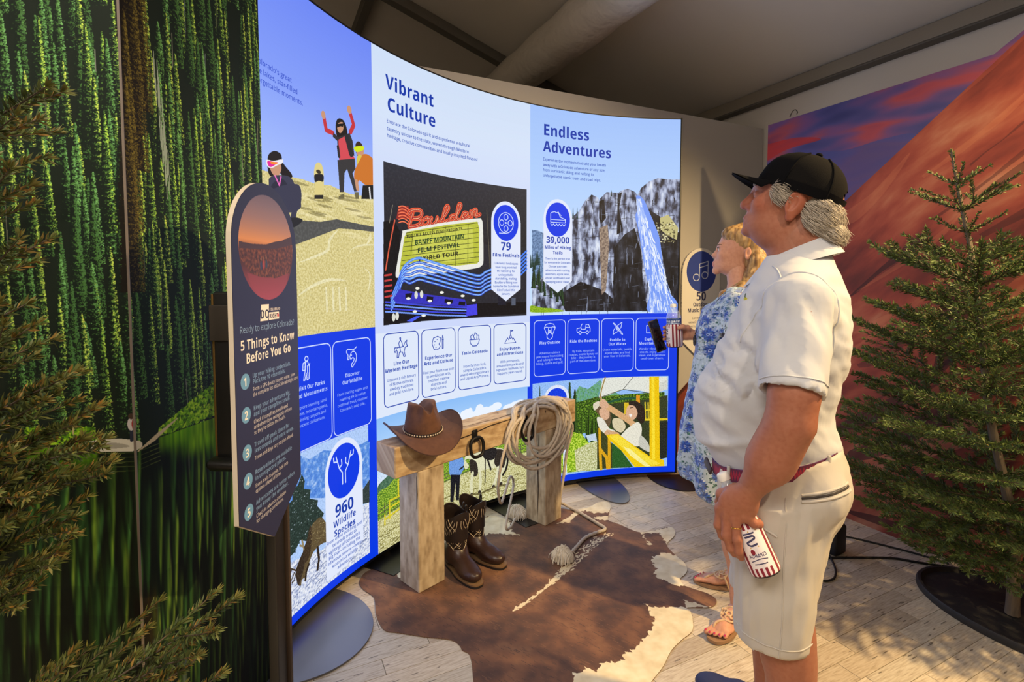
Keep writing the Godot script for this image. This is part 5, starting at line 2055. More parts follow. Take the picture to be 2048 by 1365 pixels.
func build_mural() -> void:
	var im := mural_print()
	var t := thing("rock_mural", "large mural of leaning red rock slabs under a purple sunset sky", "mural", Vector3(1.769, 0, -3.584))
	var e := Vector3(2.9, 0, -1.276) - t.position
	var f := frame(Vector3.ZERO, e)
	var ln := e.length()
	var mb := MB.new()
	var rim := PackedVector2Array([Vector2(0, 0), Vector2(ln, 0), Vector2(ln, 2.72), Vector2(1.52, 2.72), Vector2(1.21, 2.52), Vector2(0, 2.52)])
	mb.slab(rim, 0.0005, f, Rect2(0, 0, ln, 2.72), false)
	var m := texmat(im, 0.75)
	m.texture_repeat = false
	part("print", mb.mesh(false), m, t)
	var bk := MB.new()
	bk.slab(rim, 0.03, f * Transform3D(Basis.IDENTITY, Vector3(0, 0, -0.001)), Rect2(0, 0, 1, 1))
	part("board", bk.mesh(false), mat(rgb(150, 144, 138), 0.8), t)
	var hk := MB.new()
	hk.tube(curve([Vector3(0, 2.53, 0), Vector3(0.01, 2.56, 0.01), Vector3(0.03, 2.575, 0.01), Vector3(0.045, 2.56, 0.01), Vector3(0.04, 2.545, 0.01)], 4), 0.003, 6)
	var ho := part("hook", hk.mesh(), mat(rgb(60, 56, 52), 0.5), t)
	ho.position = f.basis.x * 0.16
	# red rock print low on the grey partition
	var g := Vector3(0.898, 0, -0.44)
	var w0 := Vector3(-0.366, 0, -3.33)
	var w1 := Vector3(2.184, 0, -4.51)
	var wf := frame(w0, w1)
	var rp := MB.new()
	rp.slab(PackedVector2Array([Vector2(1.30, 0.0), Vector2(2.76, 0.0), Vector2(2.76, 1.20), Vector2(2.40, 0.94), Vector2(2.105, 0.705), Vector2(1.867, 0.513), Vector2(1.30, 0.10)]), 0.004, wf * Transform3D(Basis.IDENTITY, Vector3(0, 0, 0.006)), Rect2(0, -0.5, 3.2, 2.6))
	var rm := texmat(im, 0.75)
	rm.texture_repeat = true
	rm.uv1_offset = Vector3(0.1, 0.18, 0)
	top("rock_print", rp.mesh(false), rm, "red rock shape printed low on the grey partition behind the visitors", "wall print")

func build_signs() -> void:
	# navy sign board with a rounded top, on a black pole
	var A := Vector3(-0.657, 0, -1.20)
	var B := Vector3(-0.645, 0, -1.565)
	var f := frame(A, B)
	var t := thing("info_sign", "tall navy sign board with rounded top listing five things to know", "sign", A)
	f.origin = Vector3.ZERO
	var im := sign_print()
	var s := 1.0 / 1200.0
	var pts := PackedVector2Array()
	pts.append(Vector2(0, 1.70 - 1034 * s))
	pts.append(Vector2(200 * s, 1.70 - 1165 * s))
	pts.append(Vector2(400 * s, 1.70 - 1034 * s))
	for i in 25:
		var a := PI * i / 24.0
		pts.append(Vector2((200 + 200 * cos(a)) * s, 1.70 - (212 - 196 * sin(a)) * s))
	var m := texmat(im, 0.55)
	m.texture_repeat = false
	var mb := MB.new()
	mb.slab(pts, 0.0005, f, Rect2(0, 1.70 - 1180 * s, 438 * s, 1180 * s), false)
	part("face_print", mb.mesh(false), m, t)
	var bd := MB.new()
	bd.slab(pts, 0.012, f * Transform3D(Basis.IDENTITY, Vector3(0, 0, -0.001)), Rect2(0, 0, 1, 1))
	part("foam_board", bd.mesh(false), mat(rgb(206, 196, 178), 0.7), t)
	# pole and black box behind
	var black := mat(rgb(22, 21, 20), 0.42)
	var pole := MB.new()
	pole.box(Vector3(0.055, 1.15, 0.03), f * Transform3D(Basis.IDENTITY, Vector3(0.255, 0.575, -0.045)), 0.004)
	part("pole", pole.mesh(), black, t)
	var flange := MB.new()
	flange.box(Vector3(0.012, 1.15, 0.05), f * Transform3D(Basis.IDENTITY, Vector3(0.292, 0.575, -0.045)), 0.003)
	part("pole_edge", flange.mesh(), mat(rgb(58, 46, 38), 0.5), t)
	var bs := MB.new()
	bs.box(Vector3(0.34, 0.012, 0.26), f * Transform3D(Basis.IDENTITY, Vector3(0.24, 0.006, -0.10)), 0.004)
	part("base", bs.mesh(), black, t)
	var bx := MB.new()
	bx.box(Vector3(0.05, 0.47, 0.14), f * Transform3D(Basis.IDENTITY, Vector3(0.215, 1.165, -0.10)), 0.004)
	part("screen_housing", bx.mesh(), black, t)
	var b2 := MB.new()
	b2.box(Vector3(0.046, 0.10, 0.155), f * Transform3D(Basis.IDENTITY, Vector3(0.205, 1.315, -0.10)), 0.003)
	part("clamp", b2.mesh(), mat(rgb(66, 60, 54), 0.4, 0.4), t)
	var b3 := MB.new()
	b3.box(Vector3(0.01, 0.46, 0.012), f * Transform3D(Basis.IDENTITY, Vector3(0.20, 1.165, -0.172)), 0.002)
	part("brass_edge", b3.mesh(), mat(rgb(150, 118, 66), 0.3, 0.7), t)
	var b4 := MB.new()
	b4.box(Vector3(0.06, 0.035, 0.10), f * Transform3D(Basis.IDENTITY, Vector3(0.19, 0.925, -0.14)), 0.012)
	part("knob", b4.mesh(), black, t)
	# white pill sign on the partition
	var w0 := Vector3(-0.366, 0, -3.33)
	var w1 := Vector3(2.184, 0, -4.51)
	var wf := frame(w0, w1)
	var c := 2.110
	var p2 := PackedVector2Array()
	var hw := 0.205
	p2.append(Vector2(c - hw, 0.97))
	p2.append(Vector2(c, 0.80))
	p2.append(Vector2(c + hw, 0.97))
	for i in 21:
		var a := PI * i / 20.0
		p2.append(Vector2(c + hw * cos(a), 1.515 + 0.205 * sin(a)))
	var ps := MB.new()
	ps.slab(p2, 0.012, wf * Transform3D(Basis.IDENTITY, Vector3(0, 0, 0.02)), Rect2(c - hw, 0.80, 2 * hw, 0.92))
	var mm := texmat(music_print(), 0.7)
	mm.texture_repeat = false
	top("pill_sign", ps.mesh(false), mm, "white pill-shaped wall sign with blue music note circle", "sign")

# ---------------------------------------------------------------- things on the floor

func wood_image(sd: int, stops: Array, w := 1024, h := 128) -> Image:
	var n := FastNoiseLite.new()
	n.seed = sd
	n.frequency = 0.012
	n.fractal_octaves = 5
	n.fractal_gain = 0.55
	var src := n.get_seamless_image(512, 512)
	src.resize(w, h / 4, Image.INTERPOLATE_CUBIC)
	src.resize(w, h, Image.INTERPOLATE_CUBIC)
	var streak := FastNoiseLite.new()
	streak.seed = sd + 7
	streak.frequency = 0.09
	var s2 := streak.get_seamless_image(64, h)
	s2.resize(w, h, Image.INTERPOLATE_CUBIC)
	var a := src.get_data()
	var b := s2.get_data()
	for i in a.size():
		a[i] = clampi(int(a[i] * 0.7 + b[i] * 0.3), 0, 255)
	return ramp(Image.create_from_data(w, h, false, Image.FORMAT_L8, a), stops)

# squared timber with its long axis along x, grain along it
func timber(len_: float, a: float, b: float, t: Transform3D, bev := 0.004) -> ArrayMesh:
	var mb := MB.new()
	mb.box(Vector3(len_, a, b), Transform3D.IDENTITY, bev)
	for i in mb.v.size():
		var p := mb.v[i]
		var face := 0.13 if absf(p.z) > b / 2 - bev * 1.5 else 0.61
		if absf(p.x) > len_ / 2 - bev * 1.5 and false:
			face = 0.4
		mb.uv[i] = Vector2(p.x / 0.9 + face, (p.y + p.z) / 0.32 + face)
		mb.v[i] = t * p
	return mb.mesh(true, 0.9)

func rope_mesh(pts: Array, r: float) -> ArrayMesh:
	var mb := MB.new()
	# resample
	var path := [pts[0]]
	var step := 0.006
	var carry := 0.0
	for i in pts.size() - 1:
		var a: Vector3 = pts[i]
		var b: Vector3 = pts[i + 1]
		var l := (b - a).length()
		var d := step - carry
		while d < l:
			path.append(a.lerp(b, d / l))
			d += step
		carry = l - (d - step)
	var rings := []
	var up := Vector3.UP
	for i in path.size():
		var d: Vector3 = (path[mini(i + 1, path.size() - 1)] - path[maxi(i - 1, 0)]).normalized()
		var s := d.cross(up)
		if s.length() < 0.05:
			s = d.cross(Vector3.RIGHT)
		s = s.normalized()
		up = s.cross(d).normalized()
		var ring := []
		for k in 12:
			var a := TAU * k / 12.0
			var rr := r * (0.74 + 0.40 * absf(cos(1.5 * (a - i * 0.34))))
			ring.append(path[i] + (s * cos(a) + up * sin(a)) * rr)
		rings.append(ring)
	mb.loft(rings)
	return mb.mesh(true, 0.3)

func frayed(at: Vector3, rad: float, root: Vector3, sd: int) -> ArrayMesh:
	var r := RandomNumberGenerator.new()
	r.seed = sd
	var mb := MB.new()
	for i in 420:
		var an := r.randf() * TAU
		var out := Vector3(cos(an), 0, sin(an))
		var reach := rad * sqrt(r.randf_range(0.02, 1.0))
		var high := rad * 1.15 * sqrt(maxf(0.0, 1.0 - pow(reach / rad, 2.0) * 0.8))
		var jit := Vector3(r.randfn(), r.randfn() * 0.5, r.randfn()) * rad * 0.12
		var p0 := at + (root - at) * 0.12 + Vector3(0, rad * 0.5, 0)
		var p1 := at + out * reach * 0.6 + Vector3(0, high + 0.004, 0) + jit
		var p2 := at + out * (reach + rad * 0.12) + Vector3(0, high * 0.55, 0) + jit
		var p3 := at + out * (reach + rad * r.randf_range(0.05, 0.25)) + Vector3(0, high * 0.15 - 0.012, 0) + jit * 1.5
		p1.y = maxf(p1.y, 0.012); p2.y = maxf(p2.y, 0.010); p3.y = maxf(p3.y, 0.008)
		mb.tube(curve([p0, p1, p2, p3], 3), 0.0016, 4, false)
	return mb.mesh()

func build_props() -> void:
	cowhide()
	print("  hide ", Time.get_ticks_msec())
	hitching_post()
	cowboy_hat()
	lasso()
	print("  rope ", Time.get_ticks_msec())
	boots()
	cables()
	print("  boots ", Time.get_ticks_msec())

const POST_A := Vector3(-0.425, 0, -2.265)
const POST_B := Vector3(0.196, 0, -2.918)

func hitching_post() -> void:
	var f := frame(POST_A, POST_B)
	var t := thing("hitching_post", "rough timber hitching post with two square legs and iron rings", "hitching post", POST_A)
	f.origin = Vector3.ZERO
	var im := wood_image(201, [[0.0, rgb(98, 72, 46)], [0.22, rgb(146, 118, 82)], [0.45, rgb(174, 147, 110)], [0.65, rgb(190, 166, 128)], [1.0, rgb(206, 187, 150)]])
	var pic := Pic.new(4, 4)
	pic.im = im
	pic.w = 1024
	pic.h = 128
	var kn := Pic.new(4, 4, Color(0.20, 0.12, 0.06, 0.6))
	var r := RandomNumberGenerator.new()
	r.seed = 77
	for i in 8:
		var x := r.randf() * 1000
		var y := r.randf() * 120
		for k in 3:
			pic.polyt(Pic.ell(x, y, 5 - k * 1.3, 3.4 - k, 12), kn.im)
	var wm := texmat(im, 0.8)
	bump(wm, relief(256, 0.05, 9, FastNoiseLite.TYPE_SIMPLEX, 4), 0.12)
	var grey := texmat(wood_image(205, [[0.0, rgb(112, 94, 72)], [0.3, rgb(156, 137, 110)], [0.6, rgb(184, 166, 138)], [1.0, rgb(202, 187, 160)]]), 0.85)
	bump(grey, relief(256, 0.05, 19, FastNoiseLite.TYPE_SIMPLEX, 4), 0.12)
	part("beam", timber(1.31, 0.138, 0.15, f * Transform3D(Basis.IDENTITY, Vector3(0.534, 0.642, -0.075))), wm, t)
	for k in 2:
		var x := 0.076 + k * 0.901
		var up := Transform3D(Basis(Vector3(0, 1, 0), Vector3(-1, 0, 0), Vector3(0, 0, 1)), Vector3(x, 0.2885, -0.077))
		part("leg", timber(0.567, 0.152, 0.152, f * up), grey, t)
	# drying cracks: thin dark wedges let into the timber
	var ck := mat(rgb(44, 30, 20), 0.95)
	var crack := func(pts: Array, w: float, lift: Vector3) -> void:
		var mb := MB.new()
		var n := pts.size()
		for i in n - 1:
			var a: Vector3 = pts[i]
			var b: Vector3 = pts[i + 1]
			var wa := w * sin(PI * (i + 0.15) / (n - 0.7))
			var wb := w * sin(PI * (i + 1.15) / (n - 0.7))
			mb.quad(f * (a - lift * wa), f * (b - lift * wb), f * (b + lift * wb), f * (a + lift * wa))
		part("crack", mb.mesh(false), ck, t)
	crack.call([Vector3(0.10, 0.652, 0.0006), Vector3(0.2, 0.668, 0.0006), Vector3(0.32, 0.676, 0.0006), Vector3(0.45, 0.694, 0.0006), Vector3(0.6, 0.699, 0.0006), Vector3(0.72, 0.704, 0.0006)], 0.0035, Vector3.UP)
	crack.call([Vector3(0.20, 0.7116, -0.05), Vector3(0.36, 0.7116, -0.036), Vector3(0.55, 0.7116, -0.03), Vector3(0.75, 0.7116, -0.05), Vector3(0.9, 0.7116, -0.045)], 0.003, Vector3.BACK)
	crack.call([Vector3(0.8992, 0.02, -0.062), Vector3(0.8992, 0.2, -0.055), Vector3(0.8992, 0.4, -0.06), Vector3(0.8992, 0.55, -0.05)], 0.0035, Vector3.BACK)
	crack.call([Vector3(-0.0008, 0.4, -0.012), Vector3(-0.0008, 0.47, -0.008), Vector3(-0.0008, 0.55, -0.012)], 0.005, Vector3.BACK)
	# iron rings
	var iron := mat(rgb(26, 25, 25), 0.45, 0.5)
	for x in [0.343, 0.72]:
		var rt := MB.new()
		rt.box(Vector3(0.036, 0.05, 0.008), f * Transform3D(Basis.IDENTITY, Vector3(x, 0.672, 0.004)), 0.003)
		rt.box(Vector3(0.034, 0.026, 0.02), f * Transform3D(Basis.IDENTITY, Vector3(x, 0.652, 0.012)), 0.006)
		var plate := part("ring_plate", rt.mesh(), iron, t)
		var ring := MB.new()
		var pts := []
		for i in 28:
			var a := TAU * i / 28.0
			var q := Vector3(signf(cos(a)) * pow(absf(cos(a)), 0.72) * 0.043, signf(sin(a)) * pow(absf(sin(a)), 0.8) * 0.047, 0)
			pts.append(f * (Vector3(x, 0.612, 0.016) + q + Vector3(0, 0, 0.01 * (1.0 - q.y / 0.047) * 0.5)))
		ring.tube(pts, 0.0085, 8, false, true)
		part("iron_ring", ring.mesh(), iron, plate)
		for s in [-1, 1]:
			var bl := MB.new()
			bl.lathe([[0.0045, 0.0], [0.0045, 0.002], [0.002, 0.0035], [0.0, 0.0036]], 8, f * Transform3D(Basis(Vector3.RIGHT, PI / 2), Vector3(x + s * 0.010, 0.688, 0.008)))
			part("bolt", bl.mesh(), iron, plate)

func cowboy_hat() -> void:
	var f := frame(POST_A, POST_B)
	var c := f * Vector3(0.085, 0.0, -0.075)
	var t := thing("cowboy_hat", "brown felt cowboy hat with studded band lying on the timber beam", "hat", Vector3(c.x, 0.714, c.z))
	var b := Basis(f.basis.x, Vector3.UP, f.basis.z) * Basis(Vector3.UP, -0.22) * Basis(Vector3.RIGHT, 0.10) * Basis(Vector3.BACK, 0.05)
	var felt := bump(mat(rgb(100, 65, 45), 0.9), relief(256, 0.2, 14), 0.03)
	felt.albedo_texture = ImageTexture.create_from_image(ramp(relief(256, 0.02, 15), [[0.0, rgb(196, 190, 186)], [0.5, rgb(226, 222, 218)], [1.0, rgb(255, 252, 248)]]))
	felt.uv1_triplanar = true
	felt.uv1_scale = Vector3.ONE * 4
	felt.rim_enabled = true
	felt.rim = 0.4
	var ca := 0.088
	var cb := 0.098
	# brim: two skins
	var mb := MB.new()
	var seg := 64
	for skin in 2:
		var rings := []
		for j in 11:
			var tt := j / 10.0
			var ring := []
			for i in seg:
				var a := TAU * i / seg
				var ea := lerpf(ca - 0.004, 0.205, tt)
				var eb := lerpf(cb - 0.004, 0.195, tt)
				var side := pow(absf(cos(a)), 2.0)
				var h := 0.020 + pow(tt, 1.8) * (0.060 * side - 0.046 * (1.0 - side)) - 0.012 * tt * (1.0 - tt)
				var pull := 1.0 - 0.16 * side * tt * tt
				ring.append(b * Vector3(cos(a) * ea * pull, h + (0.0025 if skin == 0 else 0.0), sin(a) * eb))
			rings.append(ring)
		if skin == 0:
			rings.reverse()
		mb.loft(rings, false, false)
	part("brim", mb.mesh(), felt, t)
	var edge := MB.new()
	var ep := []
	for i in seg:
		var a := TAU * i / seg
		var side := pow(absf(cos(a)), 2.0)
		ep.append(b * Vector3(cos(a) * 0.205 * (1.0 - 0.16 * side), 0.021 + 0.060 * side - 0.046 * (1.0 - side), sin(a) * 0.195))
	edge.tube(ep, 0.0026, 6, false, true)
	part("brim_binding", edge.mesh(), mat(rgb(70, 42, 28), 0.8), t)
	# crown with a crease along the middle and two pinches
	var cr := MB.new()
	var rings := []
	for j in 15:
		var tt := j / 14.0
		var ring := []
		for i in seg:
			var a := TAU * i / seg
			var s: float
			var h: float
			if tt < 0.62:
				var k := tt / 0.62
				s = 1.0 - 0.24 * k
				h = 0.02 + 0.135 * k
			else:
				var k := (tt - 0.62) / 0.38
				s = 0.76 * cos(k * PI / 2) + 0.0005
				h = 0.155 + 0.012 * sin(k * PI / 2)
			var x := cos(a) * ca * s
			var z := sin(a) * cb * s
			var dent := 0.044 * exp(-pow(x / 0.024, 2.0)) * smoothstep(0.35, 0.75, tt)
			# side pinches towards the front
			for sx in [-1.0, 1.0]:
				var g := exp(-(pow((x - sx * 0.062) / 0.03, 2.0) + pow((z - 0.05) / 0.034, 2.0))) * smoothstep(0.15, 0.6, tt)
				x -= sx * 0.022 * g
				dent += 0.02 * g * smoothstep(0.6, 1.0, tt)
			h -= dent
			h -= 0.02 * smoothstep(0.4, 1.0, tt) * clampf(-z / 0.1, -0.3, 1.0)
			ring.append(b * Vector3(x, h, z))
		rings.append(ring)
	cr.loft(rings, false, true)
	part("crown", cr.mesh(true, 0.2), felt, t)
	var bd := MB.new()
	var br := []
	for j in 2:
		var ring := []
		for i in seg:
			var a := TAU * i / seg
			ring.append(b * Vector3(cos(a) * (ca + 0.002 - j * 0.003), 0.021 + j * 0.016, sin(a) * (cb + 0.002 - j * 0.003)))
		br.append(ring)
	bd.loft(br, false, false)
	var band := part("hat_band", bd.mesh(), mat(rgb(34, 22, 16), 0.6), t)
	var st := MB.new()
	for i in 46:
		var a := TAU * i / 46.0
		var o := b * Vector3(cos(a) * (ca + 0.0018), 0.029, sin(a) * (cb + 0.0018))
		var out := (b * Vector3(cos(a), 0, sin(a))).normalized()
		st.lathe([[0.0042, 0.0], [0.0034, 0.002], [0.0, 0.0032]], 6, Transform3D(Basis(out.cross(Vector3.UP).normalized(), out, out.cross(out.cross(Vector3.UP)).normalized()), o))
	var so := part("studs", st.mesh(), mat(rgb(206, 192, 170), 0.4, 0.3), band)
	so.set_meta("kind", "stuff")

func lasso() -> void:
	var f := frame(POST_A, POST_B)
	var t := thing("lasso", "coiled off-white twisted rope with frayed ends hung over the timber beam", "rope", POST_A)
	f.origin = Vector3.ZERO
	var rm := bump(mat(rgb(190, 178, 160), 0.9), relief(128, 0.3, 24), 0.05)
	rm.uv1_triplanar = true
	rm.uv1_scale = Vector3.ONE * 14
	var rr := 0.0088
	var r := RandomNumberGenerator.new()
	r.seed = 31
	var loops := [[0.80, 0.600, 0.245, 0.185, 0.10], [0.83, 0.595, 0.235, 0.165, 0.16], [0.79, 0.615, 0.200, 0.150, -0.1], [0.85, 0.575, 0.240, 0.185, 0.30], [0.90, 0.600, 0.200, 0.165, 0.45], [0.82, 0.580, 0.262, 0.175, 0.05], [0.94, 0.590, 0.165, 0.185, 0.2], [0.87, 0.620, 0.200, 0.130, 0.35], [0.78, 0.590, 0.225, 0.150, 0.22]]
	for k in loops.size():
		var l: Array = loops[k]
		var pts := []
		for i in 73:
			var a := TAU * i / 72.0 - PI * 0.5
			var ex: float = cos(a) * l[2]
			var ey: float = sin(a) * l[3]
			var x: float = l[0] + ex * cos(l[4]) - ey * sin(l[4]) * 0.6
			var y: float = l[1] + ey * cos(l[4]) + ex * sin(l[4]) * 0.5 + 0.012 * sin(a * 2.0 + k)
			var z := 0.012 + 0.006 * (k % 5) + 0.004 * sin(a * 3.0 + k * 2.0)
			if y > 0.700:
				var over := y - 0.700
				z = z - over / 0.09 * 0.11
				y = 0.7215 + 0.0035 * (k % 4) + over * 0.25
				if z > 0.0:
					y -= z * 0.9
			pts.append(f * Vector3(x, y, z))
		part("rope_loop", rope_mesh(pts, rr), rm, t)
	# a loose bight behind, and the two tails
	var a1 := curve([f * Vector3(0.56, 0.62, 0.03), f * Vector3(0.50, 0.50, 0.035), f * Vector3(0.49, 0.36, 0.02), f * Vector3(0.55, 0.25, -0.02), f * Vector3(0.66, 0.24, -0.10), f * Vector3(0.80, 0.28, -0.19), f * Vector3(0.86, 0.20, -0.22), Vector3(-0.033, 0.100, -2.744) - POST_A, Vector3(-0.011, 0.050, -2.811) - POST_A, Vector3(0.018, 0.035, -2.954) - POST_A], 10)
	part("rope_tail", rope_mesh(a1, rr * 0.8), rm, t)
	var a2 := curve([f * Vector3(1.06, 0.62, 0.03), f * Vector3(1.13, 0.55, 0.02), f * Vector3(1.13, 0.40, -0.02), f * Vector3(1.11, 0.24, -0.03), f * Vector3(1.075, 0.10, -0.03), Vector3(0.331, 0.030, -3.164) - POST_A, Vector3(0.408, 0.014, -3.096) - POST_A, Vector3(0.505, 0.014, -2.937) - POST_A, Vector3(0.537, 0.014, -2.870) - POST_A, Vector3(0.478, 0.014, -2.825) - POST_A, Vector3(0.408, 0.014, -2.768) - POST_A, Vector3(0.347, 0.020, -2.660) - POST_A, Vector3(0.299, 0.030, -2.564) - POST_A], 10)
	part("rope_tail", rope_mesh(a2, rr), rm, t)
	var pale := mat(rgb(226, 216, 196), 0.95)
	var p1 := Vector3(0.030, 0.020, -3.041) - POST_A
	var p2 := Vector3(0.258, 0.020, -2.549) - POST_A
	part("frayed_end", frayed(p1, 0.048, Vector3(0.018, 0.035, -2.954) - POST_A, 41), pale, t)
	part("frayed_end", frayed(p2, 0.048, Vector3(0.299, 0.030, -2.564) - POST_A, 42), pale, t)

func boot_shape(t: Node3D) -> void:
	# toe towards +x, local origin under the ankle
	var dark := bump(mat(rgb(30, 20, 17), 0.45), relief(256, 0.1, 26), 0.04)
	dark.uv1_triplanar = true
	dark.uv1_scale = Vector3.ONE * 6
	var vamp := bump(mat(rgb(52, 33, 26), 0.35), relief(256, 0.1, 27), 0.04)
	vamp.uv1_triplanar = true
	vamp.uv1_scale = Vector3.ONE * 6
	# shaft: outer and inner skin, scalloped top
	var seg := 36
	var mb := MB.new()
	var rings := []
	for j in 16:
		var k := j / 15.0
		var ring := []
		for i in seg:
			var a := TAU * i / seg
			var h := lerpf(0.10, 0.290 + 0.018 * cos(2.0 * a), k)
			var ax := lerpf(0.058, 0.074, smoothstep(0.0, 0.8, k)) - 0.006 * sin(k * PI)
			var az := lerpf(0.044, 0.066, smoothstep(0.0, 0.8, k))
			ring.append(Vector3(cos(a) * ax - 0.006 * k + 0.004 * sin(k * 9.0), h, sin(a) * az))
		rings.append(ring)
	var inner := []
	for j in 6:
		var k := j / 5.0
		var ring := []
		for i in seg:
			var a := TAU * i / seg
			var h := lerpf(0.287 + 0.018 * cos(2.0 * a), 0.16, k)
			ring.append(Vector3(cos(a) * 0.069 - 0.006, h, sin(a) * 0.061))
		inner.append(ring)
	rings.append_array(inner)
	mb.loft(rings, false, true)
	var shaft := part("shaft", mb.mesh(true, 0.1), dark, t)
	# white stitching in flame curves on both sides
	var stitch := mat(rgb(196, 178, 150), 0.7)
	for side in [-1.0, 0.2, 1.0]:
		for q in [[[0.0, 0.13], [0.9, 0.16], [1.2, 0.21], [0.75, 0.245], [0.5, 0.275]], [[0.0, 0.14], [0.6, 0.17], [0.8, 0.21], [0.45, 0.24], [0.35, 0.265]], [[0.0, 0.155], [0.32, 0.18], [0.42, 0.21], [0.2, 0.235], [0.16, 0.27]], [[0.0, 0.105], [0.5, 0.115], [0.9, 0.135], [1.35, 0.15]], [[0.05, 0.17], [0.16, 0.19], [0.0, 0.215]]]:
			for mir in [-1.0, 1.0]:
				var pts := []
				for p in q:
					var a: float = side * (PI / 2) + mir * p[0] * 0.9
					var k: float = clampf((p[1] - 0.10) / 0.19, 0.0, 1.0)
					var ax := lerpf(0.058, 0.074, smoothstep(0.0, 0.8, k)) - 0.006 * sin(k * PI) + 0.0012
					var az := lerpf(0.044, 0.066, smoothstep(0.0, 0.8, k)) + 0.0012
					pts.append(Vector3(cos(a) * ax - 0.006 * k + 0.004 * sin(k * 9.0), p[1], sin(a) * az))
				var st := MB.new()
				st.tube(curve(pts, 4), 0.0016, 4, false)
				part("stitching", st.mesh(), stitch, shaft)
	# foot
	var prims := [cap(Vector3(-0.055, 0.075, 0), Vector3(0.0, 0.085, 0), 0.042, 0.050, 0.03), cap(Vector3(0.0, 0.115, 0), Vector3(0.0, 0.085, 0), 0.050, 0.052, 0.02), cap(Vector3(0.0, 0.085, 0), Vector3(0.10, 0.052, 0), 0.050, 0.038, 0.03), ell(Vector3(0.125, 0.042, 0), Vector3(0.082, 0.036, 0.050), 0.03), ell(Vector3(-0.045, 0.05, 0), Vector3(0.048, 0.04, 0.038), 0.03)]
	part("vamp", sdf_mesh(prims, 0.008, null, func(p: Vector3, d: float) -> float: return maxf(d, 0.016 - p.y)), vamp, t)
	# welt and sole
	var pts := PackedVector2Array()
	for i in 40:
		var a := TAU * i / 40.0
		var x := cos(a) * 0.152 + 0.063
		var wz := 0.052 - 0.012 * smoothstep(0.06, -0.1, x) - 0.009 * exp(-pow((x - 0.02) / 0.04, 2.0))
		pts.append(Vector2(x, -signf(sin(a)) * pow(absf(sin(a)), 0.62) * wz))
	var lay := Transform3D(Basis(Vector3.RIGHT, Vector3(0, 0, -1), Vector3.UP), Vector3(0, 0.019, 0))
	var so := MB.new()
	so.slab(pts, 0.007, lay, Rect2(0, 0, 1, 1))
	part("welt", so.mesh(true, 0.8), mat(rgb(120, 92, 62), 0.6), t)
	var s2 := MB.new()
	s2.slab(pts, 0.012, lay.translated(Vector3(0, -0.007, 0)), Rect2(0, 0, 1, 1))
	part("sole", s2.mesh(true, 0.8), mat(rgb(30, 24, 22), 0.6), t)
	for s in [-1, 1]:
		var ps := MB.new()
		ps.tube(curve([Vector3(-0.006, 0.245, s * 0.067), Vector3(-0.006, 0.290, s * 0.071), Vector3(-0.006, 0.300, s * 0.062), Vector3(-0.006, 0.255, s * 0.056)], 5), 0.004, 6)
		part("pull_strap", ps.mesh(), dark, shaft)

func boots() -> void:
	var t := thing("cowboy_boot", "brown leather cowboy boot with white stitching, touching the timber leg", "boot", Vector3(-0.280, 0.004, -2.480), atan2(-0.80, 0.60), "pair of cowboy boots")
	boot_shape(t)
	var c: Node3D = t.duplicate()
	c.name = numbered("cowboy_boot")
	add_child(c)
	c.position = Vector3(-0.203, 0.004, -2.605)
	c.rotation.y = atan2(-0.62, 0.78)
	c.set_meta("label", "brown leather cowboy boot standing behind its mate on the cowhide")

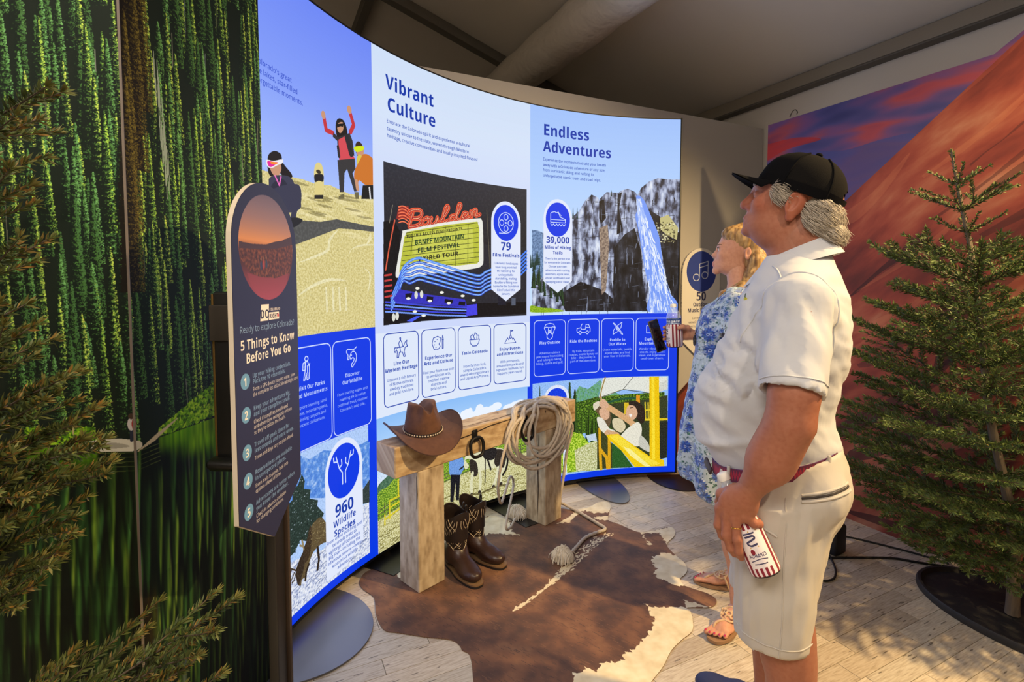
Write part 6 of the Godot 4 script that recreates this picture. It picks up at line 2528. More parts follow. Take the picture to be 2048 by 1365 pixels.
func cowhide() -> void:
	var hide := [42,481, 46,512, 67,541, 101,571, 115,603, 130,649, 153,692, 173,711, 200,716, 268,731, 332,741, 356,760, 364,776, 380,787, 389,816, 397,868, 406,914, 431,959, 490,988, 552,1000, 630,996, 702,959, 742,914, 781,868, 818,825, 849,779, 885,743, 921,712, 937,674, 945,634, 944,619, 1005,617, 1031,589, 1020,559, 985,535, 967,519, 966,489, 987,466, 1003,440, 1007,399, 994,359, 985,307, 997,275, 1028,238, 1043,200, 1032,172, 944,208, 907,203, 860,151, 828,120, 841,63, 860,-1, 849,-38, 811,-27, 776,12, 709,35, 641,16, 568,47, 519,93, 478,130, 461,115, 423,90, 396,83, 374,120, 366,159, 339,181, 308,231, 266,293, 216,362, 171,399, 141,419, 103,425, 67,435, 46,456]
	var pic := Pic.new(1200, 1150, rgb(84, 48, 26))
	var brown := ramp(relief(512, 0.008, 71, FastNoiseLite.TYPE_SIMPLEX, 4), [[0.0, rgb(64, 39, 24)], [0.35, rgb(88, 55, 33)], [0.6, rgb(108, 69, 41)], [1.0, rgb(132, 90, 55)]])
	pic.polyt([0, 0, 1200, 0, 1200, 1150, 0, 1150], brown)
	var r := RandomNumberGenerator.new()
	r.seed = 72
	# hair strokes
	for i in 9000:
		var x := r.randf() * 1200
		var y := r.randf() * 1150
		var ln := r.randf_range(6, 16)
		var hair := [rgb(66, 42, 26), rgb(110, 74, 46), rgb(90, 58, 36)][r.randi() % 3] as Color
		pic.line([x, y, x + ln * 0.8, y + ln * 0.6], 1.2, hair)
	var cream := ramp(relief(256, 0.02, 73), [[0.0, rgb(206, 190, 152)], [0.5, rgb(222, 208, 172)], [1.0, rgb(232, 222, 192)]])
	var ragged := func(q: Array, amp: float) -> Array:
		var p := Pic.pts2(q)
		var out := []
		for i in p.size():
			var a := p[i]
			var b := p[(i + 1) % p.size()]
			var n := maxi(2, int((b - a).length() / 5.0))
			for k in n:
				out.append(a.lerp(b, float(k) / n) + Vector2(r.randf_range(-amp, amp), r.randf_range(-amp, amp)))
		return out
	var white := [
		[341,172, 377,108, 402,71, 430,86, 468,115, 475,144, 478,199, 503,231, 478,229, 434,218, 402,218, 384,238, 367,269, 356,281, 334,244],
		[102,420, 155,404, 170,473, 163,492, 134,459],
		[640,144, 689,93, 740,16, 807,-51, 880,-51, 851,63, 838,55, 789,63, 751,40, 734,55, 709,93, 684,137],
		[777,93, 840,86, 833,120, 787,115],
		[914,199, 946,199, 1060,165, 1049,218, 987,317, 984,287, 987,212, 928,218, 927,293, 946,293, 925,257],
		[911,378, 955,345, 978,345, 1012,383, 1010,440, 970,492, 974,528, 944,524, 916,497, 895,473, 912,435],
		[835,603, 846,615, 923,619, 946,623, 949,671, 922,719, 889,751, 853,782, 822,827, 784,875, 741,919, 697,963, 630,1000, 589,988, 612,849, 639,830, 666,844, 680,811, 721,816, 738,793, 781,757, 812,725, 842,664],
		[944,587, 985,611, 1011,619, 943,619]]
	for q in white:
		pic.polyt(ragged.call(q, 6.0), cream)
	# the pale line along the spine
	var spine := [483,633, 523,591, 550,563, 577,528, 601,492, 633,445, 652,425, 716,328, 760,275, 813,225]
	var sp := Pic.pts2(spine)
	for i in sp.size() - 1:
		for k in 40:
			var q := sp[i].lerp(sp[i + 1], r.randf())
			var wide := [2.0, 3.0, 4.0, 6.0, 9.0, 17.0, 20.0, 20.0, 14.0][i] as float
			var o := Vector2(r.randfn(), r.randfn()) * wide * 0.55
			if i in [1] and r.randf() < 0.8:
				continue
			if i == 2 and r.randf() < 0.6:
				continue
			var d := (sp[i + 1] - sp[i]).normalized().rotated(r.randf_range(-0.6, 0.6))
			var a := q + o
			pic.line([a.x, a.y, a.x + d.x * 11, a.y + d.y * 11], r.randf_range(2.0, 5.0), rgb(220, 204, 166))
	for i in 40:
		var q := sp[7].lerp(sp[9], r.randf()) + Vector2(r.randfn(), r.randfn()) * 12
		pic.line([q.x, q.y, q.x + 7, q.y - 5], 3, rgb(92, 54, 30))
	var pts := PackedVector2Array()
	var o := Pic.pts2(Pic.smooth(hide, true, 4))
	for q in o:
		pts.append(Vector2(q.x / 600.0 - 0.80, -(q.y / 600.0 - 3.20)))
	var mb := MB.new()
	var lay := Transform3D(Basis(Vector3.RIGHT, Vector3(0, 0, -1), Vector3.UP), Vector3(0, 0.0045, 0))
	mb.slab(pts, 0.004, lay, Rect2(-0.80, 3.20 - 1150 / 600.0, 2.0, 1150 / 600.0))
	var m := texmat(pic.im, 0.75)
	m.texture_repeat = false
	m.rim_enabled = true
	m.rim = 0.3
	top("cowhide_rug", mb.mesh(false), m, "brown and white cowhide rug spread on the plank floor", "rug")

func cables() -> void:
	var rub := mat(rgb(18, 18, 20), 0.5)
	var c1 := MB.new()
	c1.tube(curve([Vector3(1.789, 0.005, -2.832), Vector3(1.850, 0.005, -2.812), Vector3(1.946, 0.005, -2.759), Vector3(2.096, 0.005, -2.645), Vector3(2.173, 0.005, -2.572), Vector3(2.217, 0.005, -2.519)], 8), 0.005, 8)
	top("power_cable", c1.mesh(), rub, "black power cable on the floor, running along the mural's foot", "cable")
	var c2 := MB.new()
	c2.tube(curve([Vector3(1.619, 0.005, -2.574), Vector3(1.765, 0.005, -2.576), Vector3(1.962, 0.005, -2.572), Vector3(2.065, 0.005, -2.533), Vector3(2.183, 0.005, -2.492), Vector3(2.268, 0.005, -2.455)], 8), 0.006, 8)
	top("power_cable", c2.mesh(), rub, "thick black power cable leading under the oval mat", "cable")
	var c3 := MB.new()
	c3.tube(curve([Vector3(1.663, 0.005, -2.606), Vector3(1.638, 0.005, -2.533), Vector3(1.603, 0.005, -2.455), Vector3(1.555, 0.005, -2.391), Vector3(1.509, 0.005, -2.369), Vector3(1.481, 0.005, -2.373), Vector3(1.424, 0.005, -2.391)], 8), 0.005, 8)
	top("power_cable", c3.mesh(), rub, "short black cable curling on the floor beside the black box", "cable")
	var b := thing("adapter_box", "small black power box standing on the floor by the cables", "power box", Vector3(1.700, 0.000, -2.658))
	var mb := MB.new()
	mb.box(Vector3(0.10, 0.16, 0.12), at_(Vector3(0, 0.08, 0), 0.5), 0.012)
	part("case", mb.mesh(), mat(rgb(20, 20, 22), 0.5), b)
	for k in 4:
		var v := MB.new()
		v.box(Vector3(0.104, 0.006, 0.08), at_(Vector3(0, 0.05 + k * 0.025, 0), 0.5), 0.002)
		part("rib", v.mesh(), mat(rgb(32, 32, 34), 0.5), b)

# ---------------------------------------------------------------- fir trees

class Fir:
	var v := PackedVector3Array()
	var n := PackedVector3Array()
	var c := PackedColorArray()
	var ix := PackedInt32Array()
	var r: RandomNumberGenerator
	var dark := Color(0.030, 0.062, 0.018)
	var light := Color(0.105, 0.16, 0.04)
	var brown := Color(0.20, 0.115, 0.022)
	var bark := Color(0.085, 0.062, 0.045)
	var long_ := 0.026
	var thick := 0.0024

	func needle(p: Vector3, d: Vector3, col: Color) -> void:
		var s := d.cross(Vector3(r.randfn(), r.randfn(), r.randfn())).normalized()
		var i := v.size()
		var nn := d.cross(s).normalized()
		for q in [p - s * thick * 0.5, p + d * 0.55 + s * thick, p + d, p + d * 0.45 - s * thick]:
			v.append(q)
			n.append(nn)
			c.append(col)
		for k in [0, 1, 2, 0, 2, 3]:
			ix.append(i + k)

	# a shoot: woody stem with needles all round, combed forward and up
	func shoot(pts: Array, r0: float, r1: float, dens: float, tip_brown: float, len_ := 1.0) -> void:
		var total := 0.0
		for i in pts.size() - 1:
			total += ((pts[i + 1] as Vector3) - (pts[i] as Vector3)).length()
		var done := 0.0
		var base := v.size()
		for i in pts.size():
			var d: Vector3 = (pts[mini(i + 1, pts.size() - 1)] - pts[maxi(i - 1, 0)]).normalized()
			var s := d.cross(Vector3.UP if absf(d.y) < 0.9 else Vector3.RIGHT).normalized()
			var u := s.cross(d)
			var rr := lerpf(r0, r1, float(i) / (pts.size() - 1))
			for k in 5:
				var a := TAU * k / 5.0
				v.append(pts[i] + (s * cos(a) + u * sin(a)) * rr)
				n.append(s * cos(a) + u * sin(a))
				c.append(bark)
		for i in pts.size() - 1:
			for k in 5:
				var a := base + i * 5 + k
				var b := base + i * 5 + (k + 1) % 5
				for q in [a, b, a + 5, b, b + 5, a + 5]:
					ix.append(q)
		for i in pts.size() - 1:
			var a: Vector3 = pts[i]
			var b: Vector3 = pts[i + 1]
			var l := (b - a).length()
			var d := (b - a).normalized()
			var s := d.cross(Vector3.UP if absf(d.y) < 0.9 else Vector3.RIGHT).normalized()
			var u := s.cross(d)
			for k in int(l * dens + r.randf()):
				var f := r.randf()
				var t := (done + f * l) / total
				var ang := r.randf() * TAU
				# more to the sides and above than below
				var side := (s * cos(ang) * 1.15 + u * (sin(ang) * 0.8 + 0.25)).normalized()
				var fwd := 0.75 + 0.5 * t
				var dir := (side + d * fwd).normalized()
				var col := dark.lerp(light, clampf(r.randf() * 0.8 + t * 0.2, 0, 1))
				if r.randf() < tip_brown * smoothstep(0.55, 1.0, t):
					col = col.lerp(brown, r.randf_range(0.5, 1.0))
				needle(a.lerp(b, f), dir * long_ * len_ * r.randf_range(0.7, 1.15) * (1.0 - 0.3 * t), col)
			done += l
		# tuft at the end
		var e: Vector3 = pts[pts.size() - 1]
		var dd: Vector3 = (e - pts[pts.size() - 2]).normalized()
		for k in 10:
			var col := light.lerp(brown, tip_brown * r.randf())
			needle(e, (dd + Vector3(r.randfn(), r.randfn(), r.randfn()) * 0.45).normalized() * long_ * len_ * 0.8, col)

	func mesh() -> ArrayMesh:
		var arr := []
		arr.resize(Mesh.ARRAY_MAX)
		arr[Mesh.ARRAY_VERTEX] = v
		arr[Mesh.ARRAY_NORMAL] = n
		arr[Mesh.ARRAY_COLOR] = c
		arr[Mesh.ARRAY_INDEX] = ix
		var m := ArrayMesh.new()
		m.add_surface_from_arrays(Mesh.PRIMITIVE_TRIANGLES, arr)
		v = PackedVector3Array(); n = PackedVector3Array(); c = PackedColorArray(); ix = PackedInt32Array()
		return m

func fir_branch(f: Fir, base: Vector3, tip: Vector3, sag: float, dens: float, tip_brown: float, twigs := -1) -> void:
	# main axis
	var pts := []
	var ln := (tip - base).length()
	var nseg := 7
	for i in nseg + 1:
		var t := float(i) / nseg
		pts.append(base.lerp(tip, t) + Vector3(0, -sag * sin(t * PI) * ln, 0))
	f.shoot(pts, 0.0045 * (0.4 + ln), 0.0012, dens, tip_brown)
	var d := (tip - base).normalized()
	var s := d.cross(Vector3.UP).normalized()
	var n := twigs if twigs >= 0 else int(ln / 0.055)
	for k in n:
		var t := 0.22 + 0.72 * (k + 0.5) / maxf(1.0, n)
		var sg := 1.0 if k % 2 == 0 else -1.0
		var o: Vector3 = pts[int(t * nseg)].lerp(pts[mini(int(t * nseg) + 1, nseg)], t * nseg - int(t * nseg))
		var tl := ln * (1.0 - t) * 0.55 + 0.06 + f.r.randf() * 0.03
		var dir := (d * 0.85 + s * sg * f.r.randf_range(0.55, 0.9) + Vector3(0, f.r.randf_range(-0.05, 0.2), 0)).normalized()
		var tp := [o, o + dir * tl * 0.5 + Vector3(0, -0.01 * tl, 0), o + dir * tl]
		f.shoot(tp, 0.0022, 0.001, dens, tip_brown)

func needle_mat() -> StandardMaterial3D:
	var m := mat(Color.WHITE, 0.6)
	m.vertex_color_use_as_albedo = true
	m.backlight_enabled = true
	m.backlight = Color(0.25, 0.25, 0.25)
	m.cull_mode = BaseMaterial3D.CULL_DISABLED
	return m

func build_trees() -> void:
	var nm := needle_mat()
	var f := Fir.new()
	f.r = RandomNumberGenerator.new()
	f.r.seed = 301
	# --- the tree by the mural
	var at := Vector3(2.13, 0.0, -2.10)
	var t := thing("fir_tree", "young green fir tree standing on the black oval mat by the mural", "tree", at)
	var bark := bump(mat(rgb(112, 100, 86), 0.9), relief(128, 0.08, 33), 0.2)
	var trunk := [Vector3(0, 0.02, 0), Vector3(-0.01, 0.4, -0.01), Vector3(2.014, 0.853, -2.120) - at, Vector3(1.974, 1.169, -2.130) - at, Vector3(1.934, 1.525, -2.150) - at, Vector3(1.882, 1.733, -2.150) - at, Vector3(1.838, 1.918, -2.150) - at, Vector3(1.825, 1.980, -2.150) - at]
	var tp := curve(trunk, 6)
	var rad := []
	for i in tp.size():
		rad.append(lerpf(0.026, 0.003, pow(float(i) / (tp.size() - 1), 0.6)))
	var tb := MB.new()
	tb.tube(tp, rad, 10)
	part("trunk", tb.mesh(), bark, t)
	var height := func(y: float) -> Vector3:
		for i in tp.size() - 1:
			if tp[i + 1].y >= y:
				var k: float = (y - tp[i].y) / maxf(tp[i + 1].y - tp[i].y, 1e-5)
				return (tp[i] as Vector3).lerp(tp[i + 1], clampf(k, 0, 1))
		return tp[tp.size() - 1]
	# leader
	var lead := []
	for i in 6:
		lead.append(height.call(1.42 + i * 0.11))
	f.long_ = 0.024
	f.shoot(lead, 0.006, 0.004, 900, 0.1)
	part("leader", f.mesh(), nm, t)
	var wall_n := Vector3(-0.898, 0, 0.44)
	var whorls := [[1.84, 0.10, 5], [1.73, 0.14, 6], [1.64, 0.11, 6], [1.50, 0.20, 5], [1.42, 0.33, 7], [1.30, 0.28, 6], [1.18, 0.40, 7], [1.08, 0.42, 7], [0.96, 0.52, 6], [0.85, 0.54, 6], [0.74, 0.62, 7], [0.62, 0.64, 7], [0.50, 0.64, 8], [0.40, 0.58, 8], [0.31, 0.46, 8], [0.24, 0.36, 7]]
	f.long_ = 0.027
	for w in whorls:
		var a0 := f.r.randf() * TAU
		for k in w[2]:
			var a: float = a0 + TAU * k / w[2] + f.r.randf_range(-0.25, 0.25)
			var dir := Vector3(cos(a), 0, sin(a))
			var ln: float = w[1] * f.r.randf_range(0.8, 1.15)
			var b: Vector3 = height.call(w[0])
			# room up to the mural
			var room: float = ((b + at) - Vector3(1.769, 0, -3.584)).dot(wall_n) - 0.05
			var into := -dir.dot(wall_n)
			if into > 0.05:
				ln = minf(ln, room / into)
			if ln < 0.07:
				continue
			var rise := lerpf(0.10, 0.62, clampf((w[0] - 0.2) / 1.6, 0, 1)) * ln
			f.long_ = 0.019 if w[0] > 1.55 else 0.031
			fir_branch(f, b, b + dir * ln + Vector3(0, rise, 0), 0.04, 620, 0.06, 0 if ln < 0.13 else -1)
			part("branch", f.mesh(), nm, t)
	# oval mat under it
	var mt := thing("tree_mat", "oval black rubber mat with raised rim under the fir tree", "mat", Vector3(2.185, 0, -2.075))
	var ob := Basis(ACROSS, Vector3.UP, ACROSS.cross(Vector3.UP))
	var rings := []
	for q in [[0.985, 0.0], [1.0, 0.006], [1.0, 0.026], [0.985, 0.034], [0.955, 0.034], [0.945, 0.026], [0.93, 0.016], [0.3, 0.017], [0.02, 0.018]]:
		var ring := []
		for i in 64:
			var a := TAU * i / 64.0
			ring.append(ob * Vector3(cos(a) * 0.40 * q[0], q[1], sin(a) * 0.285 * q[0]))
		rings.append(ring)
	var mm := MB.new()
	mm.loft(rings, true, true)
	part("rubber_sheet", mm.mesh(true, 0.6), bump(mat(rgb(34, 34, 36), 0.6), relief(256, 0.3, 34), 0.05), mt)
	# --- the fir at the left, only its right-hand branches reach into the view
	var at2 := Vector3(-1.30, 0, -0.80)
	var l := thing("fir_tree", "dark fir tree with browned tips in front of the forest backdrop", "tree", at2)
	var lt := MB.new()
	lt.tube([Vector3(0, 0, 0), Vector3(0.0, 0.9, 0.0), Vector3(0.0, 1.5, 0.01), Vector3(0.01, 1.95, 0.0)], [0.035, 0.026, 0.016, 0.006], 10)
	part("trunk", lt.mesh(), bark, l)
	f.dark = Color(0.024, 0.046, 0.014)
	f.light = Color(0.110, 0.140, 0.034)
	f.brown = Color(0.30, 0.17, 0.04)
	f.long_ = 0.029
	f.thick = 0.0022
	var tips := [[1.58, Vector3(-0.846, 1.782, -0.980)], [1.50, Vector3(-0.843, 1.712, -0.920)], [1.42, Vector3(-0.852, 1.629, -0.900)], [1.36, Vector3(-0.871, 1.600, -0.930)], [1.28, Vector3(-0.860, 1.503, -0.950)], [1.20, Vector3(-0.879, 1.384, -0.920)],
		[1.10, Vector3(-0.844, 1.349, -0.900)], [1.05, Vector3(-0.825, 1.256, -0.950)], [1.0, Vector3(-0.842, 1.218, -0.930)], [0.98, Vector3(-0.812, 1.112, -1.000)], [0.94, Vector3(-0.817, 1.127, -0.950)], [0.92, Vector3(-0.800, 1.066, -1.000)], [0.88, Vector3(-0.830, 1.071, -0.920)], [0.86, Vector3(-0.833, 0.978, -0.950)], [0.82, Vector3(-0.850, 1.033, -0.880)], [0.78, Vector3(-0.848, 0.920, -0.930)], [0.74, Vector3(-0.867, 0.875, -0.900)], [0.70, Vector3(-0.873, 0.924, -0.880)],
		[0.45, Vector3(-0.572, 0.771, -1.020)], [0.40, Vector3(-0.613, 0.721, -1.000)], [0.38, Vector3(-0.754, 0.675, -0.980)], [0.36, Vector3(-0.640, 0.660, -1.000)], [0.33, Vector3(-0.838, 0.704, -0.920)], [0.30, Vector3(-0.708, 0.626, -1.000)], [0.30, Vector3(-0.607, 0.610, -1.020)], [0.95, Vector3(-0.820, 1.177, -0.980)], [0.9, Vector3(-0.870, 1.149, -0.880)], [0.8, Vector3(-0.863, 1.085, -0.860)]]
	for q in tips:
		var tip: Vector3 = (q[1] as Vector3) - at2
		var b := Vector3(0, q[0], 0)
		fir_branch(f, b, tip, 0.05, 900, 0.32, 3 if q[0] > 1.15 else 5)
		part("branch", f.mesh(), nm, l)
	for k in 9:
		var a := PI * 0.6 + k * 0.42
		fir_branch(f, Vector3(0, 0.5 + k * 0.13, 0), Vector3(cos(a) * 0.36, 0.62 + k * 0.14, sin(a) * 0.36), 0.05, 260, 0.5)
		part("branch", f.mesh(), nm, l)

# ---------------------------------------------------------------- the two visitors

func skin_mat(c: Color) -> StandardMaterial3D:
	var m := mat(c, 0.5)
	m.albedo_texture = ImageTexture.create_from_image(ramp(relief(256, 0.03, 401, FastNoiseLite.TYPE_SIMPLEX, 4), [[0.0, rgb(232, 220, 214)], [0.35, rgb(244, 238, 234)], [0.7, rgb(250, 248, 245)], [1.0, rgb(255, 255, 255)]]))
	m.uv1_triplanar = true
	m.uv1_scale = Vector3.ONE * 7
	m.subsurf_scatter_enabled = true
	m.subsurf_scatter_strength = 0.12
	m.vertex_color_use_as_albedo = true
	m.metallic_specular = 0.4
	return m

func cloth_mat(c: Color, sd: int, depth := 0.06) -> StandardMaterial3D:
	var m := mat(c, 0.85)
	m.uv1_triplanar = true
	m.uv1_scale = Vector3.ONE * 3.0
	bump(m, relief(256, 0.012, sd, FastNoiseLite.TYPE_SIMPLEX_SMOOTH, 4), depth)
	m.rim_enabled = true
	m.rim = 0.25
	return m

func noise3(sd: int, freq: float, oct := 2) -> FastNoiseLite:
	var n := FastNoiseLite.new()
	n.seed = sd
	n.frequency = freq
	n.fractal_octaves = oct
	return n

func build_people() -> void:
	man()
	print("  man ", Time.get_ticks_msec())
	woman()

func hair_strands(r: RandomNumberGenerator, roots: Array, n: int, len_: float, droop: Vector3, width: float) -> ArrayMesh:
	# roots: [centre, radii, from angle, to angle, low, high] bands on an ellipsoid; strands lie along the surface
	var mb := MB.new()
	for i in n:
		var q: Array = roots[r.randi() % roots.size()]
		var c: Vector3 = q[0]
		var rad: Vector3 = q[1]
		var a: float = r.randf_range(q[2], q[3])
		var h: float = r.randf_range(q[4], q[5])
		var d := Vector3(cos(a) * cos(h), sin(h), sin(a) * cos(h))
		var p := c + d * rad
		var nrm := (d / rad).normalized()
		var flow := (droop - nrm * droop.dot(nrm)).normalized()
		flow = (flow + Vector3(r.randfn(), r.randfn(), r.randfn()) * 0.16).normalized()
		var l := len_ * r.randf_range(0.5, 1.1)
		mb.tint = Color.WHITE * r.randf_range(0.55, 1.1)
		mb.tube([p - flow * l * 0.3 + nrm * 0.001, p + nrm * 0.004, p + flow * l * 0.5 + nrm * 0.004, p + flow * l + nrm * r.randf_range(-0.004, 0.008)], [width * 0.6, width, width * 0.9, width * 0.2], 4, false)
	mb.colored = true
	return mb.mesh()

func man() -> void:
	var t := thing("person", "person in black mesh cap, white polo and pale shorts holding a striped bottle sleeve", "person", Vector3(0.736, 0, -1.40), deg_to_rad(-29.3))
	var skin := skin_mat(rgb(162, 106, 84))
	# ---------- body: trunk, arms and legs under the clothes
	var S := [lofted([[0.80, 0.0, 0.11, 0.14, 0.0], [0.95, -0.01, 0.13, 0.15, 0.0], [1.08, -0.045, 0.155, 0.16, 0.0], [1.22, 0.0, 0.14, 0.16, 0.0], [1.36, 0.03, 0.11, 0.16, 0.0], [1.44, 0.04, 0.07, 0.10, 0.0]], 0.04)]
	S.append(cap(Vector3(0.045, 1.44, 0), Vector3(0.028, 1.55, 0), 0.062, 0.060, 0.03))
	S.append(cap(Vector3(0.055, 1.44, 0), Vector3(0.075, 1.58, 0), 0.056, 0.058, 0.03))
	for s in [-1.0, 1.0]:
		S.append(cap(Vector3(0.04, 1.385, s * 0.10), Vector3(0.045, 1.37, s * 0.185), 0.05, 0.052, 0.03))
	# near (left) arm
	S.append_array(chain([Vector3(0.045, 1.37, 0.195), Vector3(0.040, 1.17, 0.265), Vector3(0.034, 1.105, 0.27), Vector3(-0.005, 1.00, 0.262), Vector3(-0.045, 0.93, 0.252)], [0.052, 0.051, 0.0505, 0.045, 0.031], 0.02))
	S.append(ell(Vector3(0.005, 1.035, 0.265), Vector3(0.050, 0.075, 0.042), 0.03, Basis(Vector3(0, 0, 1), -0.42)))
	# far (right) arm, hanging
	S.append_array(chain([Vector3(0.045, 1.37, -0.195), Vector3(0.05, 1.13, -0.255), Vector3(0.03, 1.08, -0.26), Vector3(-0.03, 0.92, -0.25)], [0.052, 0.050, 0.046, 0.031], 0.02))
	# legs
	S.append_array(chain([Vector3(0.0, 0.85, 0.09), Vector3(0.035, 0.50, 0.105), Vector3(0.045, 0.44, 0.105), Vector3(0.058, 0.34, 0.105), Vector3(0.058, 0.10, 0.105), Vector3(0.02, 0.05, 0.11)], [0.10, 0.066, 0.059, 0.059, 0.036, 0.036], 0.03))
	S.append_array(chain([Vector3(0.0, 0.85, -0.09), Vector3(-0.02, 0.50, -0.13), Vector3(-0.02, 0.44, -0.14), Vector3(-0.005, 0.34, -0.16), Vector3(-0.01, 0.10, -0.19), Vector3(-0.06, 0.05, -0.20)], [0.10, 0.066, 0.059, 0.059, 0.036, 0.036], 0.03))
	var body := sdf_mesh(S, 0.013)
	# ---------- head
	var up := Basis.IDENTITY
	var Hd := [ell(Vector3(0.036, 1.678, 0), Vector3(0.100, 0.088, 0.077), 0.02), ell(Vector3(-0.018, 1.622, 0), Vector3(0.064, 0.075, 0.061), 0.03), ell(Vector3(-0.030, 1.580, 0), Vector3(0.062, 0.040, 0.054), 0.025)]
	Hd.append(cap(Vector3(0.030, 1.47, 0), Vector3(0.020, 1.56, 0), 0.064, 0.058, 0.03))
	Hd.append(cap(Vector3(0.060, 1.50, 0), Vector3(0.085, 1.62, 0), 0.056, 0.056, 0.03))
	Hd.append(ell(Vector3(-0.022, 1.550, 0), Vector3(0.042, 0.027, 0.044), 0.03))                       # throat and jowl
	Hd.append(ell(Vector3(-0.052, 1.686, 0), Vector3(0.020, 0.013, 0.048), 0.016))                       # brow
	Hd.append(cap(Vector3(-0.065, 1.678, 0), Vector3(-0.088, 1.649, 0), 0.0095, 0.0130, 0.012))        # nose
	Hd.append(ell(Vector3(-0.0920, 1.643, 0), Vector3(0.0150, 0.0132, 0.0145), 0.008))
	for s in [-1.0, 1.0]:
		Hd.append(ell(Vector3(-0.078, 1.636, s * 0.0140), Vector3(0.0140, 0.0105, 0.0085), 0.006))
		Hd.append(cut_ell(Vector3(-0.086, 1.629, s * 0.0085), Vector3(0.006, 0.004, 0.0035), 0.003))
		Hd.append(ell(Vector3(-0.050, 1.636, s * 0.036), Vector3(0.022, 0.020, 0.018), 0.02))          # cheek
		Hd.append(cut_ell(Vector3(-0.070, 1.667, s * 0.030), Vector3(0.013, 0.010, 0.016), 0.010))     # eye hollow
		Hd.append(ell(Vector3(-0.0575, 1.6665, s * 0.030), Vector3(0.0135, 0.0115, 0.0150), 0.003))
		Hd.append(cut_cap(Vector3(-0.074, 1.632, s * 0.022), Vector3(-0.072, 1.596, s * 0.030), 0.0022, 0.0022, 0.006))
		# ear
		var eb := Basis(Vector3(0, 0, 1), -0.42)
		Hd.append(ell(Vector3(0.032, 1.628, s * 0.076), Vector3(0.024, 0.037, 0.010), 0.006, eb * Basis(Vector3.UP, s * 0.4)))
		Hd.append(ell(Vector3(0.019, 1.596, s * 0.074), Vector3(0.012, 0.014, 0.008), 0.006, eb))
		Hd.append(cut_ell(Vector3(0.026, 1.630, s * 0.0900), Vector3(0.0135, 0.0250, 0.0120), 0.003, eb))
		Hd.append(ell(Vector3(0.012, 1.622, s * 0.079), Vector3(0.005, 0.009, 0.006), 0.004))
	Hd.append(ell(Vector3(-0.072, 1.602, 0), Vector3(0.022, 0.024, 0.028), 0.014))                       # muzzle
	Hd.append(ell(Vector3(-0.0905, 1.607, 0), Vector3(0.0070, 0.0055, 0.019), 0.005))                    # lips
	Hd.append(ell(Vector3(-0.0905, 1.592, 0), Vector3(0.0075, 0.0065, 0.017), 0.005))
	Hd.append(cut_cap(Vector3(-0.0985, 1.5995, -0.018), Vector3(-0.0985, 1.5995, 0.018), 0.0024, 0.0024, 0.003))
	Hd.append(ell(Vector3(-0.084, 1.572, 0), Vector3(0.0195, 0.0165, 0.021), 0.010))                     # chin
	Hd.append(cut_cap(Vector3(-0.106, 1.583, -0.01), Vector3(-0.106, 1.583, 0.01), 0.004, 0.004, 0.010))
	var face := func(p: Vector3) -> Color:
		var c := Color(1, 1, 1)
		var red := exp(-((p - Vector3(-0.086, 1.642, 0)).length_squared()) / 0.0007) + 0.8 * exp(-(Vector2(p.x + 0.05, p.y - 1.635).length_squared()) / 0.0006)
		if absf(p.z) > 0.068:
			red += 0.7
		if p.x < -0.084 and p.y > 1.586 and p.y < 1.612 and absf(p.z) < 0.018:
			red += 0.9
		return c.lerp(Color(1.0, 0.78, 0.74), clampf(red, 0, 1))
	var head := sdf_mesh(Hd, 0.0042, null, null, face)
	# ---------- hands
	var L := [ell(Vector3(-0.072, 0.884, 0.253), Vector3(0.046, 0.042, 0.021), 0.015, Basis(Vector3(0, 0, 1), 0.35)), cap(Vector3(-0.030, 0.955, 0.256), Vector3(-0.060, 0.905, 0.252), 0.033, 0.027, 0.02)]
	var kn := [[Vector3(-0.112, 0.866, 0.246), Vector3(-0.116, 0.822, 0.246), Vector3(-0.108, 0.792, 0.234), Vector3(-0.098, 0.776, 0.222)], [Vector3(-0.096, 0.856, 0.254), Vector3(-0.096, 0.808, 0.262), Vector3(-0.086, 0.775, 0.256), Vector3(-0.078, 0.757, 0.246)], [Vector3(-0.076, 0.852, 0.259), Vector3(-0.070, 0.806, 0.268), Vector3(-0.066, 0.774, 0.262), Vector3(-0.062, 0.754, 0.250)], [Vector3(-0.056, 0.862, 0.257), Vector3(-0.036, 0.846, 0.250), Vector3(-0.026, 0.838, 0.230), Vector3(-0.030, 0.838, 0.206)]]
	for k in 4:
		L.append_array(chain(kn[k], [0.0118, 0.0106, 0.0096, 0.0082], 0.006))
		L.append(ell(kn[k][0], Vector3(0.0135, 0.013, 0.013), 0.008))
	L.append_array(chain([Vector3(-0.080, 0.915, 0.240), Vector3(-0.112, 0.892, 0.222), Vector3(-0.118, 0.862, 0.200), Vector3(-0.098, 0.842, 0.186)], [0.017, 0.013, 0.0115, 0.0095], 0.010))
	for k in 3:
		L.append(cap(Vector3(-0.055, 0.915, 0.268), (kn[k][0] as Vector3) + Vector3(0, 0.006, 0.009), 0.003, 0.004, 0.008))
	var hand := sdf_mesh(L, 0.0036)
	var Rr := [ell(Vector3(-0.045, 0.865, -0.248), Vector3(0.036, 0.046, 0.019), 0.015), cap(Vector3(-0.025, 0.95, -0.252), Vector3(-0.035, 0.90, -0.25), 0.031, 0.026, 0.02)]
	for k in 4:
		var o := Vector3(-0.078 + k * 0.020, 0.828 - (0.006 if k in [1, 2] else 0.0), -0.25)
		Rr.append_array(chain([o, o + Vector3(-0.004, -0.036, 0.006), o + Vector3(0.0, -0.062, 0.018), o + Vector3(0.004, -0.076, 0.032)], [0.0105, 0.0098, 0.009, 0.008], 0.006))
	Rr.append_array(chain([Vector3(-0.06, 0.89, -0.242), Vector3(-0.09, 0.86, -0.232), Vector3(-0.098, 0.825, -0.222)], [0.014, 0.012, 0.010], 0.010))
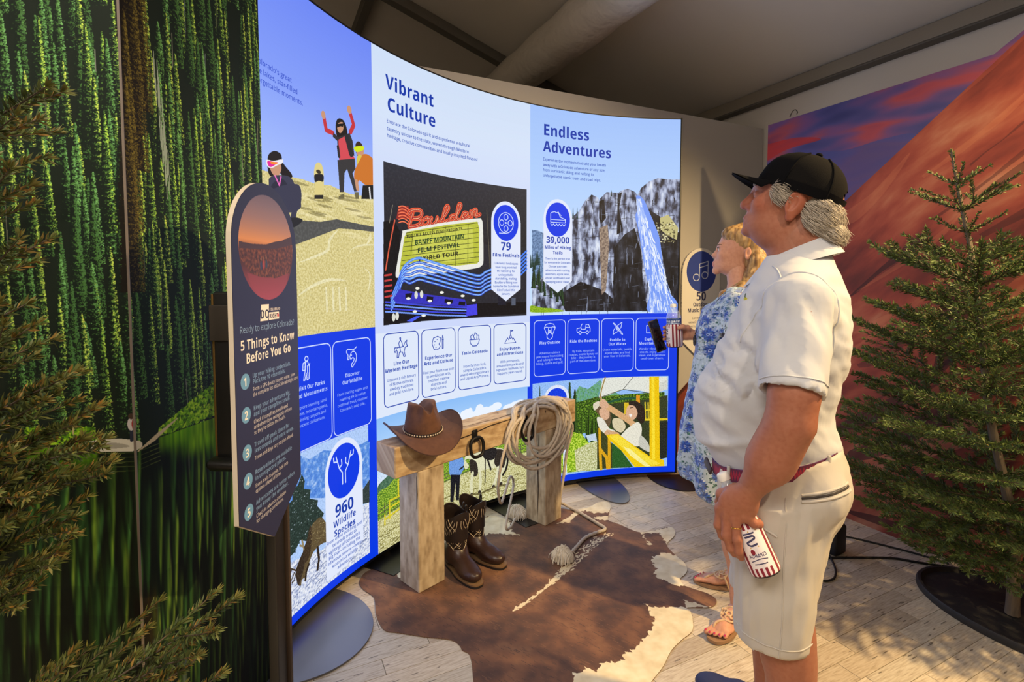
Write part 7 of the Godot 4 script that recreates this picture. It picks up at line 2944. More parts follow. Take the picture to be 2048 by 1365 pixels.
	var hand2 := sdf_mesh(Rr, 0.0045)
	part("body", sum_mesh([body, head, hand, hand2]), skin, t)
	print("    body ", Time.get_ticks_msec())
	for s in [-1.0, 1.0]:
		var ey := MB.new()
		ey.lathe([[0.0, 0.0085], [0.0043, 0.0074], [0.0074, 0.0043], [0.0085, 0.0], [0.0074, -0.0043], [0.0, -0.0085]], 14, Transform3D(Basis(Vector3(0, 0, 1), PI / 2 - 0.2), Vector3(-0.0618, 1.6645, s * 0.030)))
		part("eye", ey.mesh(), mat(rgb(216, 206, 198), 0.2), t)
		var ir := MB.new()
		ir.lathe([[0.0, 0.0090], [0.0050, 0.0074]], 12, Transform3D(Basis(Vector3(0, 0, 1), PI / 2 - 0.2), Vector3(-0.0618, 1.6645, s * 0.030)))
		part("iris", ir.mesh(), mat(rgb(44, 40, 38), 0.2), t)
		# brow hair
		var rb := RandomNumberGenerator.new()
		rb.seed = 410
		var bh := MB.new()
		for i in 60:
			var o := Vector3(-0.071 + absf(rb.randf()) * 0.004, 1.686 + rb.randf() * 0.007, s * (0.014 + 0.030 * i / 60.0))
			o.x += pow(absf(o.z) / 0.05, 2.0) * 0.018
			bh.tube([o, o + Vector3(-0.004, 0.003, s * 0.004), o + Vector3(-0.003, 0.004, s * 0.008)], 0.0007, 3, false)
		part("eyebrow", bh.mesh(), mat(rgb(186, 176, 166), 0.8), t)
	# ---------- grey hair under the cap
	var hm := mat(rgb(184, 174, 160), 0.65)
	hm.vertex_color_use_as_albedo = true
	var r := RandomNumberGenerator.new()
	r.seed = 411
	var nz := noise3(412, 60.0)
	var hs := [ell(Vector3(0.094, 1.590, 0), Vector3(0.046, 0.060, 0.070), 0.02), ell(Vector3(0.110, 1.552, 0), Vector3(0.036, 0.030, 0.062), 0.02)]
	for s in [-1.0, 1.0]:
		hs.append(ell(Vector3(0.078, 1.602, s * 0.059), Vector3(0.034, 0.048, 0.018), 0.015))
		hs.append(ell(Vector3(0.002, 1.662, s * 0.067), Vector3(0.028, 0.026, 0.011), 0.012))
	var shag := func(p: Vector3, n: Vector3) -> Vector3: return p + n * 0.004 * nz.get_noise_3d(p.x * 1.0 - p.y * 0.8, (p.x + p.y) * 0.25, p.z * 1.5)
	var shade := func(p: Vector3) -> Color: return Color.WHITE * (0.72 + 0.4 * nz.get_noise_3d(p.x - p.y, (p.x + p.y) * 0.3, p.z * 2.0))
	var hb := sdf_mesh(hs, 0.006, shag, null, shade)
	var hair := part("hair", hb, hm, t)
	var st := hair_strands(r, [[Vector3(0.088, 1.590, 0), Vector3(0.054, 0.062, 0.076), -PI * 0.62, PI * 0.62, -0.9, 0.5], [Vector3(0.078, 1.602, 0.059), Vector3(0.036, 0.050, 0.020), 0.3, PI - 0.5, -0.9, 0.6], [Vector3(0.110, 1.552, 0), Vector3(0.038, 0.032, 0.064), -PI * 0.6, PI * 0.6, -0.9, 0.3], [Vector3(0.002, 1.662, 0.067), Vector3(0.029, 0.027, 0.0125), 0.2, PI - 0.2, -0.9, 0.9]], 1150, 0.030, Vector3(0.75, -0.6, 0.0), 0.0008)
	var so := part("hair_strands", st, hm, hair)
	so.set_meta("kind", "stuff")
	# ---------- cap
	cap_on(t)
	# ---------- polo shirt
	var shirt_m := cloth_mat(rgb(190, 193, 200), 421, 0.1)
	var T := [lofted([[0.925, -0.014, 0.146, 0.168, 0.0], [0.965, -0.019, 0.165, 0.176, 0.0], [1.00, -0.031, 0.186, 0.180, 0.0], [1.076, -0.045, 0.180, 0.188, 0.0], [1.13, -0.034, 0.177, 0.192, 0.0], [1.215, -0.002, 0.170, 0.192, 0.0], [1.305, 0.020, 0.152, 0.194, 0.0], [1.39, 0.030, 0.128, 0.176, 0.0], [1.434, 0.034, 0.108, 0.140, 0.0], [1.475, 0.038, 0.088, 0.098, 0.0], [1.50, 0.040, 0.078, 0.080, 0.0]], 0.03)]
	for s in [-1.0, 1.0]:
		T.append(cap(Vector3(0.042, 1.420, s * 0.06), Vector3(0.046, 1.385, s * 0.175), 0.062, 0.066, 0.05))
		T.append(cone(Vector3(0.047, 1.392, s * 0.165), Vector3(0.034, 1.172, s * 0.264), 0.066, 0.073, 0.035))
		T.append(cut_cone(Vector3(0.0365, 1.215, s * 0.2446), Vector3(0.0327, 1.15, s * 0.274), 0.056, 0.060))
	T.append(cut_cap(Vector3(0.036, 1.49, 0), Vector3(0.034, 1.56, 0), 0.064, 0.07, 0.004))
	var n1 := noise3(422, 5.0, 2)
	var n2 := noise3(423, 11.0, 2)
	var folds := func(p: Vector3, n: Vector3) -> Vector3:
		var az := absf(p.z)
		# drag lines from the armpit down over the flank, and a roll of cloth above the belt
		var u := p.x * 0.75 + p.y * 0.9
		var w := n1.get_noise_3d(u * 3.2, (p.y - p.x) * 0.9, p.z * 1.3)
		var fine := n2.get_noise_3d(p.x * 1.6 + p.y * 0.6, p.y * 1.2, p.z)
		var sleeve := smoothstep(0.19, 0.23, az)
		var amp := lerpf(0.009, 0.011, sleeve) * smoothstep(1.47, 1.38, p.y) * (0.25 + 0.75 * smoothstep(0.95, 1.06, p.y))
		if sleeve > 0.0:
			w = n1.get_noise_3d(p.x * 2.6 + p.y * 0.5, p.y * 0.9, p.z * 2.0)
		var roll := 0.008 * exp(-pow((p.y - (0.985 + 0.25 * (p.x + 0.2))) / 0.012, 2.0)) * smoothstep(0.05, -0.1, p.x)
		var drag := 0.006 * sin((p.x * 0.8 + p.y) * 62.0 + 5.0 * w) * exp(-pow((p.y - 1.20) / 0.10, 2.0)) * smoothstep(0.08, 0.16, az) * (1.0 - sleeve) * smoothstep(0.12, -0.02, p.x)
		return p + n * (amp * (w - 0.15) + 0.0016 * fine + roll + drag)
	var shirt := part("polo_shirt", sdf_mesh(T, 0.0088, folds), shirt_m, t)
	print("    shirt ", Time.get_ticks_msec())
	# stitched seams of the near sleeve and shoulder
	for q in [[Vector3(-0.075, 1.27, 0.150), Vector3(-0.055, 1.335, 0.165), Vector3(-0.015, 1.405, 0.180), Vector3(0.045, 1.44, 0.185), Vector3(0.100, 1.405, 0.180), Vector3(0.128, 1.33, 0.170), Vector3(0.130, 1.25, 0.165)], [Vector3(-0.010, 1.46, 0.090), Vector3(0.0, 1.45, 0.13), Vector3(0.01, 1.43, 0.185)]]:
		part("seam", seam_on(T, q, folds, 0.0022, 0.0006), shirt_m, shirt)
	var hem := []
	for i in 25:
		var a := PI * (i / 24.0) - PI * 0.10
		hem.append(Vector3(0.035, 1.193, 0.2546) + Vector3(cos(a) * 0.074, sin(a) * 0.03, sin(a) * 0.070))
	part("seam", seam_on(T, hem, folds, 0.0016, 0.0006), shirt_m, shirt)
	# collar: stand and fall
	var cl := MB.new()
	var cr := []
	for j in 5:
		var ring := []
		for i in 49:
			var a := lerpf(-PI * 0.90, PI * 0.90, i / 48.0)      # 0 at the nape
			var back := 0.5 + 0.5 * cos(a)
			var y0 := lerpf(1.478, 1.545, back)
			var rr: float = [0.066, 0.068, 0.076, 0.092, 0.108][j]
			var yy: float = [-0.022, 0.004, 0.006, -0.016, -0.040][j]
			var front := smoothstep(0.70, 0.90, absf(a) / PI)
			ring.append(Vector3(0.036 + cos(a) * rr * 1.02 - 0.012 * front * j * 0.5, y0 + yy - 0.012 * front * j * 0.6, sin(a) * rr * 0.98))
		cr.append(ring)
	cl.loft(cr, false, false, false)
	part("collar", cl.mesh(true, 0.0), shirt_m, shirt)
	var pk := MB.new()
	var pp := []
	for i in 9:
		var k := i / 8.0
		pp.append(Vector3(lerpf(-0.050, -0.116, k), lerpf(1.455, 1.335, k), 0.0))
	for side in [-1.0, 1.0]:
		for i in 8:
			var a: Vector3 = pp[i]
			var b: Vector3 = pp[i + 1]
			var o := Vector3(-0.004, -0.001, 0)
			var w := Vector3(0.002, 0, side * 0.016)
			if side > 0:
				pk.quad(a + o, b + o, b + w + o * 0.6, a + w + o * 0.6)
			else:
				pk.quad(b + o, a + o, a + w + o * 0.6, b + w + o * 0.6)
	part("placket", pk.mesh(), shirt_m, shirt)
	for i in 2:
		var bt := MB.new()
		bt.lathe([[0.005, 0.0], [0.005, 0.0015], [0.0, 0.002]], 10, Transform3D(Basis(Vector3(0, 0, 1), PI / 2 + 0.5), (pp[2 + i * 4] as Vector3) + Vector3(-0.0055, -0.001, 0)))
		part("button", bt.mesh(), mat(rgb(220, 216, 208), 0.4), shirt)
	# small embroidered badge
	var bp := snap(T, Vector3(-0.084, 1.383, 0.115), folds, 0.001)
	var bd := MB.new()
	var badge := Transform3D(Basis(Vector3(0.60, 0.35, 0.72).normalized(), Vector3(-0.30, 0.93, -0.2).normalized(), Vector3(-0.76, 0.10, 0.64).normalized()).orthonormalized(), bp)
	bd.slab(PackedVector2Array([Vector2(-0.006, -0.006), Vector2(0.003, -0.007), Vector2(0.007, 0.0), Vector2(0.004, 0.006), Vector2(-0.004, 0.004)]), 0.002, badge, Rect2(0, 0, 1, 1))
	part("badge", bd.mesh(), mat(rgb(190, 186, 40), 0.7), shirt)
	var b2 := MB.new()
	b2.tube([badge * Vector3(0.004, 0.005, 0.001), badge * Vector3(0.008, 0.011, 0.001), badge * Vector3(0.012, 0.013, 0.001)], 0.0011, 5)
	part("badge_stem", b2.mesh(), mat(rgb(40, 70, 40), 0.7), shirt)
	# ---------- shorts
	var shorts_m := cloth_mat(rgb(184, 179, 171), 431, 0.1)
	var Q := [lofted([[0.62, 0.015, 0.10, 0.115, 0.0], [0.74, 0.005, 0.132, 0.170, 0.0], [0.83, 0.008, 0.150, 0.185, 0.0], [0.90, 0.006, 0.160, 0.186, 0.0], [1.02, 0.000, 0.154, 0.180, 0.0]], 0.03)]
	Q.append(cone(Vector3(0.0, 0.86, 0.095), Vector3(0.008, 0.487, 0.108), 0.112, 0.094, 0.05))
	Q.append(cone(Vector3(0.0, 0.86, -0.095), Vector3(-0.035, 0.487, -0.125), 0.112, 0.094, 0.05))
	Q.append(ell(Vector3(0.075, 0.895, 0.07), Vector3(0.095, 0.085, 0.105), 0.05))
	Q.append(ell(Vector3(0.075, 0.895, -0.07), Vector3(0.095, 0.085, 0.105), 0.05))
	Q.append(cut_cone(Vector3(0.006, 0.56, 0.106), Vector3(0.008, 0.46, 0.108), 0.074, 0.078))
	Q.append(cut_cone(Vector3(-0.03, 0.56, -0.122), Vector3(-0.037, 0.46, -0.127), 0.074, 0.078))
	var waist := func(p: Vector3, d: float) -> float: return maxf(d, p.y - (0.962 + 0.26 * p.x))
	var n3 := noise3(432, 6.0, 2)
	var creases := func(p: Vector3, n: Vector3) -> Vector3:
		var w := n3.get_noise_3d(p.x * 2.8 + p.z, p.y * 0.7 - p.x * 0.5, p.z * 2.0)
		return p + n * 0.011 * (w - 0.1) * smoothstep(0.98, 0.9, p.y) * (0.3 + 0.7 * smoothstep(0.49, 0.56, p.y))
	var shorts := part("shorts", sdf_mesh(Q, 0.0095, creases, waist), shorts_m, t)
	print("    shorts ", Time.get_ticks_msec())
	# back pocket welts, side pocket edge, hem stitching
	for k in 3:
		var dy := 0.008 - k * 0.008
		var mm: Material = mat(rgb(58, 52, 50), 0.9) if k == 1 else shorts_m
		part("pocket_slit" if k == 1 else "pocket_welt", seam_on(Q, [Vector3(0.062, 0.902 + dy, 0.175), Vector3(0.105, 0.912 + dy, 0.155), Vector3(0.150, 0.924 + dy, 0.105)], creases, 0.0034 if k != 1 else 0.003, 0.0014 if k != 1 else 0.0), mm, shorts)
	part("pocket_edge", seam_on(Q, [Vector3(-0.075, 0.925, 0.176), Vector3(-0.052, 0.870, 0.187), Vector3(-0.025, 0.832, 0.194), Vector3(0.012, 0.806, 0.196)], creases, 0.003, 0.0008), shorts_m, shorts)
	var hem2 := []
	for i in 33:
		var a := PI * (i / 32.0) - 0.3
		hem2.append(Vector3(0.007 + cos(a) * 0.095, 0.522, 0.107 + sin(a) * 0.095))
	part("hem_stitching", seam_on(Q, hem2, creases, 0.0016, 0.0006), shorts_m, shorts)
	part("side_seam", seam_on(Q, [Vector3(0.03, 0.90, 0.19), Vector3(0.03, 0.75, 0.20), Vector3(0.03, 0.60, 0.205), Vector3(0.025, 0.50, 0.205)], creases, 0.0018, 0.0004), shorts_m, shorts)
	# ---------- woven belt
	var bi := Pic.new(512, 32, rgb(92, 30, 60))
	for i in 33:
		for k in 3:
			var x := i * 16.0
			var y := 2.0 + k * 11
			bi.line([x, y + 6, x + 4, y, x + 8, y + 6, x + 12, y, x + 16, y + 6], 2.6, [rgb(58, 60, 130), rgb(160, 34, 58), rgb(86, 76, 150)][k])
	var bm := texmat(bi.im, 0.8)
	bm.uv1_scale = Vector3(2.0, 1.0, 1.0)
	var bl := MB.new()
	var brs := []
	for j in 4:
		var ring := []
		for i in 72:
			var a := TAU * i / 72.0
			var x := cos(a)
			var rr: float = [0.0, 0.004, 0.004, 0.0][j]
			var yy: float = [0.0, 0.0, 0.034, 0.034][j]
			var px := 0.000 + x * (0.150 + rr)
			px -= 0.010 * smoothstep(0.0, -1.0, x)
			ring.append(Vector3(px, 0.930 + 0.26 * px + yy, sin(a) * (0.190 + rr)))
		brs.append(ring)
	bl.loft(brs, false, false)
	var belt := part("belt", bl.mesh(true, 0.4), bm, t)
	var lp := MB.new()
	for q in [[-0.105, 0.152], [0.120, 0.130]]:
		lp.box(Vector3(0.010, 0.048, 0.006), Transform3D(Basis(Vector3.UP, atan2(q[0] * 1.3, q[1])), Vector3(q[0], 0.947 + 0.26 * q[0], q[1])), 0.002)
	part("belt_loop", lp.mesh(), shorts_m, belt)
	var bu := MB.new()
	bu.box(Vector3(0.050, 0.024, 0.008), Transform3D(Basis(Vector3.UP, -1.05) * Basis(Vector3(0, 0, 1), -0.5), Vector3(-0.168, 0.905, 0.062)), 0.006)
	part("leather_tab", bu.mesh(), mat(rgb(46, 28, 24), 0.4), belt)
	# ---------- navy shoes
	for q in [[Vector3(0.02, 0, 0.11), 0.0], [Vector3(-0.075, 0, -0.215), -0.12]]:
		var c: Vector3 = q[0]
		var b := Basis(Vector3.UP, q[1])
		var sh := [cap(c + b * Vector3(0.055, 0.055, 0), c + b * Vector3(-0.02, 0.055, 0), 0.038, 0.040, 0.02), ell(c + b * Vector3(-0.09, 0.042, 0), Vector3(0.075, 0.036, 0.047), 0.03, b), ell(c + b * Vector3(0.06, 0.045, 0), Vector3(0.045, 0.04, 0.037), 0.02, b)]
		var shoe := part("shoe", sdf_mesh(sh, 0.009, null, func(p: Vector3, d: float) -> float: return maxf(d, 0.016 - p.y)), mat(rgb(34, 44, 84), 0.7), t)
		var so2 := MB.new()
		var op := PackedVector2Array()
		for i in 30:
			var a := TAU * i / 30.0
			op.append(Vector2(cos(a) * 0.142 - 0.030, sin(a) * 0.048))
		so2.slab(op, 0.018, Transform3D(b * Basis(Vector3.RIGHT, Vector3(0, 0, -1), Vector3.UP), c + Vector3(0, 0.0185, 0)), Rect2(0, 0, 1, 1))
		part("sole", so2.mesh(true, 0.8), mat(rgb(220, 216, 208), 0.7), shoe)
	# ring
	var rg := MB.new()
	var rp := []
	var rc := Vector3(-0.0735, 0.832, 0.2625)
	var rd := Vector3(0.006, -0.046, 0.009).normalized()
	var r1 := rd.cross(Vector3.RIGHT).normalized()
	for i in 20:
		var a := TAU * i / 20.0
		rp.append(rc + (r1 * cos(a) + rd.cross(r1) * sin(a)) * 0.0118)
	rg.tube(rp, 0.0016, 6, false, true)
	part("ring", rg.mesh(), mat(rgb(222, 176, 84), 0.25, 1.0), t)
	# ---------- the bottle in its sleeve
	var wt := t.transform
	var base := Vector3(-0.006, 0.722, 0.228)
	var tip := Vector3(-0.114, 0.944, 0.214)
	bottle("bottle", "water bottle in a red striped sleeve gripped by the hand at the pale shorts", wt * base, wt * tip, 0.6)

func cap_on(t: Node3D) -> void:
	var black := mat(rgb(11, 11, 14), 0.85)
	var meshy := bump(mat(rgb(20, 19, 19), 0.6), relief(128, 0.4, 441), 0.08)
	meshy.uv1_triplanar = true
	meshy.uv1_scale = Vector3.ONE * 12
	for mm: StandardMaterial3D in [black, meshy]:
		mm.metallic_specular = 0.2
		mm.roughness = 0.95
	var c := Vector3(0.034, 1.664, 0)
	var b := Basis(Vector3(0, 0, 1), -0.43)      # x backward and down, y up and back
	var seg := 48
	var at := func(a: float, k: float, grow: float) -> Vector3:
		# a: 0 = back, PI = front; k: 0 rim, 1 button
		var f := 0.5 - 0.5 * cos(a)
		var s := pow(maxf(0.0, 1.0 - pow(k, 2.2 + 0.9 * f)), 0.5)
		var hgt := 0.112 * k
		return c + b * Vector3(cos(a) * (0.111 + grow) * s + 0.004, hgt - 0.006 + grow * k, sin(a) * (0.088 + grow) * s)
	var panel := func(a0: float, a1: float, m: Material, called: String, gap: bool) -> void:
		var mb := MB.new()
		var na := 14
		var nk := 12
		for i in na:
			for j in nk:
				var u0 := lerpf(a0, a1, float(i) / na)
				var u1 := lerpf(a0, a1, float(i + 1) / na)
				var k0 := float(j) / nk
				var k1 := float(j + 1) / nk
				if gap:
					var d := absf(wrapf((u0 + u1) / 2, -PI, PI))
					if d < 0.42 and k0 < 0.42 * sqrt(1.0 - pow(d / 0.44, 2.0)):
						continue
				mb.quad(at.call(u1, k0, 0.0), at.call(u0, k0, 0.0), at.call(u0, k1, 0.0), at.call(u1, k1, 0.0))
		part(called, mb.mesh(true, 0.2), m, t)
	var holder := Node3D.new()
	holder.name = "cap"
	t.add_child(holder)
	t = holder
	panel.call(PI * 0.62, PI * 1.38, black, "cap_front", false)
	panel.call(PI * 0.30, PI * 0.62, meshy, "cap_panel", false)
	panel.call(PI * 1.38, PI * 1.70, meshy, "cap_panel", false)
	panel.call(-PI * 0.30, PI * 0.30, meshy, "cap_back", true)
	# seams
	for a in [PI * 0.30, PI * 0.62, PI * 1.38, PI * 1.70]:
		var sm := MB.new()
		var pts := []
		for j in 13:
			pts.append(at.call(a, j / 13.0, 0.0008))
		sm.tube(pts, 0.0030, 5)
		part("seam", sm.mesh(), black, t)
	var band := MB.new()
	var rg := []
	for j in 2:
		var ring := []
		for i in seg:
			var a := TAU * i / seg
			ring.append((at.call(a, 0.0, 0.0012) as Vector3) + b * Vector3(0, j * 0.024 - 0.002, 0))
		rg.append(ring)
	band.loft(rg, false, false)
	part("sweatband", band.mesh(), black, t)
	var bt := MB.new()
	bt.lathe([[0.0085, 0.0], [0.0085, 0.003], [0.005, 0.006], [0.0, 0.0065]], 12, Transform3D(b, at.call(0.0, 1.0, 0.0)))
	part("button", bt.mesh(), black, t)
	# curved visor
	var vz := MB.new()
	for skin in 2:
		var rows := []
		for j in 7:
			var k := j / 6.0
			var ring := []
			for i in 21:
				var s := lerpf(-1.0, 1.0, i / 20.0)
				var a := PI + s * 0.95
				var p0: Vector3 = c + b * Vector3(cos(a) * 0.112 + 0.004, 0.0, sin(a) * 0.088)
				var reach := 0.070 * sqrt(maxf(0.0, 1.0 - s * s * 0.92))
				var out := b * Vector3(-1, -0.06, sin(a) * 0.18)
				ring.append(p0 + out * reach * k + b * Vector3(0, -0.020 * s * s * k + (0.0016 if skin == 0 else -0.0016), 0))
			rows.append(ring)
		if skin == 0:
			rows.reverse()
		vz.loft(rows, false, false, false)
	part("visor", vz.mesh(true, 0.2), black, t)

func bottle(called: String, label: String, base: Vector3, tip: Vector3, turn: float, show_label := false) -> void:
	var t := thing(called, label, "bottle", base)
	var y := (tip - base).normalized()
	var x := y.cross(Vector3.BACK).normalized()
	var b := Basis(x, y, x.cross(y)) * Basis(Vector3.UP, turn)
	var h := (tip - base).length()
	var k := h / 0.24
	var tf := Transform3D(b, Vector3.ZERO)
	# sleeve
	var kz := MB.new()
	kz.lathe([[0.0345, 0.004], [0.0365, 0.010], [0.0365, 0.118 * k], [0.034, 0.128 * k]], 36, tf)
	for i in kz.v.size():
		kz.uv[i] = Vector2(kz.uv[i].x, 1.0 - clampf((tf.affine_inverse() * kz.v[i]).y / (0.128 * k), 0, 1))
	part("sleeve", kz.mesh(), texmat(koozie_print(), 0.8), t)
	var bt := MB.new()
	bt.lathe([[0.0, 0.0], [0.032, 0.0], [0.0345, 0.004]], 36, tf)
	part("sleeve_base", bt.mesh(), mat(rgb(36, 28, 40), 0.8), t)
	# clear bottle above the sleeve
	var gl := mat(Color(0.86, 0.92, 1.0, 0.22), 0.06)
	gl.transparency = BaseMaterial3D.TRANSPARENCY_ALPHA
	var g := MB.new()
	g.lathe([[0.031, 0.11 * k], [0.032, 0.168 * k], [0.030, 0.180 * k], [0.022, 0.200 * k], [0.0125, 0.214 * k], [0.0125, 0.224 * k]], 28, tf)
	part("bottle_body", g.mesh(), gl, t)
	var cp := MB.new()
	cp.lathe([[0.0, 0.222 * k], [0.0142, 0.222 * k], [0.0148, 0.226 * k], [0.0145, 0.238 * k], [0.011, 0.241 * k], [0.0, 0.2415 * k]], 24, tf)
	part("bottle_cap", cp.mesh(), mat(rgb(226, 224, 218), 0.5), t)
	var lb := MB.new()
	var li := Pic.new(512, 96, rgb(34, 64, 128))
	for q in [0, 256]:
		li.text("Niagara", q + 128, 56, 52, rgb(226, 232, 240), true, 0.5)
		li.rect(q + 20, 68, 216, 6, rgb(190, 206, 226))
	lb.lathe([[0.0328, 0.124 * k], [0.0328, 0.160 * k]], 36, tf)
	for i in lb.v.size():
		lb.uv[i].y = 1.0 - clampf(((tf.affine_inverse() * lb.v[i]).y - 0.124 * k) / (0.036 * k), 0, 1)
	part("bottle_label", lb.mesh(), texmat(li.im, 0.4), t)

func dress_image() -> Image:
	var p := Pic.new(512, 512, rgb(182, 198, 208))
	var r := RandomNumberGenerator.new()
	r.seed = 451
	var blues := [rgb(22, 44, 122), rgb(34, 66, 160), rgb(62, 106, 190), rgb(16, 32, 90)]
	var greens := [rgb(34, 84, 66), rgb(58, 112, 84), rgb(24, 62, 54)]
	for i in 240:
		var x := r.randf() * 512
		var y := r.randf() * 512
		var a := r.randf() * TAU
		var d := Vector2(cos(a), sin(a)) * r.randf_range(14, 30)
		var s := d.orthogonal() * 0.28
		var o := Vector2(x, y)
		p.poly([o, o + d * 0.5 + s, o + d, o + d * 0.5 - s], greens[r.randi() % 3])
	for i in 20:
		var o := Vector2((i % 5) * 102 + r.randf_range(20, 82), (i / 5) * 128 + r.randf_range(20, 108))
		var rad := r.randf_range(40, 60)
		for ring in 3:
			for k in 16:
				var a := TAU * (k + 0.5 * (ring % 2)) / 16.0
				var d := Vector2(cos(a), sin(a))
				var q := o + d * rad * (1.0 - ring * 0.3)
				var s := d.orthogonal() * rad * 0.14
				p.poly([o, q - d * rad * 0.22 + s, q, q - d * rad * 0.22 - s], blues[(k + ring) % 3])
		p.oval(o.x, o.y, rad * 0.2, rad * 0.2, rgb(190, 206, 230))
		p.oval(o.x, o.y, rad * 0.1, rad * 0.1, rgb(30, 50, 110))
	for i in 150:
		var o := Vector2(r.randf(), r.randf()) * 512
		var d := Vector2.from_angle(r.randf() * TAU) * r.randf_range(12, 26)
		var s := d.orthogonal() * 0.26
		p.poly([o, o + d * 0.5 + s, o + d, o + d * 0.5 - s], greens[r.randi() % 3])
	for i in 60:
		p.oval(r.randf() * 512, r.randf() * 512, 3 + r.randf() * 5, 3 + r.randf() * 4, rgb(232, 236, 238))
	return p.im

func woman() -> void:
	var t := thing("person", "person in a long blue floral dress holding a phone and water bottle", "person", Vector3(0.97, 0, -2.24), deg_to_rad(-22.0))
	var skin := skin_mat(rgb(206, 152, 124))
	var zc := 0.03
	# body
	var S := [lofted([[0.75, 0.02, 0.09, 0.12, zc], [0.95, 0.02, 0.10, 0.13, zc], [1.08, 0.01, 0.085, 0.115, zc], [1.22, -0.005, 0.10, 0.125, zc], [1.34, 0.015, 0.075, 0.125, zc], [1.395, 0.03, 0.05, 0.08, zc]], 0.03)]
	S.append(cap(Vector3(0.025, 1.38, zc), Vector3(0.014, 1.48, 0.012), 0.045, 0.043, 0.03))
	for s in [-1.0, 1.0]:
		S.append(cap(Vector3(0.02, 1.37, zc + s * 0.06), Vector3(0.025, 1.345, zc + s * 0.145), 0.036, 0.04, 0.03))
	# far arm bends forward with the bottle
	S.append_array(chain([Vector3(0.025, 1.34, zc - 0.155), Vector3(0.03, 1.16, zc - 0.165), Vector3(0.02, 1.125, zc - 0.160), Vector3(-0.08, 1.155, zc - 0.11), Vector3(-0.165, 1.190, -0.030)], [0.040, 0.037, 0.036, 0.033, 0.023], 0.02))
	# near arm hangs
	S.append_array(chain([Vector3(0.03, 1.34, zc + 0.155), Vector3(0.06, 1.12, zc + 0.185), Vector3(0.055, 1.07, zc + 0.185), Vector3(0.02, 0.90, zc + 0.18), Vector3(0.01, 0.80, zc + 0.18)], [0.040, 0.037, 0.034, 0.024, 0.022], 0.02))
	# legs
	S.append_array(chain([Vector3(0.0, 0.80, 0.10), Vector3(0.01, 0.46, 0.13), Vector3(0.03, 0.32, 0.145), Vector3(0.045, 0.13, 0.165), Vector3(0.042, 0.06, 0.172)], [0.08, 0.052, 0.050, 0.030, 0.032], 0.03))
	S.append_array(chain([Vector3(0.0, 0.80, -0.04), Vector3(0.02, 0.46, -0.06), Vector3(0.045, 0.32, -0.07), Vector3(0.055, 0.13, -0.08), Vector3(0.05, 0.06, -0.082)], [0.08, 0.052, 0.050, 0.030, 0.032], 0.03))
	var body := sdf_mesh(S, 0.013)
	# head
	var Hd := [ell(Vector3(0.035, 1.600, 0), Vector3(0.092, 0.084, 0.072), 0.02), ell(Vector3(-0.012, 1.545, 0), Vector3(0.060, 0.070, 0.054), 0.025), ell(Vector3(-0.028, 1.502, 0), Vector3(0.050, 0.034, 0.044), 0.02), cap(Vector3(0.030, 1.40, 0.01), Vector3(0.020, 1.50, 0.0), 0.044, 0.044, 0.03)]
	Hd.append(ell(Vector3(-0.050, 1.590, 0), Vector3(0.016, 0.012, 0.042), 0.016))
	Hd.append(cap(Vector3(-0.060, 1.578, 0), Vector3(-0.078, 1.553, 0), 0.007, 0.0095, 0.012))
	Hd.append(ell(Vector3(-0.080, 1.549, 0), Vector3(0.0105, 0.0090, 0.0100), 0.007))
	Hd.append(ell(Vector3(-0.066, 1.514, 0), Vector3(0.017, 0.020, 0.023), 0.012))
	Hd.append(ell(Vector3(-0.0805, 1.519, 0), Vector3(0.0065, 0.0050, 0.016), 0.005))
	Hd.append(ell(Vector3(-0.0800, 1.507, 0), Vector3(0.0070, 0.0058, 0.014), 0.005))
	Hd.append(cut_cap(Vector3(-0.0880, 1.513, -0.016), Vector3(-0.0880, 1.513, 0.016), 0.0022, 0.0022, 0.003))
	Hd.append(ell(Vector3(-0.070, 1.482, 0), Vector3(0.0175, 0.0165, 0.019), 0.010))
	for s in [-1.0, 1.0]:
		Hd.append(ell(Vector3(-0.069, 1.5475, s * 0.010), Vector3(0.0100, 0.0075, 0.0065), 0.005))
		Hd.append(ell(Vector3(-0.042, 1.552, s * 0.034), Vector3(0.020, 0.018, 0.016), 0.02))
		Hd.append(cut_ell(Vector3(-0.064, 1.576, s * 0.028), Vector3(0.012, 0.009, 0.015), 0.010))
		Hd.append(ell(Vector3(-0.052, 1.5755, s * 0.028), Vector3(0.0115, 0.0095, 0.0135), 0.003))
		var eb := Basis(Vector3(0, 0, 1), -0.12)
		Hd.append(ell(Vector3(0.055, 1.552, s * 0.069), Vector3(0.016, 0.029, 0.009), 0.008, eb * Basis(Vector3.UP, s * 0.35)))
		Hd.append(cut_ell(Vector3(0.051, 1.554, s * 0.078), Vector3(0.008, 0.018, 0.006), 0.004, eb))
	var face := func(p: Vector3) -> Color:
		if p.x < -0.076 and p.y > 1.500 and p.y < 1.524 and absf(p.z) < 0.016:
			return Color(0.92, 0.62, 0.60)
		return Color(1, 1, 1)
	var head := sdf_mesh(Hd, 0.0045, null, null, face)
	# hand behind the bottle: fingers come round its left, thumb on the right
	var A := [ell(Vector3(-0.196, 1.196, -0.036), Vector3(0.034, 0.032, 0.016), 0.012), cap(Vector3(-0.155, 1.188, -0.030), Vector3(-0.185, 1.195, -0.035), 0.023, 0.021, 0.015)]
	for k in 4:
		var y := 1.222 - k * 0.018
		A.append_array(chain([Vector3(-0.212, y, -0.046), Vector3(-0.250, y + 0.002, -0.047), Vector3(-0.281, y + 0.001, -0.030), Vector3(-0.290, y, -0.010)], [0.0095, 0.0088, 0.008, 0.007], 0.005))
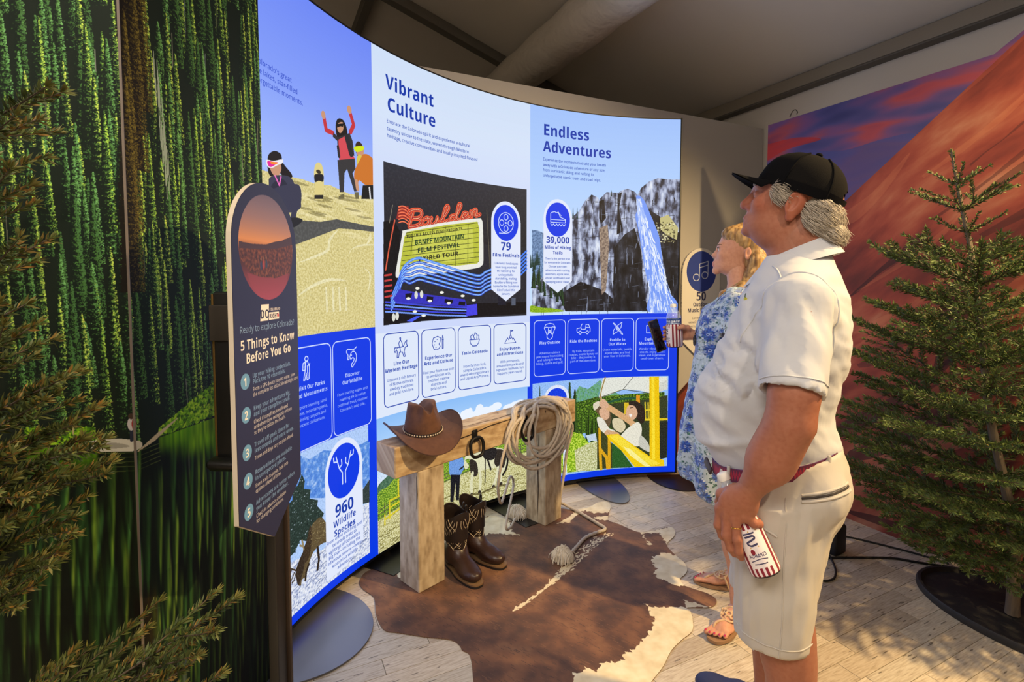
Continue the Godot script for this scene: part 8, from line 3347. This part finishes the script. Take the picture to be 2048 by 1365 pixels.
	A.append_array(chain([Vector3(-0.185, 1.205, -0.022), Vector3(-0.185, 1.226, 0.004), Vector3(-0.205, 1.232, 0.028), Vector3(-0.222, 1.226, 0.040)], [0.013, 0.0105, 0.0095, 0.008], 0.008))
	var hand := sdf_mesh(A, 0.004)
	var A2 := [ell(Vector3(0.005, 0.745, zc + 0.18), Vector3(0.018, 0.042, 0.032), 0.012), cap(Vector3(0.012, 0.82, zc + 0.18), Vector3(0.008, 0.77, zc + 0.18), 0.022, 0.020, 0.015)]
	for k in 4:
		var o := Vector3(0.0, 0.712, zc + 0.156 + k * 0.016)
		A2.append_array(chain([o, o + Vector3(-0.004, -0.034, 0), o + Vector3(0.004, -0.060, 0), o + Vector3(0.014, -0.072, 0)], [0.0088, 0.0082, 0.0075, 0.0065], 0.005))
	A2.append_array(chain([Vector3(0.0, 0.77, zc + 0.155), Vector3(-0.014, 0.74, zc + 0.14), Vector3(-0.014, 0.71, zc + 0.136)], [0.011, 0.0095, 0.008], 0.008))
	var hand2 := sdf_mesh(A2, 0.005)
	# feet
	var feet := []
	for q in [[Vector3(0.042, 0, 0.172), -0.98, 1.0], [Vector3(0.05, 0, -0.082), 0.06, -1.0]]:
		var c: Vector3 = q[0]
		var b := Basis(Vector3.UP, -(q[1] as float))
		if q[1] < 0:
			b = Basis(Vector3.UP, 1.02)
		var G := [cap(c + b * Vector3(0.012, 0.058, 0), c + b * Vector3(-0.02, 0.055, 0), 0.030, 0.032, 0.02), ell(c + b * Vector3(0.028, 0.040, 0), Vector3(0.030, 0.026, 0.027), 0.02, b), cap(c + b * Vector3(-0.02, 0.055, 0), c + b * Vector3(-0.11, 0.034, 0), 0.032, 0.018, 0.02), ell(c + b * Vector3(-0.105, 0.031, 0), Vector3(0.045, 0.017, 0.040), 0.02, b)]
		for k in 5:
			var z: float = (-0.030 + k * 0.0155) * (q[2] as float)
			var far_: float = [-0.180, -0.178, -0.170, -0.161, -0.150][k]
			G.append(cap(c + b * Vector3(-0.125, 0.030, z * 0.95), c + b * Vector3(far_, 0.026, z * 1.05), 0.0085, 0.0095 if k == 0 else 0.0072, 0.003))
		feet.append(sdf_mesh(G, 0.0042, null, func(p: Vector3, d: float) -> float: return maxf(d, 0.0165 - p.y)))
		sandal(t, c, b, q[2])
	part("body", sum_mesh([body, head, hand, hand2, feet[0], feet[1]]), skin, t)
	for s in [-1.0, 1.0]:
		var ey := MB.new()
		ey.lathe([[0.0, 0.009], [0.006, 0.0065], [0.009, 0.0], [0.0, -0.009]], 14, Transform3D(Basis(Vector3(0, 0, 1), PI / 2 - 0.15), Vector3(-0.0560, 1.5745, s * 0.028)))
		part("eye", ey.mesh(), mat(rgb(220, 212, 206), 0.2), t)
		var ir := MB.new()
		ir.lathe([[0.0, 0.0096], [0.0042, 0.0084]], 12, Transform3D(Basis(Vector3(0, 0, 1), PI / 2 - 0.15), Vector3(-0.0560, 1.5745, s * 0.028)))
		part("iris", ir.mesh(), mat(rgb(50, 46, 44), 0.2), t)
		var br := MB.new()
		br.tube(curve([Vector3(-0.066, 1.590, s * 0.012), Vector3(-0.064, 1.596, s * 0.028), Vector3(-0.050, 1.593, s * 0.044)], 4), 0.0017, 5)
		part("eyebrow", br.mesh(), mat(rgb(112, 84, 56), 0.8), t)
		var la := MB.new()
		la.tube(curve([Vector3(-0.066, 1.580, s * 0.018), Vector3(-0.067, 1.583, s * 0.028), Vector3(-0.060, 1.580, s * 0.040)], 4), 0.0013, 5)
		part("eyelash", la.mesh(), mat(rgb(40, 30, 26), 0.8), t)
	# hair
	var hm := mat(rgb(192, 156, 98), 0.5)
	hm.vertex_color_use_as_albedo = true
	var nz := noise3(461, 70.0)
	var hs := [ell(Vector3(0.050, 1.612, 0), Vector3(0.090, 0.080, 0.079), 0.02), ell(Vector3(0.085, 1.540, 0), Vector3(0.055, 0.085, 0.074), 0.03)]
	for s in [-1.0, 1.0]:
		hs.append(ell(Vector3(0.000, 1.640, s * 0.034), Vector3(0.052, 0.034, 0.036), 0.02))
		hs.append_array(chain([Vector3(0.090, 1.52, s * 0.058), Vector3(0.075, 1.45, s * 0.066), Vector3(0.030, 1.40, s * 0.078 + 0.015), Vector3(-0.035, 1.375, s * 0.070 + 0.015), Vector3(-0.062, 1.335, s * 0.055 + 0.02)], [0.036, 0.032, 0.024, 0.018, 0.008], 0.02))
	hs.append(cut_ell(Vector3(-0.075, 1.560, 0), Vector3(0.070, 0.075, 0.075), 0.01))
	var shag := func(p: Vector3, n: Vector3) -> Vector3: return p + n * 0.004 * nz.get_noise_3d(p.x - p.y * 0.2, (p.x * 0.3 + p.y) * 0.2, p.z * 1.6)
	var shade := func(p: Vector3) -> Color: return Color(1, 1, 1).lerp(Color(0.30, 0.23, 0.17), clampf(0.58 + 1.1 * nz.get_noise_3d(p.x * 0.9, p.y * 0.14, p.z * 1.4), 0, 1))
	part("hair", sdf_mesh(hs, 0.0065, shag, null, shade), hm, t)
	print("    woman body ", Time.get_ticks_msec())
	# dress
	var dm := texmat(dress_image(), 0.8, 3.0)
	dm.rim_enabled = true
	dm.rim = 0.2
	var D := [lofted([[0.475, -0.02, 0.172, 0.215, 0.05], [0.60, -0.035, 0.180, 0.205, 0.05], [0.75, -0.030, 0.176, 0.190, 0.045], [0.90, -0.020, 0.168, 0.178, 0.04], [1.02, -0.012, 0.156, 0.165, 0.035], [1.12, -0.010, 0.142, 0.155, zc], [1.22, -0.020, 0.130, 0.158, zc], [1.31, -0.012, 0.112, 0.160, zc], [1.365, 0.015, 0.078, 0.140, zc], [1.40, 0.028, 0.056, 0.085, zc]], 0.03)]
	for s in [-1.0, 1.0]:
		D.append(cap(Vector3(0.02, 1.368, zc + s * 0.06), Vector3(0.022, 1.338, zc + s * 0.140), 0.045, 0.052, 0.03))
		D.append(cone(Vector3(0.022, 1.345, zc + s * 0.135), Vector3(0.012 if s > 0 else 0.0, 1.205, zc + s * 0.185), 0.050, 0.068, 0.03))
		D.append(cut_cone(Vector3(0.016, 1.25, zc + s * 0.168), Vector3(0.010, 1.19, zc + s * 0.19), 0.052, 0.064))
	D.append(cut_cap(Vector3(-0.02, 1.44, zc), Vector3(-0.09, 1.335, zc), 0.050, 0.012, 0.006))
	D.append(cut_cap(Vector3(0.024, 1.39, zc), Vector3(0.02, 1.47, zc), 0.052, 0.07, 0.004))
	var n1 := noise3(463, 4.0, 2)
	var pleats := func(p: Vector3, n: Vector3) -> Vector3:
		var a := atan2(p.z - 0.04, p.x)
		var low := smoothstep(1.15, 0.6, p.y)
		var w := sin(a * 13.0 + 2.0 * n1.get_noise_3d(p.x, p.y * 0.6, p.z)) * 0.5 + 0.5 * sin(a * 7.0 + 1.0)
		return p + n * (0.016 * w * low + 0.006 * n1.get_noise_3d(p.x * 3.0, p.y * 2.0, p.z * 3.0))
	var hemcut := func(p: Vector3, d: float) -> float: return maxf(d, 0.49 + 0.11 * smoothstep(0.05, -0.20, p.x) + 0.02 * sin(p.z * 20.0) - p.y)
	part("dress", sdf_mesh(D, 0.0105, pleats, hemcut), dm, t)
	# bracelets, necklace, glasses cord
	for k in 3:
		var bg := MB.new()
		var pts := []
		var c := Vector3(-0.150 + k * 0.011, 1.1855 - k * 0.003, -0.040 - k * 0.006)
		for i in 24:
			var a := TAU * i / 24.0
			pts.append(c + Vector3(0.004 * sin(a + k), cos(a) * 0.029, sin(a) * 0.029))
		bg.tube(pts, 0.003, 6, false, true)
		part("bracelet", bg.mesh(), mat(rgb(214, 168, 84), 0.25, 1.0), t)
	var nk := MB.new()
	nk.tube(curve([Vector3(0.02, 1.43, zc + 0.045), Vector3(-0.020, 1.405, zc + 0.045), Vector3(-0.052, 1.365, zc + 0.022), Vector3(-0.066, 1.345, zc), Vector3(-0.052, 1.365, zc - 0.022), Vector3(-0.02, 1.405, zc - 0.045)], 6), 0.0012, 5)
	part("necklace", nk.mesh(), mat(rgb(206, 190, 150), 0.3, 0.8), t)
	var co := MB.new()
	co.tube(curve([Vector3(0.03, 1.425, zc + 0.052), Vector3(-0.03, 1.385, zc + 0.082), Vector3(-0.085, 1.325, zc + 0.085), Vector3(-0.125, 1.255, zc + 0.070), Vector3(-0.150, 1.205, zc + 0.055)], 8), 0.0022, 5)
	part("glasses_cord", co.mesh(), mat(rgb(40, 32, 34), 0.5), t)
	var gs := MB.new()
	for s in [-1.0, 1.0]:
		var pts := []
		for i in 20:
			var a := TAU * i / 20.0
			pts.append(Vector3(-0.152 + 0.004 * sin(a), 1.178 + cos(a) * 0.020, zc + 0.052 + s * 0.026 + sin(a) * 0.023))
		gs.tube(pts, 0.0026, 6, false, true)
	part("glasses", gs.mesh(), mat(rgb(34, 28, 30), 0.3), t)
	# bottle and phone
	var wt := t.transform
	bottle("bottle", "small water bottle with blue label in a red striped sleeve above the phone hand", wt * Vector3(-0.240, 1.135, 0.0), wt * Vector3(-0.250, 1.332, 0.0), 2.6, true)
	var ph := thing("phone", "dark smartphone held upright beside the small water bottle", "phone", wt * Vector3(-0.297, 1.112, -0.004))
	var pb := Basis(Vector3.UP, deg_to_rad(-22.0)) * Basis(Vector3(0, 0, 1), 0.31) * Basis(Vector3.UP, 1.05)
	var body_ := MB.new()
	body_.box(Vector3(0.072, 0.150, 0.0085), Transform3D(pb, pb * Vector3(0, 0.075, 0)), 0.003)
	part("case", body_.mesh(), mat(rgb(40, 38, 42), 0.4), ph)
	var scr := MB.new()
	scr.box(Vector3(0.066, 0.143, 0.0006), Transform3D(pb, pb * Vector3(0, 0.075, 0.0045)))
	part("screen", scr.mesh(false), mat(rgb(16, 14, 22), 0.1), ph)
	var lens := MB.new()
	lens.box(Vector3(0.024, 0.028, 0.002), Transform3D(pb, pb * Vector3(0.018, 0.126, -0.0052)), 0.001)
	part("camera_bump", lens.mesh(), mat(rgb(30, 28, 32), 0.3), ph)

func sandal(t: Node3D, c: Vector3, b: Basis, side: float) -> void:
	var tan_ := mat(rgb(206, 172, 132), 0.6)
	var op := PackedVector2Array()
	for i in 36:
		var a := TAU * i / 36.0
		var x := cos(a) * 0.128 - 0.068
		var w := 0.034 + 0.015 * smoothstep(-0.02, -0.14, x) - 0.006 * exp(-pow((x + 0.04) / 0.04, 2.0))
		op.append(Vector2(x, signf(sin(a)) * pow(absf(sin(a)), 0.7) * w))
	var so := MB.new()
	so.slab(op, 0.012, Transform3D(b * Basis(Vector3.RIGHT, Vector3(0, 0, -1), Vector3.UP), c + Vector3(0, 0.016, 0)), Rect2(0, 0, 1, 1))
	var sandal_ := part("sandal", so.mesh(true, 0.8), mat(rgb(150, 116, 84), 0.6), t)
	# round openwork medallion over the instep
	var mc := c + b * Vector3(-0.068, 0.072, 0)
	var nb := b * Basis(Vector3(0, 0, 1), 0.42)
	var md := MB.new()
	for rr in [0.0335, 0.011]:
		var pts := []
		for i in 30:
			var a := TAU * i / 30.0
			pts.append(mc + nb * Vector3(cos(a) * rr, -0.35 * pow(sin(a) * rr, 2.0) / 0.033, sin(a) * rr))
		md.tube(pts, 0.0042, 6, false, true)
	for k in 6:
		var a := TAU * k / 6.0
		var d := Vector3(cos(a), 0, sin(a))
		var s := Vector3(-sin(a), 0, cos(a))
		md.tube(curve([mc + nb * (d * 0.010), mc + nb * (d * 0.02 + s * 0.006 - Vector3(0, 0.0015, 0)), mc + nb * (d * 0.026 - s * 0.004 - Vector3(0, 0.003, 0)), mc + nb * (d * 0.033 - Vector3(0, 0.004, 0))], 3), 0.0036, 5)
	part("medallion", md.mesh(), tan_, sandal_)
	var th := MB.new()
	th.tube(curve([mc + nb * Vector3(-0.033, 0, 0), c + b * Vector3(-0.125, 0.050, -0.018 * side), c + b * Vector3(-0.142, 0.036, -0.021 * side), c + b * Vector3(-0.144, 0.018, -0.021 * side)], 5), 0.0048, 6)
	part("toe_strap", th.mesh(), tan_, sandal_)
	for s in [-1.0, 1.0]:
		var st := MB.new()
		st.tube(curve([mc + nb * Vector3(0.010, -0.004, s * 0.032), c + b * Vector3(-0.045, 0.050, s * 0.044), c + b * Vector3(-0.035, 0.018, s * 0.036)], 5), 0.0045, 6)
		part("side_strap", st.mesh(), tan_, sandal_)
	for k in 5:
		var z: float = (-0.030 + k * 0.0155) * side * 1.05
		var far_: float = [-0.180, -0.178, -0.170, -0.161, -0.150][k]
		var nl := MB.new()
		nl.lathe([[0.0, 0.002], [0.0035, 0.0016], [0.005, 0.0]], 8, Transform3D(b * Basis(Vector3(0, 0, 1), 0.5), c + b * Vector3(far_ - 0.003, 0.0335 if k else 0.0355, z)))
		part("toenail", nl.mesh(), mat(rgb(190, 40, 76), 0.25), t)
